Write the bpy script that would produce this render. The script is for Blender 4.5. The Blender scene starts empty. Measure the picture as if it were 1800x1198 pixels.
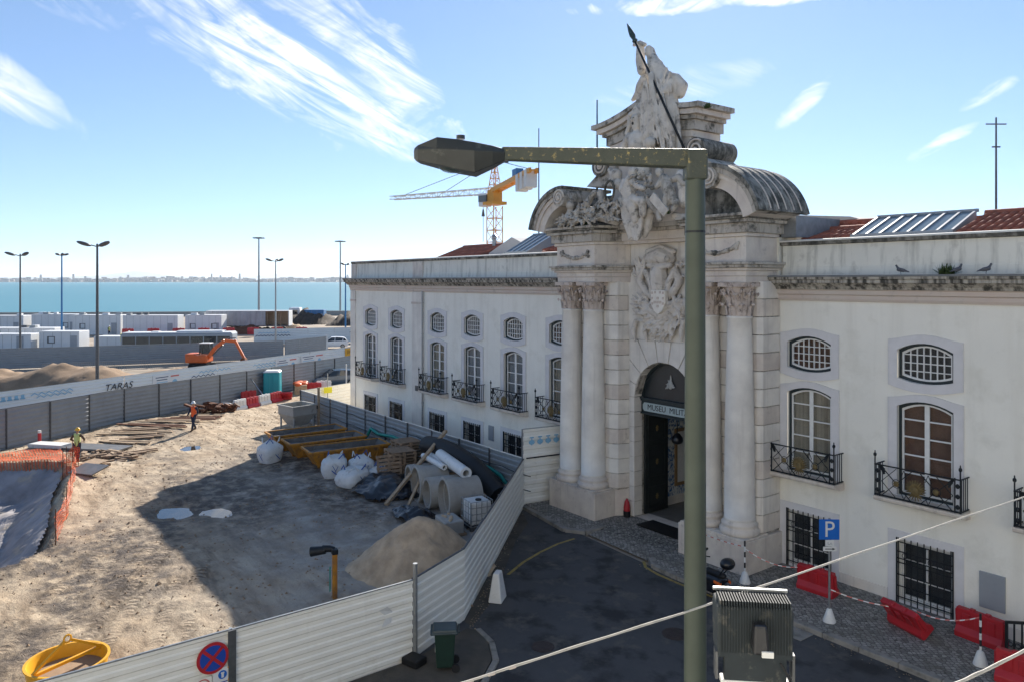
import bpy, bmesh, math, random
from mathutils import Vector, Matrix, noise
R = math.radians
random.seed(7)
SC = bpy.context.scene
COL = SC.collection

# ------------------------------------------------------------------ camera, sky, sun, exposure
# world axes: X runs along the museum front (towards the near end), Y into the building, Z up
AZ = math.atan(995 / 1319)
cam = bpy.data.cameras.new('camera')
cam.sensor_width = 36.0
cam.lens = 1319 / 1800 * 36
cam.shift_y = -105 / 1800
cam.clip_start = 0.1
cam.clip_end = 60000
camo = bpy.data.objects.new('camera', cam)
COL.objects.link(camo)
camo.location = (19.0, -22.3, 9.5)
fwd = Vector((-math.cos(AZ), math.sin(AZ), 0))
camo.rotation_euler = fwd.to_track_quat('-Z', 'Y').to_euler()
SC.camera = camo

SUN_TO = Vector((-13.2, 16.0, 10.84)).normalized()
sun = bpy.data.lights.new('sun', 'SUN')
sun.energy = 4.7
sun.angle = R(0.5)
sun.color = (1.0, 0.93, 0.83)
suno = bpy.data.objects.new('sun', sun)
COL.objects.link(suno)
suno.location = (-20, 30, 40)
suno.rotation_euler = SUN_TO.to_track_quat('Z', 'Y').to_euler()

world = bpy.data.worlds.new('World')
SC.world = world
world.use_nodes = True
world.cycles.sampling_method = 'MANUAL'
world.cycles.sample_map_resolution = 256
WN, WL = world.node_tree.nodes, world.node_tree.links
WN.clear()
sky = WN.new('ShaderNodeTexSky')
sky.sky_type = 'NISHITA'
sky.sun_disc = False
sky.sun_elevation = math.asin(SUN_TO.z)
sky.sun_rotation = math.atan2(SUN_TO.x, SUN_TO.y)
sky.altitude = 10
sky.air_density = 0.6
sky.dust_density = 0.05
sky.ozone_density = 2.4
SKY_STRENGTH = 0.115


def wmath(op, a, b=None, c=None, clamp=False):
    n = WN.new('ShaderNodeMath')
    n.operation = op
    n.use_clamp = clamp
    for i, v in enumerate((a, b, c)):
        if v is None:
            continue
        if isinstance(v, (int, float)):
            n.inputs[i].default_value = v
        else:
            WL.new(v, n.inputs[i])
    return n.outputs[0]


# clouds: thin cirrus placed by azimuth and elevation
tcw = WN.new('ShaderNodeTexCoord')
sepw = WN.new('ShaderNodeSeparateXYZ')
WL.new(tcw.outputs['Generated'], sepw.inputs[0])
dx, dy, dz = sepw.outputs
cA, sA = math.cos(AZ), math.sin(AZ)
w_f = wmath('ADD', wmath('MULTIPLY', dx, -cA), wmath('MULTIPLY', dy, sA))
w_r = wmath('ADD', wmath('MULTIPLY', dx, sA), wmath('MULTIPLY', dy, cA))
w_az = wmath('ARCTAN2', w_r, w_f)
w_el = wmath('ARCSINE', dz)


def streak_noise(ang, along, across, seed, det=6):
    """fibrous noise drawn out along one tilt of the sky"""
    c, s = math.cos(R(ang)), math.sin(R(ang))
    u = wmath('ADD', wmath('MULTIPLY', w_az, c), wmath('MULTIPLY', w_el, s))
    v = wmath('ADD', wmath('MULTIPLY', w_az, -s), wmath('MULTIPLY', w_el, c))
    comb = WN.new('ShaderNodeCombineXYZ')
    WL.new(wmath('MULTIPLY', u, along), comb.inputs[0]); WL.new(wmath('MULTIPLY', v, across), comb.inputs[1])
    nz = WN.new('ShaderNodeTexNoise')
    nz.noise_dimensions = '2D'
    nz.inputs['Scale'].default_value = 1.0
    nz.inputs['Detail'].default_value = det
    nz.inputs['Roughness'].default_value = 0.62
    nz.inputs['Distortion'].default_value = 0.5
    ad = WN.new('ShaderNodeVectorMath'); ad.operation = 'ADD'
    ad.inputs[1].default_value = (seed, seed * 1.7, 0)
    WL.new(comb.outputs[0], ad.inputs[0]); WL.new(ad.outputs[0], nz.inputs['Vector'])
    return nz.outputs[0]


NL = streak_noise(-27, 6.0, 46.0, 3.3, 7)
NR = streak_noise(24, 9.0, 42.0, 8.1, 5)
NB = streak_noise(-27, 9.0, 16.0, 5.9, 4)
rim = wmath('MULTIPLY', wmath('SUBTRACT', NB, 0.5), 2.6)


def cloud(az, el, ang, ln, wd, gain, nzo, thr=0.36):
    """one patch of cirrus; az/el centre, ang its tilt, ln/wd half sizes, all in degrees"""
    a = wmath('SUBTRACT', w_az, R(az))
    e = wmath('SUBTRACT', w_el, R(el))
    c, s = math.cos(R(ang)), math.sin(R(ang))
    u = wmath('ADD', wmath('MULTIPLY', a, c / R(ln)), wmath('MULTIPLY', e, s / R(ln)))
    v = wmath('ADD', wmath('MULTIPLY', a, -s / R(wd)), wmath('MULTIPLY', e, c / R(wd)))
    q = wmath('ADD', wmath('ADD', wmath('MULTIPLY', u, u), wmath('MULTIPLY', v, v)), rim)
    m = wmath('SUBTRACT', 1.0, q, clamp=True)
    n = wmath('MULTIPLY', wmath('SUBTRACT', nzo, thr), 3.4, clamp=True)
    return wmath('MULTIPLY', wmath('MULTIPLY', m, n), gain, clamp=True)


CL = [cloud(-17.5, 15.6, -25, 14, 3.4, 1.2, NL, 0.36),
      cloud(-12.5, 17.2, -36, 11, 2.7, 1.1, NL, 0.37),
      cloud(-35.5, 13.2, -30, 6.5, 1.6, 0.7, NL, 0.3),
      cloud(-33.0, 18.5, -20, 5.5, 1.0, 0.45, NL),
      cloud(17.0, 19.9, 1.0, 13.0, 0.8, 1.5, NR, 0.34),
      cloud(21.3, 12.5, 42, 2.9, 0.7, 0.95, NR, 0.33),
      cloud(29.6, 8.9, 27, 2.5, 0.6, 0.95, NR, 0.33),
      cloud(32.6, 12.0, 27, 2.0, 0.5, 0.7, NR, 0.33),
      cloud(13.0, 14.3, 8, 7.0, 1.2, 0.4, NL),
      # the same kind of cloud goes on outside the view
      cloud(90, 26, 20, 20, 5, 1.2, NR), cloud(-90, 30, -20, 22, 6, 1.2, NL)]
tot = CL[0]
for c_ in CL[1:]:
    tot = wmath('MAXIMUM', tot, c_)
bg_sky = WN.new('ShaderNodeBackground')
bg_sky.inputs[1].default_value = SKY_STRENGTH
sgam = WN.new('ShaderNodeGamma')
sgam.inputs[1].default_value = 0.66
stint = WN.new('ShaderNodeMix')
stint.data_type = 'RGBA'
stint.blend_type = 'MULTIPLY'
stint.inputs[0].default_value = 1
stint.inputs[7].default_value = (0.84, 1.02, 1.2, 1)
WL.new(sky.outputs[0], sgam.inputs[0])
WL.new(sgam.outputs[0], stint.inputs[6])
WL.new(stint.outputs[2], bg_sky.inputs[0])
bg_cl = WN.new('ShaderNodeBackground')
bg_cl.inputs[0].default_value = (1.0, 0.985, 0.97, 1)
bg_cl.inputs[1].default_value = 0.62
mixw = WN.new('ShaderNodeMixShader')
WL.new(wmath('MULTIPLY', tot, 0.92), mixw.inputs[0])
WL.new(bg_sky.outputs[0], mixw.inputs[1])
WL.new(bg_cl.outputs[0], mixw.inputs[2])
wout = WN.new('ShaderNodeOutputWorld')
WL.new(mixw.outputs[0], wout.inputs[0])

SC.view_settings.view_transform = 'Standard'
SC.view_settings.look = 'None'
SC.view_settings.gamma = 1
SC.view_settings.use_curve_mapping = False
SC.view_settings.exposure = 1.2
SC.render.engine = 'CYCLES'
SC.cycles.use_denoising = True
SC.cycles.max_bounces = 6
SC.cycles.diffuse_bounces = 3
SC.cycles.glossy_bounces = 3
SC.cycles.transparent_max_bounces = 12

# ------------------------------------------------------------------ materials


def mat(name, col, rough=0.8, metal=0.0, var=0.25, vscale=3.0, col2=None, bump=0.0, bscale=20.0, streak=None,
        stain=None, spec=0.4, vdet=6, thr=(0.35, 0.7)):
    """procedural surface: base colour wandering to col2, optional vertical rain streaks and blotchy stains, fine relief"""
    m = bpy.data.materials.new(name)
    m.use_nodes = True
    N, L = m.node_tree.nodes, m.node_tree.links
    b = N['Principled BSDF']
    b.inputs['Roughness'].default_value = rough
    b.inputs['Metallic'].default_value = metal
    b.inputs['Specular IOR Level'].default_value = spec
    tc = N.new('ShaderNodeTexCoord')
    geo = N.new('ShaderNodeNewGeometry')
    src = geo.outputs['Position']
    c2 = col2 or tuple(c * (1 - var) for c in col)

    def nz(scale, det=vdet, vec=None, rough_=0.6):
        n = N.new('ShaderNodeTexNoise')
        n.inputs['Scale'].default_value = scale
        n.inputs['Detail'].default_value = det
        n.inputs['Roughness'].default_value = rough_
        L.new(vec or src, n.inputs['Vector'])
        return n.outputs[0]

    def ramp(v, lo, hi):
        r = N.new('ShaderNodeMapRange')
        r.inputs[1].default_value = lo
        r.inputs[2].default_value = hi
        L.new(v, r.inputs[0])
        return r.outputs[0]

    def mixc(f, a, bcol):
        x = N.new('ShaderNodeMix')
        x.data_type = 'RGBA'
        L.new(f, x.inputs[0])
        for k, v in ((6, a), (7, bcol)):
            if isinstance(v, tuple):
                x.inputs[k].default_value = (*v, 1)
            else:
                L.new(v, x.inputs[k])
        return x.outputs[2]
    c = mixc(ramp(nz(vscale), *thr), tuple(col), tuple(c2))
    if streak:
        scol, sx, sz, lo, hi = streak
        mp = N.new('ShaderNodeMapping')
        mp.inputs['Scale'].default_value = (sx, sx, sz)
        L.new(src, mp.inputs[0])
        f = ramp(nz(1.0, 7, mp.outputs[0]), lo, hi)
        c = mixc(f, c, scol)
    if stain:
        scol, ss, lo, hi = stain
        c = mixc(ramp(nz(ss, 9, None, 0.68), lo, hi), c, scol)
    L.new(c, b.inputs['Base Color'])
    if bump:
        bp = N.new('ShaderNodeBump')
        bp.inputs['Strength'].default_value = bump
        bp.inputs['Distance'].default_value = 0.02
        L.new(nz(bscale, 5), bp.inputs['Height'])
        L.new(bp.outputs[0], b.inputs['Normal'])
    m.diffuse_color = (*col, 1)
    return m


M = {}


def mk(key, *a, **k):
    M[key] = mat(key, *a, **k)
    return M[key]


mk('plaster', (0.82, 0.795, 0.715), 0.9, var=0.08, vscale=0.5, bump=0.15, bscale=14,
   streak=((0.68, 0.65, 0.57), 2.0, 0.14, 0.5, 0.85), stain=((0.66, 0.635, 0.555), 0.8, 0.52, 0.74))
mk('parapet_plaster', (0.74, 0.72, 0.64), 0.9, var=0.12, vscale=0.8, bump=0.2, bscale=12,
   streak=((0.33, 0.32, 0.28), 4.0, 0.5, 0.5, 0.8), stain=((0.4, 0.38, 0.33), 1.4, 0.56, 0.75))
mk('lioz', (0.68, 0.615, 0.53), 0.72, var=0.12, vscale=1.3, bump=0.22, bscale=16, col2=(0.52, 0.45, 0.40),
   stain=((0.33, 0.29, 0.25), 2.3, 0.57, 0.74), streak=((0.4, 0.355, 0.31), 5, 0.45, 0.55, 0.8))
mk('lioz_pale', (0.77, 0.725, 0.65), 0.65, var=0.1, vscale=0.9, bump=0.12, bscale=20, col2=(0.58, 0.54, 0.49),
   streak=((0.47, 0.43, 0.385), 4, 0.2, 0.55, 0.85))
mk('lioz_pink', (0.55, 0.45, 0.39), 0.75, vscale=0.9, col2=(0.56, 0.51, 0.45), bump=0.15, bscale=14,
   stain=((0.36, 0.30, 0.26), 1.8, 0.55, 0.75))
mk('stone_weathered', (0.50, 0.46, 0.40), 0.85, vscale=1.6, col2=(0.38, 0.34, 0.29), bump=0.5, bscale=15,
   stain=((0.075, 0.072, 0.06), 2.1, 0.5, 0.64), streak=((0.16, 0.145, 0.12), 5.5, 0.5, 0.52, 0.72))
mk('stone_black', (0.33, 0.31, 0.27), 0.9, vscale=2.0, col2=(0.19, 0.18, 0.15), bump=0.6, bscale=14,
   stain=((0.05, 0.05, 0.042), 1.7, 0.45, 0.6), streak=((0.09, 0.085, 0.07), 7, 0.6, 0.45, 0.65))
mk('cornice_streaked', (0.45, 0.42, 0.36), 0.9, vscale=2.0, col2=(0.34, 0.31, 0.27), bump=0.3, bscale=16,
   streak=((0.055, 0.053, 0.045), 6.5, 0.7, 0.42, 0.6))
mk('statue_stone', (0.64, 0.59, 0.52), 0.8, vscale=2.4, col2=(0.46, 0.41, 0.35), bump=0.35, bscale=22,
   stain=((0.17, 0.155, 0.135), 2.8, 0.53, 0.68))
mk('surround', (0.66, 0.645, 0.645), 0.75, var=0.1, vscale=2.2, bump=0.1, bscale=25)
mk('lead', (0.24, 0.26, 0.28), 0.5, metal=0.3, var=0.3, vscale=4)
mk('white_cap', (0.7, 0.69, 0.64), 0.8, var=0.15, vscale=2, stain=((0.35, 0.34, 0.3), 2.5, 0.58, 0.75))
mk('dark_green', (0.018, 0.03, 0.034), 0.45, var=0.3, vscale=5)
mk('white_paint', (0.72, 0.72, 0.70), 0.55, var=0.1, vscale=6, stain=((0.4, 0.39, 0.37), 6, 0.62, 0.78))
mk('iron', (0.022, 0.026, 0.03), 0.5, metal=0.5, var=0.4, vscale=9)
mk('gilt', (0.20, 0.145, 0.06), 0.6, metal=0.35, var=0.5, vscale=14)
mk('curtain', (0.8, 0.74, 0.58), 0.9, var=0.12, vscale=3, streak=((0.45, 0.40, 0.3), 9, 0.1, 0.45, 0.7))
mk('pane_backing', (0.33, 0.18, 0.115), 0.7, var=0.35, vscale=3)  # brown shutters behind the panes
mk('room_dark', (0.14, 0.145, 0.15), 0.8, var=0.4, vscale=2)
mk('blind', (0.6, 0.63, 0.64), 0.85, var=0.15, vscale=2)
mk('roof_tile', (0.36, 0.115, 0.07), 0.85, vscale=2.2, col2=(0.22, 0.075, 0.05), bump=0.3, bscale=18,
   stain=((0.12, 0.08, 0.065), 3.0, 0.55, 0.72))
mk('grey_plaster', (0.50, 0.49, 0.48), 0.9, var=0.1, vscale=1)
mk('door_wood', (0.022, 0.026, 0.025), 0.5, var=0.4, vscale=4, bump=0.1, bscale=30)
mk('hoarding_white', (0.80, 0.775, 0.70), 0.45, var=0.07, vscale=1.2, stain=((0.6, 0.56, 0.48), 1.6, 0.6, 0.8),
   streak=((0.66, 0.63, 0.56), 3, 0.4, 0.6, 0.85))
mk('hoarding_grey', (0.27, 0.295, 0.31), 0.5, metal=0.15, var=0.12, vscale=1.4, stain=((0.19, 0.19, 0.185), 1.5, 0.6, 0.8))
mk('hoarding_far', (0.66, 0.69, 0.69), 0.6, var=0.06, vscale=0.8, stain=((0.5, 0.5, 0.47), 1.2, 0.62, 0.8))
mk('galv', (0.33, 0.345, 0.35), 0.4, metal=0.6, var=0.25, vscale=7)
mk('galv_dark', (0.12, 0.125, 0.13), 0.5, metal=0.5, var=0.3, vscale=7)
mk('print_blue', (0.23, 0.45, 0.62), 0.6, var=0.1, vscale=4)
mk('print_navy', (0.05, 0.075, 0.14), 0.6, var=0.1, vscale=4)
mk('print_red', (0.55, 0.16, 0.13), 0.6, var=0.1, vscale=4)
mk('ink', (0.018, 0.018, 0.022), 0.6, var=0.2, vscale=5)
mk('sand', (0.54, 0.40, 0.265), 0.95, vscale=2.0, col2=(0.34, 0.25, 0.165), bump=0.9, bscale=9)
mk('orange_plastic', (0.72, 0.13, 0.035), 0.5, var=0.2, vscale=6)
mk('red_plastic', (0.42, 0.02, 0.028), 0.42, var=0.18, vscale=3, stain=((0.33, 0.05, 0.05), 5, 0.6, 0.8))
mk('white_plastic', (0.68, 0.68, 0.66), 0.5, var=0.1, vscale=3, stain=((0.42, 0.39, 0.35), 4, 0.58, 0.75))
mk('yellow_paint', (0.50, 0.215, 0.022), 0.6, var=0.3, vscale=3, stain=((0.15, 0.085, 0.045), 3.5, 0.5, 0.68), streak=((0.25, 0.12, 0.04), 5, 1.2, 0.5, 0.7))
mk('yellow_bright', (0.72, 0.36, 0.015), 0.45, var=0.12, vscale=3, stain=((0.45, 0.24, 0.05), 5, 0.6, 0.8))
mk('bag_white', (0.64, 0.64, 0.62), 0.75, var=0.1, vscale=5, bump=0.3, bscale=26, stain=((0.38, 0.36, 0.33), 3.4, 0.56, 0.75))
mk('bag_print', (0.05, 0.12, 0.36), 0.7, var=0.2, vscale=6)
mk('black_plastic', (0.012, 0.013, 0.017), 0.28, var=0.4, vscale=6, bump=0.2, bscale=14, spec=0.5)
mk('black_rubber', (0.008, 0.0085, 0.0095), 0.6, var=0.3, vscale=6)
mk('concrete', (0.38, 0.36, 0.325), 0.9, var=0.18, vscale=2.2, bump=0.35, bscale=18, stain=((0.25, 0.23, 0.2), 3, 0.56, 0.75))
mk('pallet_wood', (0.33, 0.23, 0.15), 0.85, vscale=6, col2=(0.2, 0.135, 0.09), bump=0.3, bscale=30)
mk('plank_wood', (0.42, 0.31, 0.2), 0.85, vscale=5, col2=(0.27, 0.19, 0.125), bump=0.3, bscale=30)
mk('rust', (0.17, 0.065, 0.03), 0.9, vscale=7, col2=(0.08, 0.035, 0.022), bump=0.4, bscale=26)
mk('steel_plate', (0.2, 0.2, 0.2), 0.5, metal=0.4, var=0.3, vscale=2.5, stain=((0.28, 0.22, 0.16), 3, 0.55, 0.75))
mk('turquoise', (0.005, 0.24, 0.29), 0.45, var=0.12, vscale=2)
mk('hose_green', (0.01, 0.24, 0.19), 0.5, var=0.2, vscale=5)
mk('blue_sign', (0.006, 0.12, 0.48), 0.4, var=0.05, vscale=2)
mk('blue_paint', (0.03, 0.16, 0.36), 0.5, var=0.15, vscale=3)
mk('lamp_green', (0.046, 0.06, 0.047), 0.5, var=0.2, vscale=6, stain=((0.26, 0.22, 0.1), 16, 0.70, 0.75))
mk('lamp_lichen', (0.038, 0.046, 0.037), 0.6, vscale=9, col2=(0.05, 0.058, 0.047), bump=0.3, bscale=40,
   stain=((0.30, 0.235, 0.09), 26, 0.58, 0.68))
mk('lamp_head', (0.028, 0.032, 0.032), 0.4, var=0.3, vscale=7, stain=((0.1, 0.11, 0.1), 9, 0.56, 0.72))
mk('floodlight_body', (0.022, 0.03, 0.035), 0.75, metal=0.0, var=0.25, vscale=8, stain=((0.14, 0.13, 0.11), 12, 0.55, 0.75))
mk('cable_white', (0.55, 0.52, 0.46), 0.6, var=0.2, vscale=14)
mk('crane_yellow', (0.66, 0.30, 0.03), 0.5, var=0.12, vscale=1)
mk('crane_white', (0.62, 0.61, 0.58), 0.5, var=0.12, vscale=1)
mk('car_dark', (0.05, 0.085, 0.13), 0.2, var=0.1, vscale=1, spec=0.7)
mk('car_white', (0.68, 0.69, 0.7), 0.25, var=0.05, vscale=1, spec=0.6)
mk('car_glass', (0.02, 0.025, 0.03), 0.06, var=0.1, vscale=1, spec=0.8)
mk('tyre', (0.015, 0.015, 0.016), 0.8, var=0.2, vscale=9)
mk('container_white', (0.66, 0.67, 0.67), 0.5, var=0.06, vscale=0.5, stain=((0.48, 0.47, 0.45), 0.8, 0.6, 0.8))
mk('curtain_side', (0.40, 0.39, 0.40), 0.75, var=0.2, vscale=0.7, streak=((0.24, 0.23, 0.23), 1.5, 0.12, 0.5, 0.75))
mk('dark_earth', (0.045, 0.036, 0.03), 0.95, vscale=1.0, col2=(0.085, 0.06, 0.042), bump=0.8, bscale=4)
mk('brown_earth', (0.30, 0.205, 0.13), 0.95, vscale=0.9, col2=(0.20, 0.135, 0.085), bump=0.9, bscale=5)
mk('skin', (0.42, 0.24, 0.16), 0.6, var=0.08, vscale=12)
mk('vest_orange', (0.85, 0.13, 0.03), 0.7, var=0.15, vscale=9)
mk('vest_yellow', (0.55, 0.62, 0.22), 0.7, var=0.15, vscale=9)
mk('navy_cloth', (0.025, 0.032, 0.06), 0.85, var=0.25, vscale=9)
mk('helmet_white', (0.75, 0.75, 0.73), 0.35, var=0.05, vscale=5)
mk('helmet_yellow', (0.75, 0.42, 0.03), 0.35, var=0.05, vscale=5)
mk('boot', (0.10, 0.06, 0.035), 0.8, var=0.2, vscale=9)
mk('foliage', (0.05, 0.085, 0.025), 0.8, var=0.4, vscale=12)
mk('pigeon', (0.11, 0.115, 0.13), 0.7, var=0.4, vscale=14)
mk('yellow_line', (0.36, 0.27, 0.08), 0.8, var=0.3, vscale=4, stain=((0.1, 0.09, 0.07), 7, 0.55, 0.65))
mk('kerb', (0.27, 0.255, 0.23), 0.9, var=0.3, vscale=3, bump=0.5, bscale=14, stain=((0.13, 0.125, 0.11), 3, 0.52, 0.7))
mk('plaque', (0.30, 0.325, 0.355), 0.45, metal=0.2, var=0.08, vscale=3)
mk('far_land', (0.10, 0.125, 0.12), 0.95, var=0.4, vscale=0.004)
mk('far_house', (0.50, 0.47, 0.44), 0.9, vscale=0.012, col2=(0.30, 0.26, 0.24))


def glass_mat(name, tint=(0.02, 0.025, 0.03), trans=0.55, rough=0.08):
    m = bpy.data.materials.new(name)
    m.use_nodes = True
    N, L = m.node_tree.nodes, m.node_tree.links
    N.clear()
    out = N.new('ShaderNodeOutputMaterial')
    p = N.new('ShaderNodeBsdfPrincipled')
    p.inputs['Base Color'].default_value = (*tint, 1)
    p.inputs['Roughness'].default_value = rough
    nz = N.new('ShaderNodeTexNoise'); nz.inputs['Scale'].default_value = 3.0
    bp = N.new('ShaderNodeBump'); bp.inputs['Strength'].default_value = 0.05
    L.new(nz.outputs[0], bp.inputs['Height']); L.new(bp.outputs[0], p.inputs['Normal'])
    t = N.new('ShaderNodeBsdfTransparent')
    mx = N.new('ShaderNodeMixShader')
    mx.inputs[0].default_value = trans
    L.new(p.outputs[0], mx.inputs[1]); L.new(t.outputs[0], mx.inputs[2])
    L.new(mx.outputs[0], out.inputs[0])
    M[name] = m


glass_mat('pane', (0.02, 0.025, 0.03), 0.74, 0.04)
glass_mat('skylight_glass', (0.16, 0.21, 0.23), 0.15, 0.12)
glass_mat('cab_glass', (0.03, 0.05, 0.05), 0.4, 0.05)
glass_mat('orange_mesh', (0.80, 0.14, 0.04), 0.25, 0.6)


# ------------------------------------------------------------------ mesh helpers
class MB:
    def __init__(s):
        s.v, s.f = [], []

    def add(s, vs, fs):
        o = len(s.v)
        s.v.extend([tuple(p) for p in vs])
        s.f.extend([tuple(i + o for i in f) for f in fs])
        return s

    def box(s, c, d, rz=0.0, rx=0.0, ry=0.0, top=None):
        """centre c, full size d; top=(sx,sy) scales the upper face"""
        m = Matrix.Rotation(rz, 3, 'Z') @ Matrix.Rotation(ry, 3, 'Y') @ Matrix.Rotation(rx, 3, 'X')
        vs = []
        for k in (-1, 1):
            t = top if (top and k > 0) else (1, 1)
            for i, j in ((-1, -1), (1, -1), (1, 1), (-1, 1)):
                vs.append(Vector(c) + m @ Vector((i * d[0] / 2 * t[0], j * d[1] / 2 * t[1], k * d[2] / 2)))
        return s.add(vs, [(3, 2, 1, 0), (4, 5, 6, 7), (0, 1, 5, 4), (1, 2, 6, 5), (2, 3, 7, 6), (3, 0, 4, 7)])

    def bar(s, a, b, w, h=None):
        """square bar from a to b"""
        return s.tube([a, b], (w / 2) * 1.414, 4, twist=math.pi / 4, hr=(h or w) / w)

    def tube(s, pts, r, n=8, caps=True, twist=0.0, hr=1.0):
        pts = [Vector(p) for p in pts]
        rs = r if isinstance(r, (list, tuple)) else [r] * len(pts)
        vs, fs = [], []
        up0 = None
        for i, p in enumerate(pts):
            t = (pts[min(i + 1, len(pts) - 1)] - pts[max(i - 1, 0)])
            t = t.normalized() if t.length > 1e-9 else Vector((0, 0, 1))
            up = Vector((0, 0, 1)) if abs(t.z) < 0.95 else Vector((0, 1, 0))
            if up0 is not None and abs(t.dot(up0)) < 0.95:
                up = up0
            a = t.cross(up).normalized()
            b = a.cross(t).normalized()
            up0 = b
            for k in range(n):
                q = 2 * math.pi * k / n + twist
                vs.append(p + a * math.cos(q) * rs[i] + b * math.sin(q) * rs[i] * hr)
        for i in range(len(pts) - 1):
            for k in range(n):
                k2 = (k + 1) % n
                fs.append((i * n + k, i * n + k2, (i + 1) * n + k2, (i + 1) * n + k))
        if caps:
            fs.append(tuple(range(n - 1, -1, -1)))
            e = (len(pts) - 1) * n
            fs.append(tuple(range(e, e + n)))
        return s.add(vs, fs)

    def lathe(s, prof, n=24, c=(0, 0, 0), arc=2 * math.pi, caps=True):
        vs, fs = [], []
        full = abs(arc - 2 * math.pi) < 1e-6
        cols = n if full else n + 1
        for r, z in prof:
            for k in range(cols):
                q = arc * k / n
                vs.append((c[0] + r * math.cos(q), c[1] + r * math.sin(q), c[2] + z))
        for i in range(len(prof) - 1):
            for k in range(n):
                k2 = (k + 1) % cols
                fs.append((i * cols + k, i * cols + k2, (i + 1) * cols + k2, (i + 1) * cols + k))
        if caps and full:
            fs.append(tuple(range(cols - 1, -1, -1)))
            e = (len(prof) - 1) * cols
            fs.append(tuple(range(e, e + cols)))
        return s.add(vs, fs)

    def prism(s, poly, z0, z1):
        """plan polygon (counter-clockwise) raised from z0 to z1"""
        n = len(poly)
        vs = [(x, y, z0) for x, y in poly] + [(x, y, z1) for x, y in poly]
        fs = [tuple(range(n - 1, -1, -1)), tuple(range(n, 2 * n))]
        fs += [(i, (i + 1) % n, n + (i + 1) % n, n + i) for i in range(n)]
        return s.add(vs, fs)

    def xz(s, poly, y0, y1):
        """elevation polygon in x,z, thickened from y0 to y1"""
        n = len(poly)
        vs = [(x, y0, z) for x, z in poly] + [(x, y1, z) for x, z in poly]
        fs = [tuple(range(n)), tuple(range(2 * n - 1, n - 1, -1))]
        fs += [((i + 1) % n, i, n + i, n + (i + 1) % n) for i in range(n)]
        return s.add(vs, fs)

    def sweep_x(s, prof, x0, x1):
        """profile in y,z run from x0 to x1, closed ends"""
        n = len(prof)
        vs = [(x0, y, z) for y, z in prof] + [(x1, y, z) for y, z in prof]
        fs = [tuple(range(n)), tuple(range(2 * n - 1, n - 1, -1))]
        fs += [((i + 1) % n, i, n + i, n + (i + 1) % n) for i in range(n)]
        return s.add(vs, fs)

    def ball(s, c, r, n=10, m=6):
        r3 = r if isinstance(r, (tuple, list)) else (r, r, r)
        vs = [(c[0], c[1], c[2] - r3[2])]
        for i in range(1, m):
            t = math.pi * i / m - math.pi / 2
            for k in range(n):
                q = 2 * math.pi * k / n
                vs.append((c[0] + r3[0] * math.cos(t) * math.cos(q), c[1] + r3[1] * math.cos(t) * math.sin(q), c[2] + r3[2] * math.sin(t)))
        vs.append((c[0], c[1], c[2] + r3[2]))
        fs = [(0, 1 + (k + 1) % n, 1 + k) for k in range(n)]
        for i in range(m - 2):
            for k in range(n):
                a, b = 1 + i * n + k, 1 + i * n + (k + 1) % n
                fs.append((a, b, b + n, a + n))
        e = len(vs) - 1
        fs += [(e, 1 + (m - 2) * n + k, 1 + (m - 2) * n + (k + 1) % n) for k in range(n)]
        return s.add(vs, fs)

    def capsule(s, a, b, ra, rb=None, n=10):
        rb = ra if rb is None else rb
        s.tube([a, b], [ra, rb], n)
        s.ball(a, ra, n, 6)
        s.ball(b, rb, n, 6)
        return s

    def mesh(s, name, material=None, smooth=False):
        me = bpy.data.meshes.new(name)
        me.from_pydata(s.v, [], s.f)
        bm = bmesh.new(); bm.from_mesh(me)
        bmesh.ops.recalc_face_normals(bm, faces=bm.faces)
        bm.to_mesh(me); bm.free()
        if material:
            me.materials.append(M[material] if isinstance(material, str) else material)
        if smooth:
            me.polygons.foreach_set('use_smooth', [True] * len(me.polygons))
        return me

    def obj(s, name, material, parent=None, loc=(0, 0, 0), rz=0.0, smooth=False, bevel=0.0, auto=None):
        me = s.mesh(name, material, smooth)
        return put(name, me, parent, loc, rz, bevel, auto)


def put(name, me, parent=None, loc=(0, 0, 0), rz=0.0, bevel=0.0, auto=None):
    o = bpy.data.objects.new(name, me)
    COL.objects.link(o)
    o.parent = parent
    o.location = loc
    o.rotation_euler = (0, 0, rz)
    if bevel:
        b = o.modifiers.new('bevel', 'BEVEL')
        b.width = bevel; b.segments = 2; b.limit_method = 'ANGLE'; b.angle_limit = R(40)
    if auto:
        me.set_sharp_from_angle(angle=R(auto))
    return o


def tag(o, label=None, cat=None, group=None, kind=None):
    if label: o['label'] = label
    if cat: o['category'] = cat
    if group: o['group'] = group
    if kind: o['kind'] = kind
    return o


def thing(name, label, cat, loc=(0, 0, 0), rz=0.0, group=None):
    o = bpy.data.objects.new(name, None)
    COL.objects.link(o)
    o.location = loc
    o.rotation_euler = (0, 0, rz)
    o.empty_display_size = 0.3
    return tag(o, label, cat, group)


def copy_tree(o, parent=None, loc=None, rz=None, label=None):
    c = o.copy()
    COL.objects.link(c)
    c.parent = parent
    if loc is not None: c.location = loc
    if rz is not None: c.rotation_euler = (c.rotation_euler.x, c.rotation_euler.y, rz)
    if label: c['label'] = label
    for ch in list(o.children):
        copy_tree(ch, c)
    return c


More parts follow.
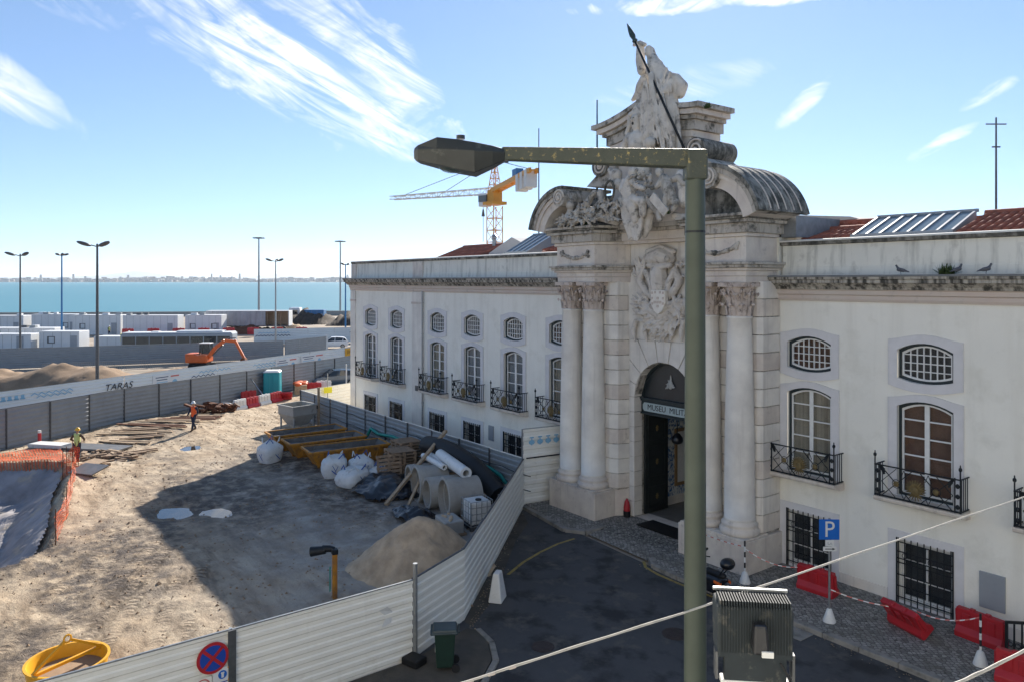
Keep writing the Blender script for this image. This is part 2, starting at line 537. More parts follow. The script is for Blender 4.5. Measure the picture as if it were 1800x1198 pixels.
def sculpt(name, mb, material, voxel=0.05, parent=None, loc=(0, 0, 0), rz=0.0, smooth=4, rough=0.0, rsize=0.25, cat=None):
    """melt overlapping shapes into one carved surface"""
    me = mb.mesh(name, material, True)
    o = put(name, me, parent, loc, rz)
    r = o.modifiers.new('remesh', 'REMESH')
    r.mode = 'VOXEL'; r.voxel_size = voxel; r.use_smooth_shade = True
    if smooth:
        s = o.modifiers.new('smooth', 'SMOOTH'); s.iterations = smooth; s.factor = 0.5
    if rough:
        t = bpy.data.textures.new(name + '_relief', 'CLOUDS'); t.noise_scale = rsize; t.noise_depth = 3
        d = o.modifiers.new('relief', 'DISPLACE'); d.texture = t; d.strength = rough; d.texture_coords = 'GLOBAL'
    return o


def text_mesh(body, size, material, name, parent=None, loc=(0, 0, 0), rot=(0, 0, 0), ext=0.003, align='CENTER', sx=1.0, shear=0.0):
    c = bpy.data.curves.new(name, 'FONT')
    c.body = body; c.size = size; c.extrude = ext; c.align_x = align; c.align_y = 'CENTER'; c.shear = shear
    c.resolution_u = 3
    t = bpy.data.objects.new(name + '_tmp', c)
    COL.objects.link(t)
    dg = bpy.context.evaluated_depsgraph_get()
    me = bpy.data.meshes.new_from_object(t.evaluated_get(dg))
    bpy.data.objects.remove(t)
    bpy.data.curves.remove(c)
    me.materials.clear(); me.materials.append(M[material])
    o = put(name, me, parent, loc)
    o.rotation_euler = rot
    o.scale = (sx, 1, 1)
    return o


# ------------------------------------------------------------------ ground, river, far shore, road, pavements


def soil_material():
    m = bpy.data.materials.new('yard_soil')
    m.use_nodes = True
    N, L = m.node_tree.nodes, m.node_tree.links
    b = N['Principled BSDF']
    b.inputs['Specular IOR Level'].default_value = 0.25
    geo = N.new('ShaderNodeNewGeometry')
    P = geo.outputs['Position']

    def nz(scale, det=6, r=0.6, vec=P, dist=0.0):
        n = N.new('ShaderNodeTexNoise')
        n.inputs['Scale'].default_value = scale; n.inputs['Detail'].default_value = det
        n.inputs['Roughness'].default_value = r; n.inputs['Distortion'].default_value = dist
        L.new(vec, n.inputs['Vector'])
        return n.outputs[0]

    def rng(v, lo, hi, a=0.0, bb=1.0):
        r = N.new('ShaderNodeMapRange')
        for i, x in ((1, lo), (2, hi), (3, a), (4, bb)):
            r.inputs[i].default_value = x
        L.new(v, r.inputs[0])
        return r.outputs[0]

    def mixc(f, a, c):
        x = N.new('ShaderNodeMix'); x.data_type = 'RGBA'
        if isinstance(f, float): x.inputs[0].default_value = f
        else: L.new(f, x.inputs[0])
        for k, v in ((6, a), (7, c)):
            if isinstance(v, tuple): x.inputs[k].default_value = (*v, 1)
            else: L.new(v, x.inputs[k])
        return x.outputs[2]

    def mth(op, a, bb):
        n = N.new('ShaderNodeMath'); n.operation = op
        for i, v in enumerate((a, bb)):
            if isinstance(v, (int, float)): n.inputs[i].default_value = v
            else: L.new(v, n.inputs[i])
        return n.outputs[0]
    at = N.new('ShaderNodeAttribute'); at.attribute_name = 'wet'
    gr = N.new('ShaderNodeAttribute'); gr.attribute_name = 'dusty'
    tr = N.new('ShaderNodeAttribute'); tr.attribute_name = 'track'
    ta = N.new('ShaderNodeAttribute'); ta.attribute_name = 'along'
    c = mixc(rng(nz(0.45, 7), 0.35, 0.68), (0.53, 0.43, 0.31), (0.39, 0.29, 0.19))
    # stretched smears left by wheels and shovels
    mp = N.new('ShaderNodeMapping'); mp.inputs['Rotation'].default_value = (0, 0, R(58)); mp.inputs['Scale'].default_value = (0.35, 1.9, 1)
    L.new(P, mp.inputs[0])
    c = mixc(rng(nz(1.0, 8, 0.66, mp.outputs[0], 0.4), 0.47, 0.66), c, (0.215, 0.155, 0.10))
    c = mixc(rng(nz(2.6, 9, 0.7), 0.56, 0.72), c, (0.15, 0.11, 0.075))
    grey = mixc(rng(nz(0.8, 7), 0.38, 0.62), (0.44, 0.405, 0.36), (0.27, 0.24, 0.21))
    c = mixc(mth('MULTIPLY', gr.outputs['Fac'], rng(nz(0.6, 6), 0.3, 0.55, 0.35, 1.0)), c, grey)
    wetf = mth('MULTIPLY', at.outputs['Fac'], rng(nz(1.3, 8, 0.68), 0.36, 0.56))
    c = mixc(wetf, c, (0.075, 0.055, 0.04))
    wv = N.new('ShaderNodeMath'); wv.operation = 'SINE'
    L.new(mth('ADD', mth('MULTIPLY', ta.outputs['Fac'], 30.0), mth('MULTIPLY', nz(2.2, 3), 5.0)), wv.inputs[0])
    tread = mth('MULTIPLY', tr.outputs['Fac'], rng(wv.outputs[0], -0.3, 0.4))
    c = mixc(mth('MULTIPLY', tread, rng(nz(0.7, 6), 0.46, 0.62)), c, (0.13, 0.095, 0.066))
    c = mixc(rng(nz(14, 4, 0.7), 0.66, 0.74, 0, 0.6), c, (0.5, 0.46, 0.4))
    L.new(c, b.inputs['Base Color'])
    L.new(rng(wetf, 0, 1, 0.95, 0.62), b.inputs['Roughness'])
    h = mth('ADD', mth('MULTIPLY', nz(3.2, 9, 0.68), 1.0), mth('MULTIPLY', nz(16, 5, 0.7), 0.35))
    h = mth('SUBTRACT', h, mth('MULTIPLY', mth('MULTIPLY', tread, rng(nz(0.7, 6), 0.42, 0.6)), 0.3))
    bp = N.new('ShaderNodeBump'); bp.inputs['Strength'].default_value = 0.75; bp.inputs['Distance'].default_value = 0.11
    L.new(h, bp.inputs['Height'])
    L.new(bp.outputs[0], b.inputs['Normal'])
    M['yard_soil'] = m


soil_material()
M['plain_soil'] = mat('plain_soil', (0.36, 0.30, 0.235), 0.95, vscale=0.25, col2=(0.25, 0.2, 0.15), bump=0.6, bscale=3)
M['lane'] = mat('lane', (0.19, 0.18, 0.17), 0.9, vscale=0.5, col2=(0.13, 0.125, 0.12), bump=0.2, bscale=30)
M['asphalt'] = mat('asphalt', (0.072, 0.073, 0.077), 0.8, vscale=0.55, col2=(0.046, 0.047, 0.05), bump=0.35, bscale=70,
                   stain=((0.125, 0.115, 0.10), 1.1, 0.53, 0.7), streak=((0.026, 0.026, 0.028), 0.9, 0.9, 0.5, 0.62))


def cobble_material():
    m = bpy.data.materials.new('cobbles')
    m.use_nodes = True
    N, L = m.node_tree.nodes, m.node_tree.links
    b = N['Principled BSDF']; b.inputs['Roughness'].default_value = 0.75
    geo = N.new('ShaderNodeNewGeometry')
    v = N.new('ShaderNodeTexVoronoi'); v.inputs['Scale'].default_value = 8.5; v.inputs['Randomness'].default_value = 0.55
    e = N.new('ShaderNodeTexVoronoi'); e.feature = 'DISTANCE_TO_EDGE'
    e.inputs['Scale'].default_value = 8.5; e.inputs['Randomness'].default_value = 0.55
    n = N.new('ShaderNodeTexNoise'); n.inputs['Scale'].default_value = 0.9; n.inputs['Detail'].default_value = 8
    mp = N.new('ShaderNodeMapping'); mp.inputs['Rotation'].default_value = (0, 0, R(40))
    L.new(geo.outputs['Position'], mp.inputs[0])
    for t in (v, e): L.new(mp.outputs[0], t.inputs['Vector'])
    L.new(geo.outputs['Position'], n.inputs['Vector'])
    cr = N.new('ShaderNodeValToRGB')
    cr.color_ramp.elements[0].color = (0.16, 0.15, 0.135, 1); cr.color_ramp.elements[1].color = (0.36, 0.345, 0.31, 1)
    sp = N.new('ShaderNodeSeparateColor'); L.new(v.outputs['Color'], sp.inputs[0]); L.new(sp.outputs[0], cr.inputs[0])
    er = N.new('ShaderNodeMapRange'); er.inputs[1].default_value = 0.02; er.inputs[2].default_value = 0.11
    L.new(e.outputs['Distance'], er.inputs[0])
    mx = N.new('ShaderNodeMix'); mx.data_type = 'RGBA'
    mx.inputs[6].default_value = (0.06, 0.055, 0.045, 1)
    L.new(er.outputs[0], mx.inputs[0]); L.new(cr.outputs[0], mx.inputs[7])
    m2 = N.new('ShaderNodeMix'); m2.data_type = 'RGBA'; m2.inputs[7].default_value = (0.11, 0.10, 0.08, 1)
    nr = N.new('ShaderNodeMapRange'); nr.inputs[1].default_value = 0.52; nr.inputs[2].default_value = 0.72
    nr.inputs[4].default_value = 0.75
    L.new(n.outputs[0], nr.inputs[0]); L.new(nr.outputs[0], m2.inputs[0]); L.new(mx.outputs[2], m2.inputs[6])
    L.new(m2.outputs[2], b.inputs['Base Color'])
    bp = N.new('ShaderNodeBump'); bp.inputs['Strength'].default_value = 0.8; bp.inputs['Distance'].default_value = 0.03
    L.new(er.outputs[0], bp.inputs['Height']); L.new(bp.outputs[0], b.inputs['Normal'])
    M['cobbles'] = m


cobble_material()


def water_material():
    m = bpy.data.materials.new('river_water')
    m.use_nodes = True
    N, L = m.node_tree.nodes, m.node_tree.links
    b = N['Principled BSDF']
    b.inputs['Base Color'].default_value = (0.055, 0.23, 0.29, 1)
    b.inputs['Roughness'].default_value = 0.42
    b.inputs['IOR'].default_value = 1.33
    b.inputs['Specular IOR Level'].default_value = 0.3
    geo = N.new('ShaderNodeNewGeometry')
    n = N.new('ShaderNodeTexNoise'); n.inputs['Scale'].default_value = 0.05; n.inputs['Detail'].default_value = 8
    n2 = N.new('ShaderNodeTexNoise'); n2.inputs['Scale'].default_value = 0.0025; n2.inputs['Detail'].default_value = 5
    for t in (n, n2): L.new(geo.outputs['Position'], t.inputs['Vector'])
    cr = N.new('ShaderNodeMix'); cr.data_type = 'RGBA'
    cr.inputs[6].default_value = (0.06, 0.195, 0.25, 1); cr.inputs[7].default_value = (0.085, 0.235, 0.275, 1)
    L.new(n2.outputs[0], cr.inputs[0]); L.new(cr.outputs[2], b.inputs['Base Color'])
    bp = N.new('ShaderNodeBump'); bp.inputs['Strength'].default_value = 0.5; bp.inputs['Distance'].default_value = 0.9
    L.new(n.outputs[0], bp.inputs['Height']); L.new(bp.outputs[0], b.inputs['Normal'])
    M['river_water'] = m


water_material()
M['puddle'] = mat('puddle', (0.05, 0.042, 0.034), 0.03, var=0.2, vscale=2, spec=0.7)


def view_pt(r, f, z=0.0):
    """point r metres right of and f metres beyond the camera (used for the far shore only)"""
    return (19 + sA * r - cA * f, -22.3 + cA * r + sA * f, z)


# land out to the quay: one sheet; the river beyond
L0, L1, L2, L3 = view_pt(-900, 150), view_pt(-145, 196), view_pt(60, 224), view_pt(900, 330)
bm = bmesh.new()
for lp_ in ([view_pt(-900, -250), view_pt(900, -250), L3, L2, L1, L0], [(-30.0, -24.9), (-8.0, -24.9), (-8.0, -9.0), (-30.0, -9.0)]):   # left open where the yard is dug out
    vv = [bm.verts.new((q[0], q[1], -0.06)) for q in lp_]
    for i in range(len(vv)): bm.edges.new((vv[i], vv[(i + 1) % len(vv)]))
bmesh.ops.triangle_fill(bm, use_beauty=True, use_dissolve=False, edges=bm.edges[:])
for a, b_ in ((L0, L1), (L1, L2), (L2, L3)):
    bm.faces.new([bm.verts.new(q) for q in ((*a[:2], -0.06), (*b_[:2], -0.06), (*b_[:2], -4), (*a[:2], -4))])
bmesh.ops.recalc_face_normals(bm, faces=bm.faces)
lm = bpy.data.meshes.new('ground'); bm.to_mesh(lm); bm.free()
lm.materials.append(M['plain_soil'])
tag(put('ground', lm), kind='structure')
sea = MB()
sea.add([view_pt(-30000, 100, -2.2), view_pt(30000, 100, -2.2), view_pt(30000, 30000, -2.2), view_pt(-30000, 30000, -2.2)], [(0, 1, 2, 3)])
tag(sea.obj('river', 'river_water'), kind='structure')

# far shore, its town and the hills behind
rnd = random.Random(3)


def ridge(name, f, r0, r1, n, hfun, depth, material):
    mb = MB()
    vs, fs = [], []
    for i in range(n + 1):
        r = r0 + (r1 - r0) * i / n
        h = hfun(r)
        for j, (df, k) in enumerate(((0, -0.02), (0.12, 0.35), (0.45, 0.85), (0.7, 1.0), (1.0, 0.2))):
            vs.append(view_pt(r * (f + df * depth) / f, f + df * depth, max(-2.5, h * k * (1 + 0.25 * noise.noise((r * 0.004, j * 1.7, f * 0.01))))))
    for i in range(n):
        for j in range(4):
            a = i * 5 + j
            fs.append((a, a + 1, a + 6, a + 5))
    mb.add(vs, fs)
    return tag(mb.obj(name, material, smooth=True), kind='structure')


def shore_h(r):
    return 26 + 16 * noise.noise((r * 0.0011, 3.1, 0)) + 9 * noise.noise((r * 0.006, 1.0, 4))


def hill_h(r):
    x = r / 25000
    base = 130 + 45 * noise.noise((r * 0.00022, 8.0, 2))
    bump = 205 * math.exp(-((x + 0.497) / 0.042) ** 2) + 60 * math.exp(-((x + 0.535) / 0.09) ** 2) + 150 * math.exp(-((x + 0.29) / 0.06) ** 2)
    return base + bump


ridge('far_shore', 7000, -7500, 2500, 130, shore_h, 1400, 'far_land')
ridge('far_hills', 25000, -26000, 9000, 150, hill_h, 5000, 'far_land')
town = MB()
for i in range(900):
    r = rnd.uniform(-6500, -900)
    dens = 0.5 + 0.5 * noise.noise((r * 0.0012, 0.4, 9))
    if rnd.random() > dens + 0.35:
        continue
    f = 7000 + rnd.random() ** 1.6 * 900
    w, d, h = rnd.uniform(14, 60), rnd.uniform(14, 40), rnd.choice((9, 12, 15, 18, 22, 30))
    if rnd.random() < 0.02: w, d, h = 14, 14, rnd.uniform(45, 75)
    z = shore_h(r) * min(1, (f - 7000) / 500) * 0.8
    p = view_pt(r * f / 7000, f, z + h / 2 - 3)
    town.box(p, (w, d, h + 6), rz=rnd.random())
tag(town.obj('far_town', 'far_house'), 'pale town strung along the far river shore', 'town', kind='stuff')

# ---- the yard's earth
PIT = [(-25.8, -17.7), (-24.2, -17.3), (-19.5, -18.2), (-15.5, -18.7), (-12.0, -19.45), (-10.6, -20.4), (-9.8, -22.5), (-12, -25), (-27, -25), (-27.5, -20)]


def in_poly(x, y, poly):
    c = False
    for i in range(len(poly)):
        x1, y1 = poly[i]; x2, y2 = poly[i - 1]
        if (y1 > y) != (y2 > y) and x < (x2 - x1) * (y - y1) / (y2 - y1) + x1:
            c = not c
    return c


def seg_d(x, y, a, b):
    ax, ay = a; bx, by = b
    t = max(0, min(1, ((x - ax) * (bx - ax) + (y - ay) * (by - ay)) / ((bx - ax) ** 2 + (by - ay) ** 2 + 1e-9)))
    return math.hypot(x - ax - t * (bx - ax), y - ay - t * (by - ay))


def poly_d(x, y, poly):
    return min(seg_d(x, y, poly[i - 1], poly[i]) for i in range(len(poly)))


PUDDLES = [(-14.3, -14.7, 1.2, 0.26), (-13.0, -13.3, 0.65, 0.17), (-26.4, -11.1, 0.95, 0.2)]


def yard_h(x, y):
    h = 0.05 + 0.09 * noise.noise((x * 0.35, y * 0.35, 1)) + 0.05 * noise.noise((x * 1.1, y * 1.1, 5)) + 0.034 * noise.noise((x * 2.9, y * 2.9, 7))
    if in_poly(x, y, PIT):
        d = poly_d(x, y, PIT)
        h -= min(1.5, d * 0.75) + 0.0
    else:
        d = poly_d(x, y, PIT)
        if d < 1.2: h += 0.16 * (1 - d / 1.2)
    # heap of spoil and a low bank by the far hoarding
    h += 0.22 * math.exp(-(((x + 34) / 3.5) ** 2 + ((y + 12) / 2.2) ** 2))
    for px_, py_, pr_, pd_ in PUDDLES:
        h -= pd_ * math.exp(-((x - px_) ** 2 + (y - py_) ** 2 * 1.6) / pr_ ** 2)
    return h


TRACKS = [[(-3, -20.5), (-7, -17.8), (-11, -15.6), (-15, -14.2), (-20, -12.8)], [(-3.6, -22), (-8, -19.0), (-12, -17.0), (-16, -15.4), (-21, -13.9)],
          [(0, -19), (-2.2, -17.6), (-5, -16.6), (-9, -15.2)], [(-0.5, -21.0), (-3, -19.3), (-6, -18.0)]]
yx0, yx1, yy0, yy1, st = -47.0, 2.42, -25.0, 3.0, 0.13
nx, ny = int((yx1 - yx0) / st), int((yy1 - yy0) / st)
vs, fs, wet, dusty, trk, alg = [], [], [], [], [], []
idx = {}


def yard_inside(x, y):
    # line of the street hoarding, of the far hoarding and of the museum-side hoarding
    if y > -2.75 and x > -31.3: return False
    if x > -6.1 and (y + 2.8) * 7.4 - (x + 6) * -7.9 > 0 and x < 1.5: return False
    if x > 1.3 and (y + 10.7) * 1.0 + (x - 1.4) * 2.2 > 0: return False
    if (y + 19.6) * -14.4 - (x + 32) * 27.6 > 0 and True: return x > -33 - (y + 19.6) * 0.522
    return x > -33 - (y + 19.6) * 0.522


for i in range(nx + 1):
    for j in range(ny + 1):
        x, y = yx0 + (yx1 - yx0) * i / nx, yy0 + (yy1 - yy0) * j / ny
        if not yard_inside(x, y):
            continue
        idx[i, j] = len(vs)
        vs.append((x, y, yard_h(x, y)))
        w = 0.0
        for cx, cy, rx, ry, k in ((-15.5, -12.5, 5.5, 2.6, 1.0), (-9.5, -17.5, 5.5, 2.0, 0.9), (-20, -7.5, 5, 3, 0.9), (-12, -8.2, 5, 2.2, 0.85),
                                  (-11, -20, 2.0, 2.0, 1.0), (-24, -13, 4, 1.2, 0.5), (-4, -20.5, 2.5, 1.8, 0.7), (-33, -11.5, 5, 1.6, 0.6), (-7.5, -19.2, 3.2, 1.0, 1.0), (-12.5, -15.6, 3.0, 0.8, 0.9)):
            w = max(w, k * math.exp(-((x - cx) / rx) ** 2 - ((y - cy) / ry) ** 2))
        wet.append(min(1.0, w * 1.5))
        g = 1 / (1 + math.exp(-(y + 14.2 + 0.14 * (x + 6)) / 1.2)) * (1 / (1 + math.exp(-(x + 20) / 2.0)))
        dusty.append(g)
        t, al = 0.0, 0.0
        run = 0.0
        for tr_ in TRACKS:
            run = 0.0
            for a, b_ in zip(tr_, tr_[1:]):
                for off in (-0.32, 0.32):
                    ln = math.hypot(b_[0] - a[0], b_[1] - a[1])
                    nxn, nyn = -(b_[1] - a[1]) / ln, (b_[0] - a[0]) / ln
                    d = seg_d(x, y, (a[0] + nxn * off, a[1] + nyn * off), (b_[0] + nxn * off, b_[1] + nyn * off))
                    if d < 0.27 and 1 - d / 0.3 > t:
                        t = 1 - (d / 0.3) ** 2
                        al = run + ((x - a[0]) * (b_[0] - a[0]) + (y - a[1]) * (b_[1] - a[1])) / ln + abs(d) * 0.6
                run += math.hypot(b_[0] - a[0], b_[1] - a[1])
        trk.append(t); alg.append(al)
for i in range(nx):
    for j in range(ny):
        q = [idx.get(k) for k in ((i, j), (i + 1, j), (i + 1, j + 1), (i, j + 1))]
        if None not in q:
            fs.append(tuple(q))
me = bpy.data.meshes.new('yard_ground')
me.from_pydata(vs, [], fs)
for nm, data in (('wet', wet), ('dusty', dusty), ('track', trk), ('along', alg)):
    a = me.attributes.new(nm, 'FLOAT', 'POINT')
    a.data.foreach_set('value', data)
me.materials.append(M['yard_soil'])
me.polygons.foreach_set('use_smooth', [True] * len(me.polygons))
tag(put('yard_ground', me), kind='structure')


def blob(cx, cy, rx, ry, z, n=28, seed=0, rough=0.35):
    return [(cx + rx * math.cos(2 * math.pi * k / n) * (1 + rough * noise.noise((math.cos(2 * math.pi * k / n) * 2.8, math.sin(2 * math.pi * k / n) * 2.8, seed))),
             cy + ry * math.sin(2 * math.pi * k / n) * (1 + rough * noise.noise((math.cos(2 * math.pi * k / n) * 2.8 + 5, math.sin(2 * math.pi * k / n) * 2.8, seed))), z) for k in range(n)]


for (cx, cy, rr, dd), lab in zip(PUDDLES, ('large puddle reflecting the sky in the shaded earth', 'small puddle beside the large puddle in the shade', 'pale puddle on the sunlit earth below the walking worker')):
    mb = MB(); p = blob(cx, cy, rr * 1.35, rr * 1.15, yard_h(cx, cy) + dd * 0.4, n=40, seed=2, rough=0.2)
    mb.add(p, [tuple(range(len(p)))])
    tag(mb.obj('puddle', 'puddle'), lab, 'puddle', kind='structure')

# geotextile lining of the pit
vs, fs, idx = [], [], {}
for i in range(180):
    for j in range(92):
        x, y = -28 + 18.5 * i / 179, -25 + 8 * j / 91
        if in_poly(x, y, PIT) and poly_d(x, y, PIT) > 0.35:
            idx[i, j] = len(vs)
            vs.append((x, y, yard_h(x, y) + 0.16 + 0.16 * abs(noise.noise((x * 0.7 + y * 0.5, y * 1.1, 3))) + 0.09 * noise.noise((x * 1.6, y * 1.6, 6)) + 0.04 * noise.noise((x * 4, y * 4, 2))))
for i in range(179):
    for j in range(91):
        q = [idx.get(k) for k in ((i, j), (i + 1, j), (i + 1, j + 1), (i, j + 1))]
        if None not in q: fs.append(tuple(q))
mb = MB(); mb.add(vs, fs)
M['geotextile'] = mat('geotextile', (0.31, 0.295, 0.305), 0.9, vscale=0.9, col2=(0.17, 0.16, 0.165), bump=0.4, bscale=9, stain=((0.40, 0.33, 0.25), 1.1, 0.54, 0.7))
o = mb.obj('geotextile_sheet', 'geotextile', smooth=True)
tag(o, 'grey geotextile sheet lining the pit behind the orange netting', 'sheet')

# ---- road, lane, pavements
rd = MB()
rd.add([(2.5, -60, 0), (60, -60, 0), (60, -3.62, 0), (3.1, -3.62, 0), (-6.0, -2.9, 0), (-6.0, -2.9, 0), (1.4, -10.7, 0), (2.42, -12.9, 0)],
       [(0, 1, 2, 3, 4, 6, 7)])
tag(rd.obj('road', 'asphalt'), kind='structure')
ln = MB()
ln.add([(-29.3, -26, -0.02), (-36.5, -26, -0.02), (-62, 45, -0.02), (-52, 45, -0.02)], [(0, 1, 2, 3)])
tag(ln.obj('lane', 'lane'), kind='structure')
PZ = 0.13


def kerb_run(pts, z=PZ, w=0.22, step=0.95, name='kerb_stone', parent=None):
    run = [Vector((*p, 0)) for p in pts]
    for a, b_ in zip(run, run[1:]):
        d = b_ - a
        n = max(1, round(d.length / step))
        ang = math.atan2(d.y, d.x)
        for i in range(n):
            c = a + d * ((i + 0.5) / n)
            mb = MB(); mb.box((0, 0, 0), (d.length / n - 0.018, w, z + 0.06 + rnd.uniform(0, 0.012)))
            mb.obj(name, 'kerb', parent, (c.x, c.y, (z - 0.06) / 2 + 0.004), ang, bevel=0.018)


def pavement(name, poly, z=PZ):
    mb = MB(); mb.prism(poly, -0.05, z)
    return tag(mb.obj(name, 'cobbles'), kind='structure')


pv = pavement('pavement', [(1.55, -3.15), (2.05, -3.42), (3.2, -3.5), (45, -3.42), (45, 0.2), (4.3, 0.2), (1.5, 0.2)])
kerb_run([(1.5, -3.16), (2.0, -3.55), (3.1, -3.63), (7.0, -3.53), (12.0, -3.53), (20, -3.53), (30, -3.53)], parent=pv)
pv2 = pavement('pavement', [(-6.1, -2.75), (-2.6, -3.4), (-2.0, -3.02), (-2.0, 0.2), (-6.1, 0.2)])
kerb_run([(-5.9, -2.95), (-4.2, -3.22), (-2.55, -3.5), (-1.9, -3.05), (-1.9, -2.1)], parent=pv2, step=0.8)
# cobbled ramp up to the door
rp = MB()
rp.add([(-1.78, -3.05, 0.012), (1.4, -3.25, 0.012), (1.4, -0.3, 0.15), (-1.99, -0.3, 0.15), (-1.99, -2.0, 0.10)], [(0, 1, 2, 3, 4)])
tag(rp.obj('cobbled_ramp', 'cobbles'), kind='structure')
# near-side corner kerb beside the bin
kb = MB(); kb.prism([(2.5, -12.9), (1.9, -10.95), (2.15, -10.8), (2.9, -10.95), (3.7, -11.4), (4.35, -12.2), (4.75, -13.2), (5.0, -15), (5.1, -24), (2.55, -24)], -0.05, 0.04)
M['dirty_ground'] = mat('dirty_ground', (0.10, 0.088, 0.072), 0.9, vscale=1.2, col2=(0.05, 0.046, 0.04), bump=0.5, bscale=16)
pv3 = tag(kb.obj('pavement', 'dirty_ground'), kind='structure')
kerb_run([(2.1, -10.72), (2.95, -10.86), (3.78, -11.32), (4.45, -12.15), (4.87, -13.2), (5.12, -15), (5.22, -18), (5.25, -22)], z=0.05, w=0.16, step=0.7, parent=pv3)
# dirt along the foot of the street hoarding
dp = MB()
pp = [(-5.7, -3.2), (-4.2, -4.0), (-2.9, -5.6), (-1.2, -7.3), (0.6, -9.0), (1.8, -10.7), (1.5, -10.75), (-2.0, -7.2), (-5.95, -2.95)]
dp.add([(x, y, 0.005) for x, y in pp], [tuple(range(len(pp)))])
tag(dp.obj('roadside_dirt', 'dirty_ground'), kind='structure')
# worn yellow lines


def stripe(name, pts, w, material, z=0.006, parent=None):
    mb = MB()
    vs, fs = [], []
    for i, p in enumerate(pts):
        a, b_ = Vector(pts[max(0, i - 1)]), Vector(pts[min(len(pts) - 1, i + 1)])
        d = (b_ - a).normalized()
        nrm = Vector((-d.y, d.x))
        vs += [(p[0] + nrm.x * w / 2, p[1] + nrm.y * w / 2, z), (p[0] - nrm.x * w / 2, p[1] - nrm.y * w / 2, z)]
    for i in range(len(pts) - 1):
        fs.append((2 * i, 2 * i + 1, 2 * i + 3, 2 * i + 2))
    mb.add(vs, fs)
    return mb.obj(name, material, parent)


for pts in ([(-1.75, -3.75), (-1.7, -4.6), (-1.45, -5.6), (-1.05, -6.7), (-0.5, -7.75)], [(1.35, -3.38), (1.75, -3.72), (2.4, -3.86), (3.3, -3.9), (4.6, -3.86)]):
    tag(stripe('road_marking', pts, 0.11, 'yellow_line'), kind='structure')
# covers in the road
M['cast_iron'] = mat('cast_iron', (0.06, 0.045, 0.042), 0.7, metal=0.3, var=0.4, vscale=9, bump=0.6, bscale=40)
for x, y, r, lab in ((5.5, -6.6, 0.36, 'round iron manhole cover left of the lamp post'), (6.9, -5.7, 0.3, 'round iron manhole cover right of the lamp post'),
                     (3.9, -9.9, 0.3, 'round iron manhole cover near the bottom kerb')):
    mb = MB()
    mb.lathe([(r, 0.0), (r, 0.012), (r - 0.04, 0.016), (r - 0.05, 0.009), (r - 0.12, 0.009), (r - 0.13, 0.015), (0.02, 0.015)], 28)
    tag(mb.obj('manhole_cover', 'cast_iron', None, (x, y, 0.002)), lab, 'manhole')
mb = MB(); mb.box((0, 0, 0.01), (0.85, 0.6, 0.02))
tag(mb.obj('utility_cover', 'kerb', None, (7.35, -3.98, 0.002), 0.0, bevel=0.006), 'pale square stone utility cover set in the road by the kerb', 'cover')
# ------------------------------------------------------------------ the museum: wings, windows, balconies, roofs
museum = thing('museum_building', 'long cream museum with stone portal, iron balconies and tiled roof', 'building', (0, 0, 0))
WIN_X = [-26.0, -22.45, -17.6, -14.05, -10.45, -6.9, 5.4, 9.0, 12.6, 16.2, 19.8]


def arc_z(u, side, mid):
    """height of a flat arch at u in -1..1"""
    return side + (mid - side) * (1 - u * u)


OPEN = {'ground': dict(w=1.5, zb=lambda u: 0.22, zt=lambda u: 1.98),
        'door': dict(w=1.55, zb=lambda u: 3.26, zt=lambda u: arc_z(u, 5.86, 6.05)),
        'mezz': dict(w=1.54, zb=lambda u: arc_z(u, 6.68, 6.56), zt=lambda u: arc_z(u, 7.50, 7.72))}
NS = 8


def wall_run(x0, x1, xs, z1=9.7):
    mb = MB()
    edges = [x0]
    for x in xs:
        edges += [x - 1.05, x + 1.05]
    edges.append(x1)
    for i in range(0, len(edges), 2):     # plain strips
        a, b_ = edges[i], edges[i + 1]
        mb.add([(a, 0, 0), (b_, 0, 0), (b_, 0, z1), (a, 0, z1)], [(0, 1, 2, 3)])
    for x in xs:
        cols = [-1.05]
        ops = [OPEN[k] for k in ('ground', 'door', 'mezz')]
        cuts = sorted(set([-1.05, 1.05] + [round(-o['w'] / 2 + o['w'] * k / NS, 4) for o in ops for k in range(NS + 1)]))
        for a, b_ in zip(cuts, cuts[1:]):
            mid = (a + b_) / 2
            za, zb_ = 0, 0
            for o in ops:
                h = o['w'] / 2
                if abs(mid) > h: continue
                ba, bb = o['zb'](a / h), o['zb'](b_ / h)
                mb.add([(x + a, 0, za), (x + b_, 0, zb_), (x + b_, 0, bb), (x + a, 0, ba)], [(0, 1, 2, 3)])
                za, zb_ = o['zt'](a / h), o['zt'](b_ / h)
                mb.add([(x + a, 0, ba), (x + b_, 0, bb), (x + b_, 0.3, bb), (x + a, 0.3, ba)], [(0, 1, 2, 3)])
                mb.add([(x + a, 0, za), (x + b_, 0, zb_), (x + b_, 0.3, zb_), (x + a, 0.3, za)], [(3, 2, 1, 0)])
            mb.add([(x + a, 0, za), (x + b_, 0, zb_), (x + b_, 0, z1), (x + a, 0, z1)], [(0, 1, 2, 3)])
        for o in ops:
            h = o['w'] / 2
            for s in (-1, 1):
                mb.add([(x + s * h, 0, o['zb'](s)), (x + s * h, 0.3, o['zb'](s)), (x + s * h, 0.3, o['zt'](s)), (x + s * h, 0, o['zt'](s))], [(0, 1, 2, 3)])
    return mb


wl = wall_run(-28.9, -4.6, WIN_X[:6])
wl.add([(-28.9, 0, 0), (-28.9, 14, 0), (-28.9, 14, 10.7), (-28.9, 0, 10.7)], [(0, 1, 2, 3)])
wl.obj('wall', 'plaster', museum)
wall_run(3.9, 22.0, WIN_X[6:]).obj('wall', 'plaster', museum)


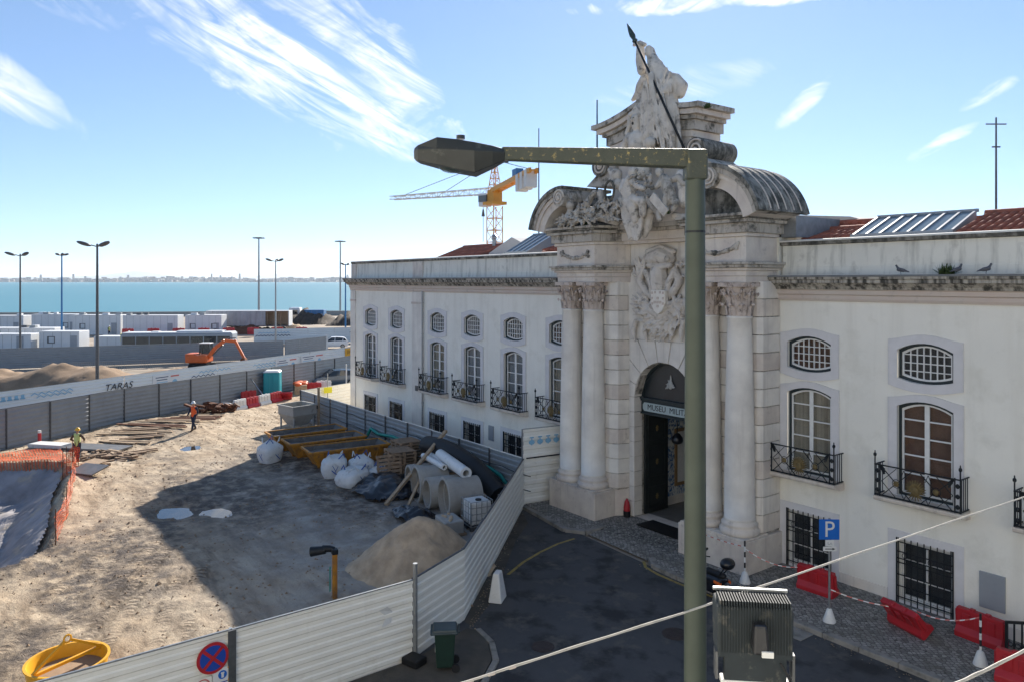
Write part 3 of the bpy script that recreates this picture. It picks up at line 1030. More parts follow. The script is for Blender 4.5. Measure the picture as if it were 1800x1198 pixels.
def ring(mb, outer, inner, y0, y1):
    """band between two loops of equal length in x,z; front at y0"""
    n = len(outer)
    for i in range(n):
        j = (i + 1) % n
        o1, o2, i1, i2 = outer[i], outer[j], inner[i], inner[j]
        mb.add([(o1[0], y0, o1[1]), (o2[0], y0, o2[1]), (i2[0], y0, i2[1]), (i1[0], y0, i1[1])], [(0, 1, 2, 3)])
        mb.add([(o1[0], y0, o1[1]), (o2[0], y0, o2[1]), (o2[0], y1, o2[1]), (o1[0], y1, o1[1])], [(3, 2, 1, 0)])
        mb.add([(i1[0], y0, i1[1]), (i2[0], y0, i2[1]), (i2[0], y1, i2[1]), (i1[0], y1, i1[1])], [(0, 1, 2, 3)])


def loop(w, zb, zt, n=NS):
    us = [-1 + 2 * k / n for k in range(n + 1)]
    return [(u * w / 2, zb(u)) for u in us] + [(u * w / 2, zt(u)) for u in reversed(us)]


def inset(o, d):
    return dict(w=o['w'] - 2 * d, zb=lambda u: o['zb'](u) + d, zt=lambda u: o['zt'](u) - d)


def flat_surround(kind):
    mb = MB()
    o = OPEN[kind]
    inn = loop(o['w'], o['zb'], o['zt'])
    if kind == 'mezz':
        out = loop(2.06, lambda u: arc_z(u, 6.46, 6.30), lambda u: 7.80 + 0.17 * max(0, math.cos(u * math.pi / 2)) ** 1.5)
    elif kind == 'door':
        out = loop(2.08, lambda u: 3.25, lambda u: 6.09 + 0.17 * max(0, math.cos(u * math.pi / 2)) ** 1.5)
        inn = loop(o['w'], lambda u: 3.25, o['zt'])
    else:
        out = loop(2.08, lambda u: 0.0, lambda u: 2.22)
    ring(mb, out, inn, -0.035, 0.02)
    if kind != 'ground':      # incised edge line
        ring(mb, [(x * 0.985, z) for x, z in out], [(x * 0.965, z + (0.02 if z < 5.9 and kind == 'door' else 0)) for x, z in out], -0.045, -0.03)
    return mb.mesh('surround_' + kind, 'surround')


def window_proto(kind):
    o = OPEN[kind]
    d = inset(o, 0.075)
    mb = MB(); ring(mb, loop(o['w'], o['zb'], o['zt']), loop(d['w'], d['zb'], d['zt']), 0.10, 0.24)
    frame = mb.mesh('window_' + kind, 'dark_green' if kind != 'ground' else 'white_paint')
    d2 = inset(o, 0.125)
    sb = MB(); ring(sb, loop(d['w'], d['zb'], d['zt']), loop(d2['w'], d2['zb'], d2['zt']), 0.135, 0.2)
    h = d2['w'] / 2
    if kind == 'mezz':
        xs = [-h + 2 * h * k / 7 for k in range(8)]
        zs = [6.66, 6.90, 7.13, 7.37, 7.62]
        mw = 0.028
    elif kind == 'door':
        xs = [-h, 0, h]
        zs = [3.38, 3.92, 4.45, 4.97, 5.48, 5.95]
        mw = 0.04
    else:
        xs = [-h, 0, h]
        zs = [0.34, 0.85, 1.36, 1.86]
        mw = 0.05
    for x in xs[1:-1]:
        w = mw if not (kind == 'door') else 0.13
        u = x / h
        sb.box((x, 0.165, (d2['zb'](u) + d2['zt'](u)) / 2), (w, 0.055, d2['zt'](u) - d2['zb'](u) + 0.02))
    for z in zs[1:-1]:
        # clip to the opening where it curves
        sb.box((0, 0.168, z), (d2['w'] + 0.01, 0.045, mw))
    sash = sb.mesh('sash_' + kind, 'white_paint')
    panes = []
    for xa, xb in zip(xs, xs[1:]):
        for k, (za, zb_) in enumerate(zip(zs, zs[1:])):
            top = k == len(zs) - 2
            bot = k == 0
            us = [xa / h, (xa + xb) / 2 / h, xb / h]
            lo = [(u * h, d2['zb'](u) if bot else za) for u in us]
            hi = [(u * h, d2['zt'](u) if top else zb_) for u in reversed(us)]
            pb = MB(); pb.xz(lo + hi, 0.172, 0.18)
            panes.append(pb.mesh('pane_' + kind, 'pane'))
    return frame, sash, panes


SUR = {k: flat_surround(k) for k in OPEN}
PROTO = {k: window_proto(k) for k in OPEN}
backing_mesh = {}
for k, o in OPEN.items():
    for mt in ('curtain', 'pane_backing', 'room_dark', 'blind'):
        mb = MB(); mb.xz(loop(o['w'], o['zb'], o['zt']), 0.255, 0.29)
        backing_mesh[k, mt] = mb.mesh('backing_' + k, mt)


def add_window(kind, x, back, each_pane=True):
    frame, sash, panes = PROTO[kind]
    put('window_surround', SUR[kind], museum, (x, 0, 0))
    w = put('window', frame, museum, (x, 0, 0))
    put('sash', sash, w)
    put('blind' if back in ('curtain', 'blind') else 'pane_backing', backing_mesh[kind, back], w)  # room_dark sheets have the unlit room's shade put into their colour
    if each_pane:
        for p in panes: put('pane', p, w)
    else:
        if not hasattr(add_window, 'joined'): add_window.joined = {}
        if kind not in add_window.joined:
            mb = MB()
            for p in panes: mb.add([v.co for v in p.vertices], [tuple(f.vertices) for f in p.polygons])
            add_window.joined[kind] = mb.mesh('glazing_' + kind, 'pane')
        put('glazing', add_window.joined[kind], w)


# iron window gratings
gm = MB()
for k in range(9):
    gm.bar((-0.72 + 0.18 * k, -0.05, 0.12), (-0.72 + 0.18 * k, -0.05, 2.02), 0.024)
for z in (0.3, 0.62, 0.95, 1.3, 1.42, 1.62, 1.9):
    gm.bar((-0.77, -0.05, z), (0.77, -0.05, z), 0.026)
for sx in (-0.77, 0.77):
    gm.bar((sx, -0.05, 0.12), (sx, -0.05, 2.02), 0.035)
    for z in (0.3, 1.9): gm.bar((sx, -0.05, z), (sx, 0.1, z), 0.03)
for k in range(4):
    gm.tube([(-0.54 + 0.36 * k + 0.075 * math.cos(t * 0.7854), -0.05, 1.52 + 0.075 * math.sin(t * 0.7854)) for t in range(9)], 0.01, 4, caps=False)
GRATE = gm.mesh('grating', 'iron')

# balcony: slab, lattice railing, gilt emblem
slab = MB()
slab.sweep_x([(0.0, 3.02), (-0.30, 3.04), (-0.50, 3.10), (-0.56, 3.13), (-0.58, 3.2), (-0.58, 3.245), (0.0, 3.255)], -1.2, 1.2)
SLAB = slab.mesh('balcony_slab', 'lioz')
rl = MB()
yf = -0.54
Z0, Z1 = 3.25, 4.16
for sx in (-1, 1):
    for xx, zt in ((1.16, 4.40), (1.02, 4.2)):
        rl.bar((sx * xx, yf, Z0), (sx * xx, yf, zt), 0.03)
    rl.ball((sx * 1.16, yf, 4.44), (0.05, 0.05, 0.06), 8, 5); rl.ball((sx * 1.16, yf, 4.52), (0.02, 0.02, 0.05), 6, 4)
    for z in (3.42, 3.7, 3.98): rl.ball((sx * 1.09, yf, z), (0.055, 0.03, 0.07), 8, 5)
    # shaft with wings at each end of the lattice
    for q in (-0.35, 0.0, 0.35):
        rl.bar((sx * 1.0, yf - 0.01, 4.16), (sx * (0.86 + 0.05 * abs(q)), yf - 0.02, 3.98 + 0.18 * q), 0.05)
    rl.bar((sx * 1.16, yf, Z0 + 0.03), (sx * 1.16, -0.0, Z0 + 0.03), 0.03)
    rl.bar((sx * 1.16, yf, Z1), (sx * 1.16, -0.0, Z1), 0.03)
    for k in range(4): rl.bar((sx * 1.16, -0.1 - 0.12 * k, Z0), (sx * 1.16, -0.1 - 0.12 * k, Z1), 0.018)
    # crossed lances
    rl.bar((sx * 0.97, yf, 4.12), (sx * 0.12, yf - 0.012, 3.28), 0.022)
    rl.bar((sx * 0.97, yf - 0.012, 3.28), (sx * 0.12, yf, 4.12), 0.022)
    rl.bar((sx * 0.97, yf, 3.70), (sx * 0.55, yf, 4.12), 0.016); rl.bar((sx * 0.97, yf, 3.70), (sx * 0.55, yf, 3.28), 0.016)
    rl.tube([(sx * (0.54 + 0.12 * math.cos(t * 0.5236)), yf, 3.70 + 0.12 * math.sin(t * 0.5236)) for t in range(13)], 0.011, 4, caps=False)
    # diamond hung between
    for (ax, az), (bx, bz) in (((0.33, 4.12), (0.25, 3.9)), ((0.33, 4.12), (0.42, 3.9)), ((0.33, 3.28), (0.25, 3.5)), ((0.33, 3.28), (0.42, 3.5))):
        rl.bar((sx * ax, yf, az), (sx * bx, yf, bz), 0.014)
for z, w in ((Z0 + 0.03, 0.035), (Z1, 0.035), (3.3, 0.018)):
    rl.bar((-1.18, yf, z), (1.18, yf, z), w)
RAIL = rl.mesh('railing', 'iron')
em = MB()
for k in range(15):   # a fan of blades like a shell trophy
    a = math.pi * (k / 14) * 1.25 - 0.39
    em.tube([(0, yf - 0.03, 3.62), (0.15 * math.cos(a), yf - 0.055, 3.64 + 0.16 * math.sin(a)), (0.29 * math.cos(a), yf - 0.03, 3.66 + 0.27 * math.sin(a))], [0.03, 0.036, 0.008], 5)
em.ball((0, yf - 0.05, 3.6), (0.13, 0.06, 0.15), 10, 6)
for k in range(7):
    a = math.pi + math.pi * k / 6
    em.tube([(0.05 * math.cos(a), yf - 0.03, 3.52), (0.2 * math.cos(a), yf - 0.04, 3.46 + 0.13 * math.sin(a))], [0.03, 0.01], 5)
for sx in (-1, 1):
    pass
EMB = em.mesh('emblem', 'gilt')
RS_ = MB(); RS_.ball((0, yf - 0.02, 3.70), (0.085, 0.035, 0.085), 10, 6)
ROS = RS_.mesh('rosette', 'gilt')
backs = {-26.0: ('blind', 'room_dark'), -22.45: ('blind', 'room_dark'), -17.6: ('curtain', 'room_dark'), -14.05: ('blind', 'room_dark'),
         -10.45: ('blind', 'room_dark'), -6.9: ('curtain', 'pane_backing'), 5.4: ('curtain', 'pane_backing'), 9.0: ('pane_backing', 'room_dark'),
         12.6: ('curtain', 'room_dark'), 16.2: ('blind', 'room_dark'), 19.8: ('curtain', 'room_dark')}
for x in WIN_X:
    near = x > 0
    add_window('door', x, backs[x][0], True)
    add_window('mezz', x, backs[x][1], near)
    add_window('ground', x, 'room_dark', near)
    put('grating', GRATE, museum, (x, 0, 0))
    b_ = put('balcony', SLAB, museum, (x, 0, 0))
    put('railing', RAIL, b_); put('emblem', EMB, b_); put('rosette', ROS, b_, (-0.54, 0, 0)); put('rosette', ROS, b_, (0.54, 0, 0))

# cornice, gutter, parapet and coping
for x0, x1 in ((-29.0, -5.05), (4.3, 22.0)):
    c = MB(); c.sweep_x([(0.1, 8.86), (-0.06, 8.86), (-0.10, 8.94), (-0.10, 9.04), (-0.16, 9.08), (-0.16, 9.2), (-0.2, 9.23), (0.1, 9.23)], x0, x1)
    c.obj('cornice_moulding', 'lioz_pink', museum)
    c = MB(); c.sweep_x([(0.1, 9.232), (-0.24, 9.232), (-0.27, 9.3), (-0.40, 9.40), (-0.5, 9.44), (-0.5, 9.53), (-0.56, 9.56), (-0.56, 9.62), (0.1, 9.62)], x0 - 0.12, x1 + 0.06)
    c.obj('cornice', 'cornice_streaked', museum)
    c = MB(); c.sweep_x([(0.1, 9.622), (-0.58, 9.622), (-0.60, 9.68), (-0.55, 9.68), (-0.52, 9.645), (0.1, 9.66)], x0 - 0.14, x1 + 0.08)
    c.obj('gutter', 'lead', museum)
    c = MB(); c.sweep_x([(0.05, 9.66), (0.05, 9.72), (0.07, 10.66), (0.4, 10.66), (0.4, 9.66)], x0 + 0.1, x1)
    c.obj('parapet', 'parapet_plaster', museum)
    c = MB(); c.sweep_x([(0.02, 9.668), (0.04, 9.95), (0.06, 9.96), (0.06, 9.668)], x0 + 0.12, x1 - 0.02)
    c.obj('parapet_base', 'parapet_plaster', museum)
    c = MB(); c.sweep_x([(0.045, 10.662), (-0.03, 10.68), (-0.05, 10.78), (0.5, 10.78), (0.5, 10.662)], x0 + 0.06, x1)
    c.obj('coping', 'stone_black', museum)
    c = MB(); c.sweep_x([(-0.06, 10.782), (-0.055, 10.83), (0.05, 10.85), (0.52, 10.85), (0.52, 10.782)], x0 + 0.05, x1 + 0.01)
    c.obj('coping_cap', 'white_cap', museum)
# stone strips at the corner and between the bays
for x0, x1 in ((-28.93, -28.2), (-20.4, -19.25)):
    s_ = MB(); s_.box(((x0 + x1) / 2, -0.03, 4.43), (x1 - x0, 0.1, 8.84)); s_.obj('pilaster', 'lioz_pale', museum, bevel=0.01)
    s_ = MB(); s_.box(((x0 + x1) / 2, -0.045, 8.2), (x1 - x0 + 0.06, 0.13, 0.12)); s_.obj('pilaster_band', 'lioz_pink', museum, bevel=0.01)
    s_ = MB(); s_.box(((x0 + x1) / 2, 0.03, 10.18), (x1 - x0, 0.1, 0.94)); s_.obj('parapet_pier', 'lioz', museum)
# base course
for x0, x1 in ((-28.95, -5.0), (4.3, 22.0)):
    pb = []
    xs = [x for x in WIN_X if x0 < x < x1]
    last = x0
    for x in xs + [x1 + 1.05]:
        if x - 1.05 - last > 0.1:
            s_ = MB(); s_.box(((last + x - 1.05) / 2, -0.012, 0.22), (x - 1.05 - last, 0.05, 0.44)); s_.obj('base_course', 'lioz_pale', museum)
        last = x + 1.05
# rainwater pipes
for x, z1 in ((-19.12, 8.9), (4.22, 9.0), (3.98, 3.0)):
    p = MB(); p.tube([(x, -0.1, 0.1), (x, -0.1, z1)], 0.05, 10)
    for z in (0.8, 2.4, 4.4, 6.4, 8.2):
        if z < z1: p.tube([(x, -0.1, z), (x, -0.1, z + 0.06)], 0.065, 10)
    p.obj('rain_pipe', 'lioz' if x > 4.2 else 'galv', museum, smooth=True, auto=40)
# grey service doors and plates on the wall
for x, z, w, h in ((10.74, 1.23, 0.62, 0.96), (-12.3, 1.75, 0.42, 0.75)):
    p = MB(); p.box((x, -0.03, z), (w, 0.06, h)); p.obj('meter_cabinet', 'plaque', museum, bevel=0.008)
p = MB(); p.box((-19.8, -0.1, 3.2), (0.3, 0.04, 0.3)); p.obj('vent_grille', 'galv_dark', museum)

# ---- roofs
RX0, RX1 = 4.6, 22.0


def roof_face(x0, x1, y0, z0, y1, z1):
    mb = MB(); mb.add([(x0, y0, z0), (x1, y0, z0), (x1, y1, z1), (x0, y1, z1), (x0, y0, z0 - 0.15), (x1, y0, z0 - 0.15), (x1, y1, z1 - 0.15), (x0, y1, z1 - 0.15)],
                      [(0, 1, 2, 3), (7, 6, 5, 4), (0, 4, 5, 1), (1, 5, 6, 2), (2, 6, 7, 3), (3, 7, 4, 0)])
    return mb.obj('roof', 'roof_tile', museum)


def tile_mesh(ln, r, nm):
    mb = MB()
    vs, fs = [], []
    for j, (t, rr) in enumerate(((0, r), (ln, r * 0.86))):
        for k in range(7):
            a = math.pi * k / 6
            vs.append((rr * math.cos(a), t, rr * math.sin(a) * 0.8))
    for k in range(6): fs.append((k, k + 1, k + 8, k + 7))
    fs.append((6, 5, 4, 3, 2, 1, 0))
    mb.add(vs, fs)
    return mb.mesh(nm, 'roof_tile', True)


def tiled(x0, x1, y0, z0, y1, z1, rows, pitch=0.23, jitter=0.012):
    rf = roof_face(x0, x1, y0, z0 - 0.02, y1, z1 - 0.02)
    sl = math.atan2(z1 - z0, y1 - y0)
    ln = math.hypot(z1 - z0, y1 - y0) / rows
    tm = tile_mesh(ln * 1.12, pitch * 0.42, 'tile')
    n = int((x1 - x0) / pitch)
    for i in range(n):
        for k in range(rows):
            t = k / rows
            o = put('tile', tm, rf, (x0 + (i + 0.5) * pitch + rnd.uniform(-jitter, jitter), y0 + (y1 - y0) * t, z0 + (z1 - z0) * t + 0.012))
            o.rotation_euler = (sl + rnd.uniform(-0.015, 0.015), 0, rnd.uniform(-0.02, 0.02))
    rd_ = MB()
    m = int((x1 - x0) / 0.42)
    for i in range(m):
        xa = x0 + (x1 - x0) * i / m
        rd_.tube([(xa, y1, z1 + 0.02), (xa + (x1 - x0) / m + 0.03, y1, z1 + 0.03)], [0.12, 0.105], 8)
    rd_.obj('ridge_tiles', 'roof_tile', rf, smooth=True, auto=50)
    return rf


tiled(9.55, 18.4, 0.62, 10.86, 2.7, 11.5, 4)
tiled(4.7, 6.35, 0.62, 10.86, 2.2, 11.25, 3)
roof_face(4.6, 22.0, 2.72, 11.48, 6.5, 10.5)
tiled(-10.2, -5.0, 1.6, 11.0, 4.4, 11.75, 4, pitch=0.3)
roof_face(-28.0, -10.2, 3.0, 10.9, 6.0, 11.2)
roof_face(-28.8, -4.0, 6.0, 11.0, 14.0, 10.7)
# skylights with glazing bars


def skylight(x0, x1, y0, z0, y1, z1, n, skew=0.0):
    fr = MB()
    def P(x, t): return (x + skew * t, y0 + (y1 - y0) * t, z0 + (z1 - z0) * t)
    for i in range(n + 1):
        x = x0 + (x1 - x0) * i / n
        fr.bar(P(x, 0), P(x, 1), 0.07)
    for t in (0, 1):
        fr.bar(P(x0 - 0.05, t), P(x1 + 0.05, t), 0.10)
    for xx in (x0, x1):   # cheeks
        a, b_ = P(xx, 0), P(xx, 1)
        fr.add([a, b_, (b_[0], b_[1], z0 - 0.2), (a[0], a[1], z0 - 0.2)], [(0, 1, 2, 3)])
    fr.add([P(x0, 1), P(x1, 1), (P(x1, 1)[0], y1 + 0.02, z0 - 0.2), (P(x0, 1)[0], y1 + 0.02, z0 - 0.2)], [(0, 1, 2, 3)])
    f = fr.obj('skylight', 'plaque', museum)
    for i in range(n):
        a, b_ = x0 + (x1 - x0) * i / n + 0.04, x0 + (x1 - x0) * (i + 1) / n - 0.04
        pb = MB(); pb.add([P(a, 0.02), P(b_, 0.02), P(b_, 0.98), P(a, 0.98)], [(0, 1, 2, 3)])
        pb.obj('pane', 'skylight_glass', f)
    under = MB(); under.add([(x0 + 0.05, y0 + 0.1, z0 - 0.12), (x1 - 0.05, y0 + 0.1, z0 - 0.12), (x1 - 0.05 + skew, y1 - 0.05, z1 - 0.3), (x0 + skew, y1 - 0.05, z1 - 0.3)], [(0, 1, 2, 3)])
    under.obj('lining', 'white_paint', f)


skylight(6.45, 9.4, 0.75, 10.93, 2.45, 11.62, 7)
skylight(-13.3, -11.4, 1.6, 11.0, 3.6, 12.05, 4)
# gabled attic blocks that rise behind the parapet
for pts, y0, y1, mt in (([(-19.5, 10.7), (-12.9, 10.7), (-14.0, 11.35), (-15.9, 12.05), (-18.0, 11.25)], 4.0, 9.0, 'grey_plaster'),
                        ([(-12.9, 10.7), (-8.5, 10.7), (-9.6, 11.6), (-11.4, 12.1)], 4.0, 6.5, 'grey_plaster'),
                        ([(3.0, 10.8), (6.9, 10.8), (6.55, 11.3), (5.2, 11.75), (3.0, 11.95)], 2.9, 5.0, 'grey_plaster')):
    g = MB(); g.xz(pts, y0, y1); g.obj('attic_gable', mt, museum)
for x0, x1, y0, z0, y1, z1 in ((-23.2, -18.2, 3.2, 10.9, 5.5, 11.75), (-15.2, -12.6, 3.4, 10.9, 4.6, 11.6), (4.6, 6.6, 2.2, 11.0, 2.85, 11.5)):
    tiled(x0, x1, y0, z0, y1, z1, 3, pitch=0.34)
for x, y, z in ((-19.3, 5.2, 11.6), (-13.4, 4.6, 11.55)):
    c = MB(); c.tube([(x, y, z), (x, y, z + 0.62)], 0.13, 10); c.tube([(x, y, z + 0.7), (x, y, z + 0.86)], [0.2, 0.02], 10); c.ball((x, y, z + 0.62), 0.17, 10, 6)
    c.obj('chimney', 'galv', museum, smooth=True, auto=50)
# carved figures: joints and girths in metres
S_WOMAN = [["c",[[0.13,-1.8,17.96],[0.17,-1.8,17.78]],[0.144,0.149]],["c",[[0.08,-1.9,17.83],[0.05,-1.9,17.79]],[0.041,0.041]],["c",[[0.22,-1.75,17.64],[0.35,-1.7,17.3]],[0.18,0.305]],["c",[[0.35,-1.7,17.3],[0.48,-1.65,16.84],[0.67,-1.6,16.36]],[0.305,0.323,0.357]],["c",[[0.67,-1.6,16.36],[0.96,-1.6,15.86],[1.02,-1.6,15.32],[1.02,-1.6,14.08]],[0.357,0.318,0.274,0.256]],["c",[[0.35,-1.5,16.35],[0.19,-1.45,15.75],[-0.21,-1.35,15.19],[-0.27,-1.35,14.28]],[0.316,0.318,0.322,0.346]],["c",[[0.54,-1.65,17.18],[0.75,-1.55,16.88],[1.11,-1.7,16.56]],[0.201,0.196,0.176]],["c",[[1.11,-1.7,16.56],[1.01,-1.85,16.29],[0.75,-1.95,16.15]],[0.176,0.149,0.115]],["c",[[0.26,-1.8,17.4],[0.24,-1.9,17.12],[0.4,-1.95,16.89]],[0.162,0.135,0.107]],["c",[[0.79,-1.6,16.91],[1.25,-1.6,16.68],[1.44,-1.5,16.39],[1.33,-1.5,16.15],[1.02,-1.6,16.11]],[0.133,0.184,0.201,0.193,0.132]],["c",[[0.93,-1.5,16.76],[1.22,-1.5,16.53],[1.16,-1.5,16.27]],[0.222,0.264,0.242]],["c",[[-0.38,-1.7,18.16],[-0.38,-1.7,17.7],[-0.27,-1.75,17.26]],[0.156,0.184,0.164]],["c",[[-0.64,-1.75,18.33],[-0.36,-1.75,18.31],[-0.12,-1.75,18.2]],[0.074,0.11,0.082]],["c",[[0.19,-1.72,17.92],[0.23,-1.62,17.75],[0.36,-1.55,17.46]],[0.117,0.081,0.117]],["c",[[-0.22,-1.6,17.0],[-0.46,-1.55,16.78],[-0.63,-1.5,16.54],[-0.95,-1.5,16.37]],[0.201,0.212,0.186,0.075]],["c",[[-0.35,-1.4,16.78],[-0.53,-1.4,16.4],[-0.6,-1.4,15.99],[-0.72,-1.4,15.6]],[0.277,0.26,0.242,0.214]],["c",[[1.05,-1.9,17.02],[0.9,-1.92,16.61],[0.71,-1.9,16.35]],[0.061,0.062,0.062]],["c",[[1.21,-1.88,16.86],[1.04,-1.88,16.5],[0.9,-1.85,16.27]],[0.052,0.061,0.053]],["c",[[0.32,-1.6,16.25],[0.26,-1.6,15.54],[0.44,-1.6,15.06]],[0.135,0.153,0.18]],["c",[[0.83,-1.78,15.85],[0.78,-1.78,15.2],[0.78,-1.78,14.32]],[0.115,0.097,0.115]],["c",[[1.27,-1.62,15.71],[1.35,-1.62,14.91],[1.38,-1.62,14.12]],[0.096,0.096,0.113]]]
S_GIRL = [["c",[[-0.28,-2.05,15.44],[-0.28,-2.05,15.19]],[0.209,0.163]],["c",[[-0.31,-2.0,15.13],[-0.22,-2.0,14.8]],[0.127,0.154]],["c",[[-0.64,-1.95,14.8],[0.1,-1.95,14.73]],[0.221,0.234]],["c",[[-0.27,-1.95,14.67],[-0.2,-1.95,14.21],[-0.08,-1.95,13.52]],[0.387,0.363,0.362]],["b",[[0.6,-2.25,14.44]],[0.203]],["b",[[-0.21,-2.2,14.5]],[0.181]],["c",[[0.27,-2.0,14.77],[0.49,-2.02,15.17],[0.54,-2.03,15.61],[0.58,-2.05,16.13],[0.49,-2.05,16.68],[0.43,-2.0,16.92]],[0.224,0.187,0.16,0.142,0.115,0.116]],["c",[[-0.77,-1.95,14.79],[-0.99,-1.95,14.5],[-1.3,-2.0,14.31]],[0.175,0.158,0.131]],["c",[[-0.66,-1.98,15.65],[-0.66,-1.98,15.28],[-0.8,-1.98,15.03],[-0.66,-1.98,14.78]],[0.083,0.101,0.092,0.074]],["c",[[-0.07,-1.95,15.55],[0.04,-1.95,15.26],[0.16,-1.95,15.06]],[0.081,0.09,0.081]],["c",[[-0.57,-2.02,15.67],[-0.31,-2.02,15.7],[-0.02,-2.02,15.58]],[0.101,0.118,0.099]],["c",[[-0.42,-2.05,15.78],[-0.29,-2.05,15.89],[-0.17,-2.05,15.73]],[0.055,0.064,0.054]],["c",[[-0.44,-1.7,15.92],[-0.19,-1.7,16.06],[-0.07,-1.7,15.67]],[0.138,0.155,0.136]]]
S_CHER1 = [["c",[[-0.14,-2.35,13.47],[-0.14,-2.35,13.41]],[0.191,0.169]],["c",[[-0.31,-2.3,13.21],[-0.51,-2.3,12.86]],[0.207,0.246]],["c",[[-0.41,-2.3,12.89],[-0.31,-2.3,12.55]],[0.245,0.259]],["c",[[-0.11,-2.4,13.11],[0.23,-2.5,12.89],[0.57,-2.55,12.78]],[0.132,0.109,0.086]],["c",[[-0.41,-2.3,12.48],[-0.06,-2.4,12.19],[-0.01,-2.35,11.71]],[0.26,0.227,0.147]],["c",[[-0.61,-2.3,13.17],[-0.67,-2.4,12.87],[-0.42,-2.45,12.62]],[0.127,0.112,0.096]],["c",[[-0.11,-2.35,12.45],[0.43,-2.45,12.33],[0.39,-2.4,11.9]],[0.213,0.173,0.13]]]
S_CHER2 = [["c",[[1.08,-2.3,13.35],[1.08,-2.3,13.28]],[0.163,0.142]],["c",[[1.25,-2.25,13.05],[1.48,-2.25,12.64]],[0.205,0.232]],["c",[[1.48,-2.25,12.6],[1.61,-2.25,12.31]],[0.225,0.203]],["c",[[1.24,-2.35,13.01],[1.1,-2.45,12.8],[0.91,-2.5,12.75]],[0.113,0.099,0.078]],["c",[[1.48,-2.2,12.99],[1.8,-2.1,13.07],[2.02,-2.1,12.84]],[0.105,0.14,0.125]],["c",[[1.47,-2.35,12.42],[1.43,-2.4,12.14],[1.15,-2.4,11.85],[1.24,-2.45,11.66]],[0.154,0.14,0.113,0.092]],["c",[[1.66,-2.25,12.38],[1.84,-2.3,12.15],[1.7,-2.3,11.95]],[0.154,0.132,0.098]],["c",[[0.63,-2.3,12.39],[0.91,-2.4,12.11],[1.1,-2.4,11.89],[1.15,-2.4,11.67]],[0.173,0.142,0.106,0.085]]]
S_DRAPE = [["c",[[-0.1,-2.15,12.1],[-0.2,-2.15,11.66],[-0.25,-2.15,11.22]],[0.258,0.244,0.185]],["c",[[0.1,-2.1,12.01],[0.01,-2.1,11.58],[-0.14,-2.1,11.1]],[0.22,0.206,0.126]],["c",[[-0.6,-2.1,12.21],[-0.65,-2.1,11.92],[-0.5,-2.1,11.38]],[0.225,0.248,0.187]],["c",[[-0.29,-2.32,11.88],[-0.19,-2.32,11.36],[-0.04,-2.32,10.98]],[0.059,0.066,0.051]],["c",[[0.03,-2.34,11.86],[0.03,-2.34,11.34],[0.03,-2.34,10.98]],[0.059,0.066,0.051]],["c",[[0.27,-2.3,11.84],[0.19,-2.3,11.37],[0.07,-2.3,11.01]],[0.058,0.066,0.044]],["c",[[-0.12,-2.34,11.72],[-0.09,-2.34,11.28],[-0.07,-2.34,10.98]],[0.044,0.044,0.037]],["c",[[0.16,-2.34,11.7],[0.13,-2.34,11.27],[0.07,-2.34,10.98]],[0.044,0.044,0.037]],["c",[[0.36,-2.0,11.85],[0.26,-2.0,11.49],[0.11,-2.0,11.13]],[0.183,0.169,0.088]],["c",[[0.69,-2.1,12.11],[0.4,-2.1,11.99],[0.15,-2.1,11.93]],[0.144,0.146,0.147]],["c",[[-1.33,-2.0,13.54],[-1.44,-2.0,13.28],[-1.12,-2.0,13.1]],[0.23,0.215,0.229]],["c",[[-1.66,-2.0,13.73],[-1.44,-2.0,13.52]],[0.116,0.154]],["c",[[-1.01,-2.0,12.48],[-1.28,-2.0,12.31],[-1.44,-2.0,11.98]],[0.228,0.215,0.231]],["c",[[1.53,-2.0,11.77],[1.8,-2.0,11.72],[2.03,-2.0,11.7]],[0.141,0.126,0.104]],["c",[[1.76,-1.95,13.16],[1.94,-1.95,12.65],[1.9,-1.95,12.24]],[0.21,0.244,0.244]]]
S_FOL = [["c",[[-2.45,-2.1,12.95],[-2.8,-2.1,12.62],[-3.03,-2.1,12.44]],[0.118,0.143,0.12]],["c",[[-2.11,-2.1,12.92],[-2.0,-2.1,12.56],[-2.34,-2.1,12.27]],[0.141,0.156,0.181]],["c",[[-3.09,-2.05,12.25],[-2.5,-2.05,12.13],[-1.83,-2.05,12.0],[-1.28,-2.05,11.81]],[0.241,0.261,0.272,0.23]],["c",[[-3.63,-2.1,11.96],[-3.27,-2.1,12.1]],[0.163,0.202]],["c",[[-4.32,-2.15,11.75],[-3.82,-2.15,12.13],[-3.76,-2.15,12.37]],[0.166,0.188,0.147]],["b",[[-3.73,-2.2,12.55]],[0.196]],["c",[[-3.89,-2.2,12.79],[-3.77,-2.2,12.86],[-3.58,-2.2,12.72]],[0.057,0.082,0.057]],["c",[[-3.51,-2.1,12.24],[-3.27,-2.1,12.46],[-2.8,-2.1,12.5]],[0.106,0.121,0.104]]]
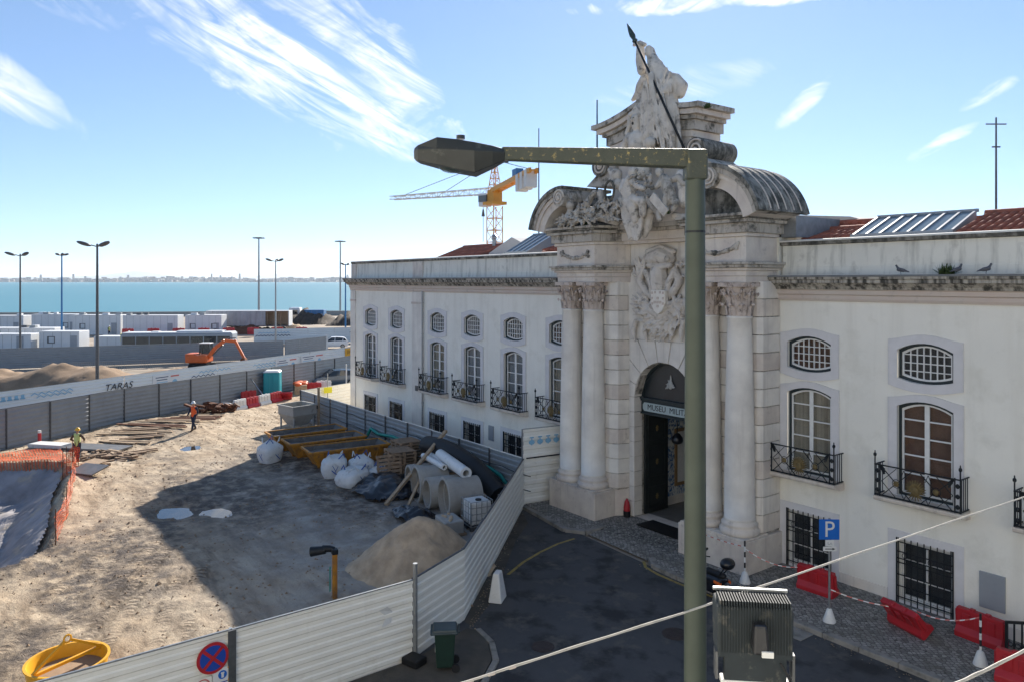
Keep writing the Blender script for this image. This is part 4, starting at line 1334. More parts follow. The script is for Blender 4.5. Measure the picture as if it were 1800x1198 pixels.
S_ARMS = [["c",[[-0.44,-0.62,9.82],[-0.4,-0.62,9.33],[-0.4,-0.62,9.02]],[0.369,0.381,0.209]],["c",[[-0.82,-0.65,10.38],[-0.33,-0.65,10.43],[0.1,-0.65,10.33]],[0.248,0.343,0.242]],["c",[[-1.02,-0.62,10.64],[-0.36,-0.62,10.77],[0.27,-0.62,10.6]],[0.1,0.123,0.096]],["c",[[-0.83,-0.78,10.1],[-0.3,-0.78,10.03],[0.26,-0.78,10.08]],[0.099,0.11,0.096]],["b",[[-0.52,-0.85,10.34]],[0.123]],["b",[[0.16,-0.85,10.32]],[0.12]],["c",[[-1.25,-0.6,9.95],[-1.46,-0.6,9.51],[-1.12,-0.6,9.07],[-0.62,-0.6,8.83]],[0.138,0.164,0.163,0.136]],["c",[[0.33,-0.6,9.93],[0.53,-0.6,9.51],[0.26,-0.6,9.09],[-0.14,-0.6,8.78]],[0.132,0.156,0.157,0.134]],["c",[[-1.05,-0.68,9.83],[-0.8,-0.68,9.45],[-0.71,-0.68,8.96]],[0.125,0.124,0.111]],["c",[[0.32,-0.68,9.81],[0.09,-0.68,9.45],[0.01,-0.68,9.03]],[0.12,0.121,0.109]],["c",[[-0.7,-0.7,8.59],[-0.29,-0.7,8.47],[0.19,-0.7,8.61]],[0.161,0.183,0.157]],["c",[[-0.9,-0.66,8.39],[-0.33,-0.66,8.17],[0.31,-0.66,8.43]],[0.124,0.159,0.12]],["c",[[-1.68,-0.6,7.92],[-1.82,-0.6,7.53],[-1.72,-0.6,7.16]],[0.089,0.115,0.051]],["c",[[-1.05,-0.6,7.95],[-1.2,-0.6,7.57],[-1.09,-0.6,7.2]],[0.088,0.113,0.05]],["c",[[-0.31,-0.6,7.98],[-0.22,-0.6,7.62],[-0.21,-0.6,7.25]],[0.086,0.11,0.049]],["c",[[0.17,-0.6,8.0],[0.18,-0.6,7.64],[0.09,-0.6,7.27]],[0.085,0.109,0.048]],["c",[[0.74,-0.6,8.03],[0.62,-0.6,7.66],[0.63,-0.6,7.3]],[0.083,0.107,0.048]]]
# ------------------------------------------------------------------ the stone portal
X0 = -0.4


def rel(poly, s):
    p = [(X0 + s * x, y) for x, y in poly]
    return p if s > 0 else p[::-1]


def grow(poly, d):
    """push the street-side outline of a plan polygon outwards"""
    out = []
    n = len(poly)
    for i in range(n):
        p0, p1, p2 = Vector(poly[i - 1]), Vector(poly[i]), Vector(poly[(i + 1) % n])
        d1, d2 = (p1 - p0).normalized(), (p2 - p1).normalized()
        n1, n2 = Vector((d1.y, -d1.x)), Vector((d2.y, -d2.x))
        b = n1 + n2
        k = d / max(0.35, 1 + n1.dot(n2))
        q = p1 + b * k
        out.append((q.x, min(q.y, 0.3) if p1.y < 0.2 else p1.y))
    return out


def lathe_mesh(name, prof, material, n=28):
    mb = MB(); mb.lathe(prof, n); return mb.mesh(name, material, True)


BASE = lathe_mesh('column_base', [(0.62, 0), (0.64, 0.03), (0.655, 0.10), (0.64, 0.17), (0.60, 0.20), (0.575, 0.21), (0.56, 0.25), (0.57, 0.28), (0.59, 0.31), (0.58, 0.36), (0.545, 0.385), (0.53, 0.40), (0.52, 0.44), (0.5, 0.45)], 'lioz')
SHAFT = lathe_mesh('column_shaft', [(0.505, 0.44), (0.497, 0.55)] + [(0.497 - 0.112 * (t ** 1.6), 0.55 + 6.45 * t) for t in [k / 8 for k in range(9)]] + [(0.41, 7.03), (0.42, 7.06), (0.41, 7.10), (0.385, 7.11)], 'lioz_pale', 32)
cp = MB()
cp.lathe([(0.385, 7.10), (0.385, 7.5), (0.40, 7.8), (0.46, 8.02), (0.5, 8.06)], 20)
for row, (z0, hgt, r0, rt, n_, ph) in enumerate(((7.12, 0.42, 0.39, 0.52, 8, 0.0), (7.38, 0.5, 0.39, 0.56, 8, math.pi / 8))):
    for k in range(n_):
        a = 2 * math.pi * k / n_ + ph
        ca, sa_ = math.cos(a), math.sin(a)
        prof = [(r0 + 0.02, z0, 0.14), (r0 + 0.045, z0 + hgt * 0.45, 0.135), (r0 + 0.07, z0 + hgt * 0.8, 0.115), (rt + 0.03, z0 + hgt, 0.085), (rt + 0.06, z0 + hgt - 0.05, 0.05), (rt + 0.04, z0 + hgt - 0.11, 0.02)]
        vs, fs = [], []
        for r, z, w in prof:
            for j in (-1, -0.5, 0, 0.5, 1):
                rr = r - 0.035 * abs(j) + (0.018 if j == 0 else 0)
                vs.append((ca * rr - sa_ * w * j, sa_ * rr + ca * w * j, z - 0.05 * abs(j)))
        for i in range(len(prof) - 1):
            for j in range(4):
                q = i * 5 + j
                fs.append((q, q + 1, q + 6, q + 5))
        cp.add(vs, fs)
for k in range(4):     # corner scrolls, rosettes
    a = math.pi / 4 + k * math.pi / 2
    ca, sa_ = math.cos(a), math.sin(a)
    for s in (-1, 1):
        pts = []
        for t in range(14):
            q = t / 13
            th = q * 2 * math.pi * 1.4
            rr = 0.095 * (1 - 0.75 * q)
            pts.append((ca * (0.55 + rr * math.cos(th)) - sa_ * 0.035 * s, sa_ * (0.55 + rr * math.cos(th)) + ca * 0.035 * s, 7.93 + rr * math.sin(th)))
        cp.tube([(ca * 0.42 - sa_ * 0.1 * s, sa_ * 0.42 + ca * 0.1 * s, 7.62), (ca * 0.48 - sa_ * 0.06 * s, sa_ * 0.48 + ca * 0.06 * s, 7.85)] + pts[3:], 0.03, 5)
    a2 = k * math.pi / 2
    cp.ball((0.47 * math.cos(a2), 0.47 * math.sin(a2), 8.08), 0.075, 8, 5)
    for q in range(5):
        cp.ball((0.48 * math.cos(a2) - 0.08 * math.sin(a2) * math.cos(q * 1.257), 0.48 * math.sin(a2) + 0.08 * math.cos(a2) * math.cos(q * 1.257), 8.08 + 0.08 * math.sin(q * 1.257)), 0.035, 6, 4)
    for s in (-1, 1):
        cp.tube([(0.40 * math.cos(a2) - 0.05 * s * math.sin(a2), 0.40 * math.sin(a2) + 0.05 * s * math.cos(a2), 7.6), (0.46 * math.cos(a2) - 0.1 * s * math.sin(a2), 0.46 * math.sin(a2) + 0.1 * s * math.cos(a2), 7.88), (0.46 * math.cos(a2) - 0.04 * s * math.sin(a2), 0.46 * math.sin(a2) + 0.04 * s * math.cos(a2), 7.95)], 0.025, 5)
ab = []
for k in range(4):
    a = math.pi / 4 + k * math.pi / 2
    b0 = a + math.pi / 4
    ab += [(0.70 * math.cos(a - 0.08), 0.70 * math.sin(a - 0.08)), (0.70 * math.cos(a + 0.08), 0.70 * math.sin(a + 0.08)), (0.455 * math.cos(b0), 0.455 * math.sin(b0))]
cp.prism(ab, 8.06, 8.2)
M['capital_stone'] = mat('capital_stone', (0.56, 0.475, 0.41), 0.8, vscale=3, col2=(0.43, 0.345, 0.29), bump=0.4, bscale=30, stain=((0.13, 0.10, 0.085), 5.0, 0.54, 0.68))
CAP = cp.mesh('capital', 'capital_stone', False)
COLY = -1.4
for s in (-1, 1):
    pl = MB(); pl.prism(rel([(2.1, 0.1), (2.1, -2.05), (4.85, -2.05), (4.85, 0.1)], s), 0.0, 1.18)
    P_ = pl.obj('plinth', 'lioz', museum, bevel=0.03)
    for cx in (2.84, 4.16):
        c = put('column', SHAFT, museum, (X0 + s * cx, COLY, 1.25))
        put('base', BASE, c); put('capital', CAP, c)
        q = MB(); q.box((0, 0, -0.035), (1.3, 1.3, 0.07)); q.obj('plinth_slab', 'lioz', c, bevel=0.015)
    pier = [(4.75, 0.05), (1.77, 0.05), (1.77, -0.42), (1.92, -0.92), (2.25, -1.08), (4.6, -1.08), (4.75, -0.95)]
    zc = 1.25
    n_c = 14
    hh = (9.5 - 1.25) / n_c
    for k in range(n_c):
        b_ = MB(); b_.prism(rel(pier[::-1], s), zc + k * hh + 0.012, zc + (k + 1) * hh - 0.012)
        b_.obj('stone_block', 'lioz_pale' if k % 3 else 'lioz', museum, bevel=0.022)
    core = MB(); core.prism(rel(grow(pier, -0.04), s), 1.2, 9.49); core.obj('pier_core', 'stone_weathered', museum)
    foot = MB(); foot.prism(rel([(1.78, 0.1), (1.78, -0.4), (2.12, -0.95), (2.12, 0.1)], s), 0.1, 1.24); foot.obj('stone_block', 'lioz', museum, bevel=0.015)
    # entablature
    ent = [(1.7, 0.25), (1.7, -0.48), (2.41, -1.75), (4.65, -1.75), (4.65, 0.25)]
    for k, (z0, z1, d, mt, nm) in enumerate(((9.452, 9.66, 0.0, 'lioz', 'architrave'), (9.662, 9.84, 0.035, 'lioz', 'architrave'), (9.842, 9.93, 0.11, 'lioz', 'cornice'), (9.932, 10.03, 0.20, 'stone_weathered', 'cornice'),
                                             (10.032, 10.12, 0.27, 'stone_weathered', 'cornice'), (10.122, 10.94, 0.02, 'lioz', 'frieze'), (10.942, 11.06, 0.10, 'lioz', 'cornice'), (11.062, 11.38, 0.2, 'stone_weathered', 'cornice'),
                                             (11.382, 11.5, 0.34, 'stone_weathered', 'cornice'), (11.502, 11.58, 0.42, 'stone_black', 'cornice'), (11.582, 11.68, 0.5, 'stone_weathered', 'cornice'))):
        e = MB(); e.prism(rel(grow(ent, d), s), z0, z1); e.obj(nm, mt, museum, bevel=0.014)
    # garland carved on the frieze
    g = MB()
    rg = random.Random(5)
    for i in range(60):
        t = i / 59
        x = 2.75 + 1.55 * t
        z = 10.62 - 0.2 * math.sin(math.pi * t) + rg.uniform(-0.04, 0.04)
        g.ball((X0 + s * x, -1.80 + rg.uniform(-0.02, 0.02), z), rg.uniform(0.035, 0.075), 7, 5)
    for x in (2.72, 4.34):
        for i in range(12): g.ball((X0 + s * x + rg.uniform(-0.07, 0.07), -1.8, 10.66 + rg.uniform(-0.22, 0.1)), rg.uniform(0.03, 0.06), 7, 5)
    sculpt('garland', g, 'stone_weathered', 0.025, museum, smooth=1)
    # broken segmental pediment: curved band, barrel behind it, scroll at its end
    CX, CZ, RO = 3.6, 11.2, 2.14

    def band(r0, r1, y0, y1, mt, nm, a0=13, a1=93, n=18):
        mb = MB()
        po = [(X0 + s * (CX + r1 * math.cos(R(a0 + (a1 - a0) * k / n))), CZ + r1 * math.sin(R(a0 + (a1 - a0) * k / n))) for k in range(n + 1)]
        pi_ = [(X0 + s * (CX + r0 * math.cos(R(a0 + (a1 - a0) * k / n))), CZ + r0 * math.sin(R(a0 + (a1 - a0) * k / n))) for k in range(n + 1)]
        for k in range(n):
            mb.xz([po[k], po[k + 1], pi_[k + 1], pi_[k]], y0, y1)
        o = mb.obj(nm, mt, museum)
        bm = bmesh.new(); bm.from_mesh(o.data)
        bmesh.ops.remove_doubles(bm, verts=bm.verts, dist=1e-4)
        inner = [f for f in bm.faces if sum(1 for e in f.edges if len(e.link_faces) > 2) >= 4]
        bmesh.ops.delete(bm, geom=inner, context='FACES_ONLY')
        bm.to_mesh(o.data); bm.free()
        return o
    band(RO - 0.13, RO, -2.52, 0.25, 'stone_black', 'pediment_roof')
    band(RO - 0.30, RO - 0.132, -2.44, -0.1, 'stone_weathered', 'pediment_band')
    band(RO - 0.46, RO - 0.302, -2.36, -0.1, 'lioz', 'pediment_band')
    band(RO - 0.78, RO - 0.462, -2.28, -0.1, 'lioz', 'pediment_band')
    for k in range(5):     # rolled lead seams on the barrel
        w = MB()
        y = -1.9 + 0.42 * k
        w.tube([(X0 + s * (CX + (RO + 0.01) * math.cos(R(a))), y, CZ + (RO + 0.01) * math.sin(R(a))) for a in range(15, 92, 5)], 0.022, 5)
        w.obj('roof_seam', 'lioz', museum)
    v = MB()
    vx, vz = X0 + s * 3.72, 12.88
    v.tube([(vx, -2.5, vz), (vx, -0.55, vz)], 0.37, 22)
    v.obj('scroll', 'stone_weathered', museum, smooth=True, auto=40)
    sp = MB()
    sp.tube([(vx - s * (0.33 - 0.28 * t / 30) * math.cos(t * 0.42), -2.52, vz + (0.33 - 0.28 * t / 30) * math.sin(t * 0.42)) for t in range(31)], 0.035, 5)
    sp.ball((vx, -2.52, vz), 0.06, 8, 5)
    sp.obj('scroll_spiral', 'lioz', museum, smooth=True)
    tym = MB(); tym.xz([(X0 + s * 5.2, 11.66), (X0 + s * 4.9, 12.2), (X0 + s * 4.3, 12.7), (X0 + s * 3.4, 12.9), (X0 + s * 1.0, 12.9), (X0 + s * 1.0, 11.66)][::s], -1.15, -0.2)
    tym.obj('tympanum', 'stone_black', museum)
    # attic scroll
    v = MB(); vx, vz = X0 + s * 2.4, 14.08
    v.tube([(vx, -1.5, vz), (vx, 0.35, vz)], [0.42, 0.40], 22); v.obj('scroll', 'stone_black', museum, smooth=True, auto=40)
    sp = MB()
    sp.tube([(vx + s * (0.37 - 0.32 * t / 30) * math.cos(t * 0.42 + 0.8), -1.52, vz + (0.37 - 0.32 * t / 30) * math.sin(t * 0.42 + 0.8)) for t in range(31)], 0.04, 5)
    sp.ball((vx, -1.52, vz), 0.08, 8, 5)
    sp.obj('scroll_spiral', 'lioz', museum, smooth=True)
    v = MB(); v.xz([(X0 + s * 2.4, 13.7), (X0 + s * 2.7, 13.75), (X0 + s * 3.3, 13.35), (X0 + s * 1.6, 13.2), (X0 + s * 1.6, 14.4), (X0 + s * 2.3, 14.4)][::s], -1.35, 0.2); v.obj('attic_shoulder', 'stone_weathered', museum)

# central wall with the arched doorway
AH, AS = 1.5, 4.9
wall_pieces = []


def arch_pt(a, r=AH):
    return (X0 + r * math.cos(R(a)), AS + r * math.sin(R(a)))


ANG = [0, 20, 40, 60, 80, 100, 120, 140, 160, 180]


def outer_pt(a):
    c, s = math.cos(R(a)), math.sin(R(a))
    k = 1e9
    if abs(c) > 1e-6: k = min(k, 1.77 / abs(c))
    if s > 1e-6: k = min(k, 2.3 / s)
    return (X0 + k * c, AS + k * s)


corner = math.degrees(math.atan2(2.3, 1.77))
for a0, a1 in zip(ANG, ANG[1:]):
    g = 0.5
    ts = [a0 + g, (a0 + a1) / 2, a1 - g]
    outer = [outer_pt(t) for t in ts]
    for cc in (corner, 180 - corner):
        if ts[0] < cc < ts[-1]: outer = sorted([(t, outer_pt(t)) for t in ts + [cc]]); outer = [p for _, p in outer]
    poly = [arch_pt(t) for t in ts] + list(reversed(outer))
    b_ = MB(); b_.xz(poly[::-1], -0.45, 0.0)
    b_.obj('voussoir', 'lioz_pale', museum, bevel=0.014)
for s in (-1, 1):
    for k in range(8):
        z0, z1 = 0.15 + k * (AS - 0.15) / 8, 0.15 + (k + 1) * (AS - 0.15) / 8
        b_ = MB(); b_.box((X0 + s * 1.635, -0.225, (z0 + z1) / 2), (0.268, 0.45, z1 - z0 - 0.02)); b_.obj('stone_block', 'lioz_pale', museum, bevel=0.014)
bk = MB(); ring(bk, [(X0 + x * 1.768, z) for x, z in [(-1, 0.1), (1, 0.1), (1, 3), (1, 5), (1, 7), (0.4, 7.2), (-0.4, 7.2), (-1, 7), (-1, 5), (-1, 3)]],
                [(X0 + AH * 1.02 * x, z) for x, z in [(-1, 0.1), (1, 0.1), (1, 3), (1, 4.9), (0.75, 5.94), (0.3, 6.36), (-0.3, 6.36), (-0.75, 5.94), (-1, 4.9), (-1, 3)]], -0.40, 0.3)
bk.obj('doorway_core', 'stone_weathered', museum)
up = MB(); up.box((X0, -0.2, 9.32), (3.7, 0.5, 4.22)); up.obj('arms_panel', 'lioz_pale', museum)
for z0, z1, d, mt in ((10.94, 11.06, 0.1, 'lioz'), (11.062, 11.38, 0.2, 'lioz'), (11.382, 11.5, 0.32, 'stone_weathered'), (11.502, 11.68, 0.42, 'stone_weathered')):
    e = MB(); e.box((X0, -0.5 - d / 2 + 0.2, (z0 + z1) / 2 + 0.002), (3.3, 1.0 + d, z1 - z0 - 0.004)); e.obj('cornice', mt, museum)
back = MB(); back.box((X0, 1.4, 11.3), (10.6, 2.7, 0.7)); back.obj('portal_roof', 'lead', museum)
sd = MB()
for s in (-1, 1): sd.box((X0 + s * 4.4, 0.45, 10.3), (0.7, 1.0, 2.0))
sd.obj('portal_back', 'parapet_plaster', museum)

# attic block with its swept cornice
at = MB(); at.box((X0, -0.55, 13.3), (3.9, 1.3, 3.4)); at.obj('attic', 'lioz', museum, bevel=0.02)


def swept(z0, z1, hw, yf_, mt, rise=0.62):
    mb = MB()
    n = 20
    vs, fs = [], []
    for i in range(n + 1):
        u = -1 + 2 * i / n
        x = X0 + hw * u
        dz_ = rise * (1 - abs(u)) ** 1.7
        for (y, z) in ((yf_, z0), (yf_, z1), (0.35 - yf_ * 0.0, z1), (0.35, z0)):
            vs.append((x, y, z + dz_))
    for i in range(n):
        a = i * 4
        for k in range(4):
            fs.append((a + k, a + (k + 1) % 4, a + 4 + (k + 1) % 4, a + 4 + k))
    fs += [(0, 1, 2, 3), tuple(n * 4 + k for k in (3, 2, 1, 0))]
    mb.add(vs, fs)
    mb.obj('attic_cornice', mt, museum)


for z0, z1, hw, yf_, mt in ((14.62, 14.85, 2.05, -1.25, 'lioz'), (14.852, 15.2, 2.2, -1.3, 'stone_weathered'), (15.202, 15.34, 2.32, -1.42, 'stone_weathered'),
                            (15.342, 15.52, 2.5, -1.55, 'lioz'), (15.522, 15.7, 2.68, -1.68, 'stone_weathered')):
    swept(z0, z1, hw, yf_, mt)

# ---- door, lettering, hall behind it
dr = MB()
pts_o = [(X0 + AH * math.cos(R(a)), AS + AH * math.sin(R(a))) for a in range(0, 181, 12)]
dr.xz([(X0 - AH, 4.72), (X0 + AH, 4.72)] + pts_o, 0.02, 0.12)
M['fanlight'] = mat('fanlight', (0.012, 0.021, 0.025), 0.35, var=0.5, vscale=2.0, spec=0.6)
dr.obj('fanlight', 'fanlight', museum)
fr = MB(); ring(fr, pts_o + [(X0 - AH, 4.3), (X0 + AH, 4.3)], [(X0 + 0.93 * (x - X0), AS + 0.93 * (z - AS)) if z >= AS else (X0 + 0.93 * (x - X0), 4.36) for x, z in pts_o + [(X0 - AH, 4.3), (X0 + AH, 4.3)]], -0.03, 0.1)
for z, y in ((4.86, -0.10), (4.78, -0.06), (4.26, -0.06)): fr.box((X0, y + 0.06, z), (2.98, 0.2, 0.07))
fr.obj('door_frame', 'dark_green', museum)
board = MB()
bp_ = [(X0 - 1.36, 4.45), (X0 - 1.28, 4.36), (X0 + 1.28, 4.36), (X0 + 1.36, 4.45), (X0 + 1.36, 4.61), (X0 + 1.28, 4.70), (X0 - 1.28, 4.70), (X0 - 1.36, 4.61)]
board.xz(bp_, -0.10, -0.06)
M['sign_pale'] = mat('sign_pale', (0.36, 0.43, 0.43), 0.5, var=0.1, vscale=3)
sg = board.obj('sign_board', 'sign_pale', museum)
text_mesh('MUSEU  MILITAR', 0.31, 'ink', 'lettering', sg, (X0, -0.104, 4.53), (math.pi / 2, 0, 0), 0.004, sx=0.98)
bx_ = MB(); bx_.box((X0, 0.04, 4.53), (2.98, 0.16, 0.5)); bx_.obj('transom', 'dark_green', museum)
cr = MB()
rc = random.Random(11)
cr.ball((X0, -0.02, 5.52), (0.13, 0.05, 0.19), 10, 6)
for i in range(34):
    a = rc.uniform(-0.5, math.pi + 0.5)
    r = rc.uniform(0.1, 0.28)
    cr.capsule((X0 + 0.6 * r * math.cos(a), 0.0, 5.48 + r * math.sin(a) * 0.8), (X0 + r * math.cos(a), -0.03, 5.48 + r * 1.1 * math.sin(a)), 0.03, 0.014, 6)
cr.capsule((X0, 0, 5.7), (X0, 0, 5.88), 0.05, 0.02, 6)
M['crest_grey'] = mat('crest_grey', (0.36, 0.36, 0.34), 0.6, var=0.2, vscale=9)
sculpt('crest', cr, 'crest_grey', 0.018, museum, smooth=1)
# door leaves folded back into the hall
for s in (-1, 1):
    lf = MB()
    xx = X0 + s * 1.46
    lf.box((xx, 0.78, 2.22), (0.09, 1.36, 4.08))
    leaf = lf.obj('door_leaf', 'door_wood', museum, bevel=0.01)
    for zc_, hz in ((0.8, 0.85), (2.2, 1.3), (3.55, 1.05)):
        pn = MB(); ring(pn, [(-0.52, -hz / 2), (0.52, -hz / 2), (0.52, hz / 2), (-0.52, hz / 2)], [(-0.45, -hz / 2 + 0.07), (0.45, -hz / 2 + 0.07), (0.45, hz / 2 - 0.07), (-0.45, hz / 2 - 0.07)], -0.03, 0.0)
        o = pn.obj('door_panel', 'door_wood', leaf, (xx - s * 0.047, 0.78, zc_), rz=math.pi / 2 if s < 0 else -math.pi / 2)
        em_ = MB()
        for k in range(9):
            a = k * 0.698
            em_.capsule((0, -0.01, 0), (0.09 * math.cos(a), -0.02, 0.12 * math.sin(a)), 0.026, 0.012, 5)
        em_.obj('door_emblem', 'gilt', leaf, (xx - s * 0.047, 0.78, zc_), rz=math.pi / 2 if s < 0 else -math.pi / 2)
hall = MB()
hall.add([(X0 - 1.75, 0.3, 0.15), (X0 + 1.75, 0.3, 0.15), (X0 + 1.75, 6, 0.15), (X0 - 1.75, 6, 0.15)], [(0, 1, 2, 3)])
M['hall_floor'] = mat('hall_floor', (0.20, 0.18, 0.15), 0.5, var=0.3, vscale=2)
hall.obj('hall_floor', 'hall_floor', museum)
th = MB(); th.box((X0, 0.0, 0.07), (3.0, 0.72, 0.17)); th.obj('threshold', 'lioz', museum, bevel=0.015)


def tile_wall_material():
    m = bpy.data.materials.new('azulejo'); m.use_nodes = True
    N, L = m.node_tree.nodes, m.node_tree.links
    b = N['Principled BSDF']; b.inputs['Roughness'].default_value = 0.25
    g = N.new('ShaderNodeNewGeometry')
    n = N.new('ShaderNodeTexNoise'); n.inputs['Scale'].default_value = 4.5; n.inputs['Detail'].default_value = 7; n.inputs['Distortion'].default_value = 1.6
    L.new(g.outputs['Position'], n.inputs['Vector'])
    cr_ = N.new('ShaderNodeValToRGB')
    cr_.color_ramp.elements[0].position = 0.42; cr_.color_ramp.elements[0].color = (0.09, 0.18, 0.36, 1)
    cr_.color_ramp.elements[1].position = 0.56; cr_.color_ramp.elements[1].color = (0.66, 0.68, 0.66, 1)
    L.new(n.outputs[0], cr_.inputs[0]); L.new(cr_.outputs[0], b.inputs['Base Color'])
    M['azulejo'] = m


tile_wall_material()
for s in (-1, 1):
    hw_ = MB(); hw_.add([(X0 + s * 1.75, 0.3, 0.5), (X0 + s * 1.75, 6, 0.5), (X0 + s * 1.75, 6, 5.0), (X0 + s * 1.75, 0.3, 5.0)], [(0, 1, 2, 3)]); hw_.obj('hall_wall', 'azulejo', museum)
    hs = MB(); hs.box((X0 + s * 1.74, 3.15, 0.32), (0.05, 5.7, 0.36)); hs.obj('skirting', 'lioz_pale', museum)
hb = MB(); hb.add([(X0 - 1.75, 6, 0.15), (X0 + 1.75, 6, 0.15), (X0 + 1.75, 6, 5), (X0 - 1.75, 6, 5)], [(0, 1, 2, 3)]); hb.obj('hall_wall', 'azulejo', museum)
hc = MB(); hc.add([(X0 - 1.75, 0.15, 5), (X0 + 1.75, 0.15, 5), (X0 + 1.75, 6, 5), (X0 - 1.75, 6, 5)], [(0, 1, 2, 3)]); hc.obj('hall_ceiling', 'white_paint', museum)
wd_ = MB(); ring(wd_, [(-0.55, 0.9), (0.55, 0.9), (0.55, 3.3), (-0.55, 3.3)], [(-0.42, 1.03), (0.42, 1.03), (0.42, 3.17), (-0.42, 3.17)], -0.06, 0.0)
M['oak'] = mat('oak', (0.30, 0.19, 0.09), 0.5, var=0.3, vscale=5)
wdo = wd_.obj('notice_frame', 'oak', museum, (X0 - 1.72, 2.75, 0), rz=math.pi / 2)
pn = MB(); pn.box((0, -0.02, 2.1), (0.84, 0.02, 2.14)); pn.obj('notice_panel', 'white_paint', wdo)
hl = MB(); hl.lathe([(0.02, 0.3), (0.1, 0.27), (0.22, 0.12), (0.24, 0.0), (0.2, -0.1), (0.05, -0.16), (0.0, -0.17)], 16); hl.tube([(0, 0, 0.28), (0, 0, 1.9)], 0.02, 6)
tag(hl.obj('hall_lantern', 'black_plastic', None, (X0 - 0.75, 1.25, 3.1), smooth=True), 'dark round lantern hanging in the open museum doorway', 'lantern')
mt_ = MB(); mt_.box((0, 0, 0.008), (2.2, 0.95, 0.016)); tag(mt_.obj('doormat', 'black_rubber', None, (X0 + 0.35, -0.66, 0.158), 0.0), 'dark mat on the threshold of the museum door', 'mat')


# ---- carved figures
def carve(data, mb=None):
    mb = mb or MB()
    for kind, P, rr in data:
        if kind == 'b': mb.ball(P[0], rr[0], 12, 8)
        else:
            for i in range(len(P) - 1): mb.capsule(P[i], P[i + 1], rr[i], rr[i + 1], 10)
    return mb


stat = thing('statue_group', 'carved stone group of draped women with spear crowning the portal', 'statue', (X0, -1.7, 11.7))
off = (-X0, 1.7, -11.7)


def carved(name, data, voxel, material='statue_stone', rough=0.03, smooth=1, rs=0.16):
    mb = carve(data)
    mb.v = [(x + off[0], y + off[1], z + off[2]) for x, y, z in mb.v]
    return sculpt(name, mb, material, voxel, stat, smooth=smooth, rough=rough, rsize=rs)


rf_ = random.Random(14)
for i in range(46):     # folds of the robe, cloak and veil
    u = rf_.random()
    x0_, z0_ = -0.05 + 0.85 * u, 16.3 + rf_.uniform(-0.5, 0.5)
    x1_, z1_ = -0.25 + 1.65 * u + rf_.uniform(-0.1, 0.1), 14.0 + rf_.uniform(-0.2, 0.7)
    xm, zm = (x0_ + x1_) / 2 + rf_.uniform(-0.12, 0.12), (z0_ + z1_) / 2
    y_ = -1.93 - 0.15 * math.sin(math.pi * u) + rf_.uniform(-0.06, 0.03)
    S_WOMAN.append(('c', [(x0_, y_, z0_), (xm, y_ - 0.05, zm), (x1_, y_ + 0.02, z1_)], [0.028, 0.042, 0.032]))
for i in range(12):
    a0_ = rf_.uniform(-0.4, 1.2)
    S_WOMAN.append(('c', [(0.75 + (0.2 + 0.03 * i) * math.cos(a0_ + q * 0.5), -1.85 - 0.02 * (i % 3), 16.2 + (0.2 + 0.03 * i) * math.sin(a0_ + q * 0.5)) for q in range(5)], [0.02, 0.04, 0.045, 0.04, 0.02]))
rl_ = random.Random(4)
for i in range(170):    # leaves and ribbons round the cherubs
    x = rl_.uniform(-4.2, -0.9)
    top_ = 12.55 if x > -3.2 else 12.2
    z = rl_.uniform(11.75, top_)
    a, l = rl_.uniform(0, 6.28), rl_.uniform(0.12, 0.3)
    S_FOL.append(('c', [(x, -2.2 - rl_.random() * 0.15, z), (x + l * math.cos(a), -2.28 - rl_.random() * 0.2, z + l * 0.8 * math.sin(a))], [rl_.uniform(0.045, 0.075), rl_.uniform(0.015, 0.035)]))
for i in range(46):
    S_FOL.append(('b', [(rl_.gauss(0.45, 0.26), -2.42 - rl_.random() * 0.12, rl_.gauss(13.0, 0.19))], [rl_.uniform(0.045, 0.075)]))
for i in range(230):    # flags, plumes and branches of the trophy round the shield
    t_ = rl_.uniform(0.06, 3.08) if rl_.random() < 0.8 else rl_.uniform(3.2, 6.2)
    rr = rl_.uniform(0.7, 1.35)
    x, z = -0.38 + rr * 0.95 * math.cos(t_), 9.0 - rr * 1.15 * math.sin(t_)
    if t_ > 3.14: x, z = -0.38 + rl_.uniform(0.75, 1.3) * (1 if math.cos(t_) > 0 else -1), 9.4 - 0.8 * math.sin(t_)
    a, l = t_ + rl_.uniform(0.2, 1.5), rl_.uniform(0.12, 0.38)
    S_ARMS.append(('c', [(x, -0.52 - rl_.random() * 0.16, z), (x + l * math.cos(a), -0.58 - rl_.random() * 0.2, z - l * math.sin(a))], [rl_.uniform(0.05, 0.095), rl_.uniform(0.02, 0.045)]))
o = carved('draped_woman', S_WOMAN, 0.02, rough=0.012, rs=0.1, smooth=0)
o = carved('seated_woman', S_GIRL, 0.02, rough=0.006)
fc = MB()
hx, hy, hz = S_GIRL[0][1][0]
hx, hy, hz = hx + off[0], hy + off[1], hz + off[2]
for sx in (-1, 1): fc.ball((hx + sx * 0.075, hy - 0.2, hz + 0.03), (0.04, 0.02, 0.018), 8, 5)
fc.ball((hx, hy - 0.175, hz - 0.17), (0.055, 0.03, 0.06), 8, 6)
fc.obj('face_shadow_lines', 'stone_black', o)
ns = MB(); ns.capsule((hx, hy - 0.21, hz + 0.05), (hx, hy - 0.25, hz - 0.06), 0.022, 0.035, 8); ns.obj('nose', 'statue_stone', o, smooth=True)
carved('cherub', S_CHER1, 0.02, rough=0.012)
carved('cherub', S_CHER2, 0.02, rough=0.03, material='stone_weathered')
for i in range(26):
    u = rl_.random()
    S_DRAPE.append(('c', [(-0.9 + 1.2 * u, -2.28, 12.3 + rl_.uniform(-0.2, 0.2)), (-0.6 + 0.7 * u, -2.36, 11.6), (-0.45 + 0.35 * u, -2.3, 11.05 + rl_.uniform(-0.05, 0.2))], [0.03, 0.045, 0.02]))
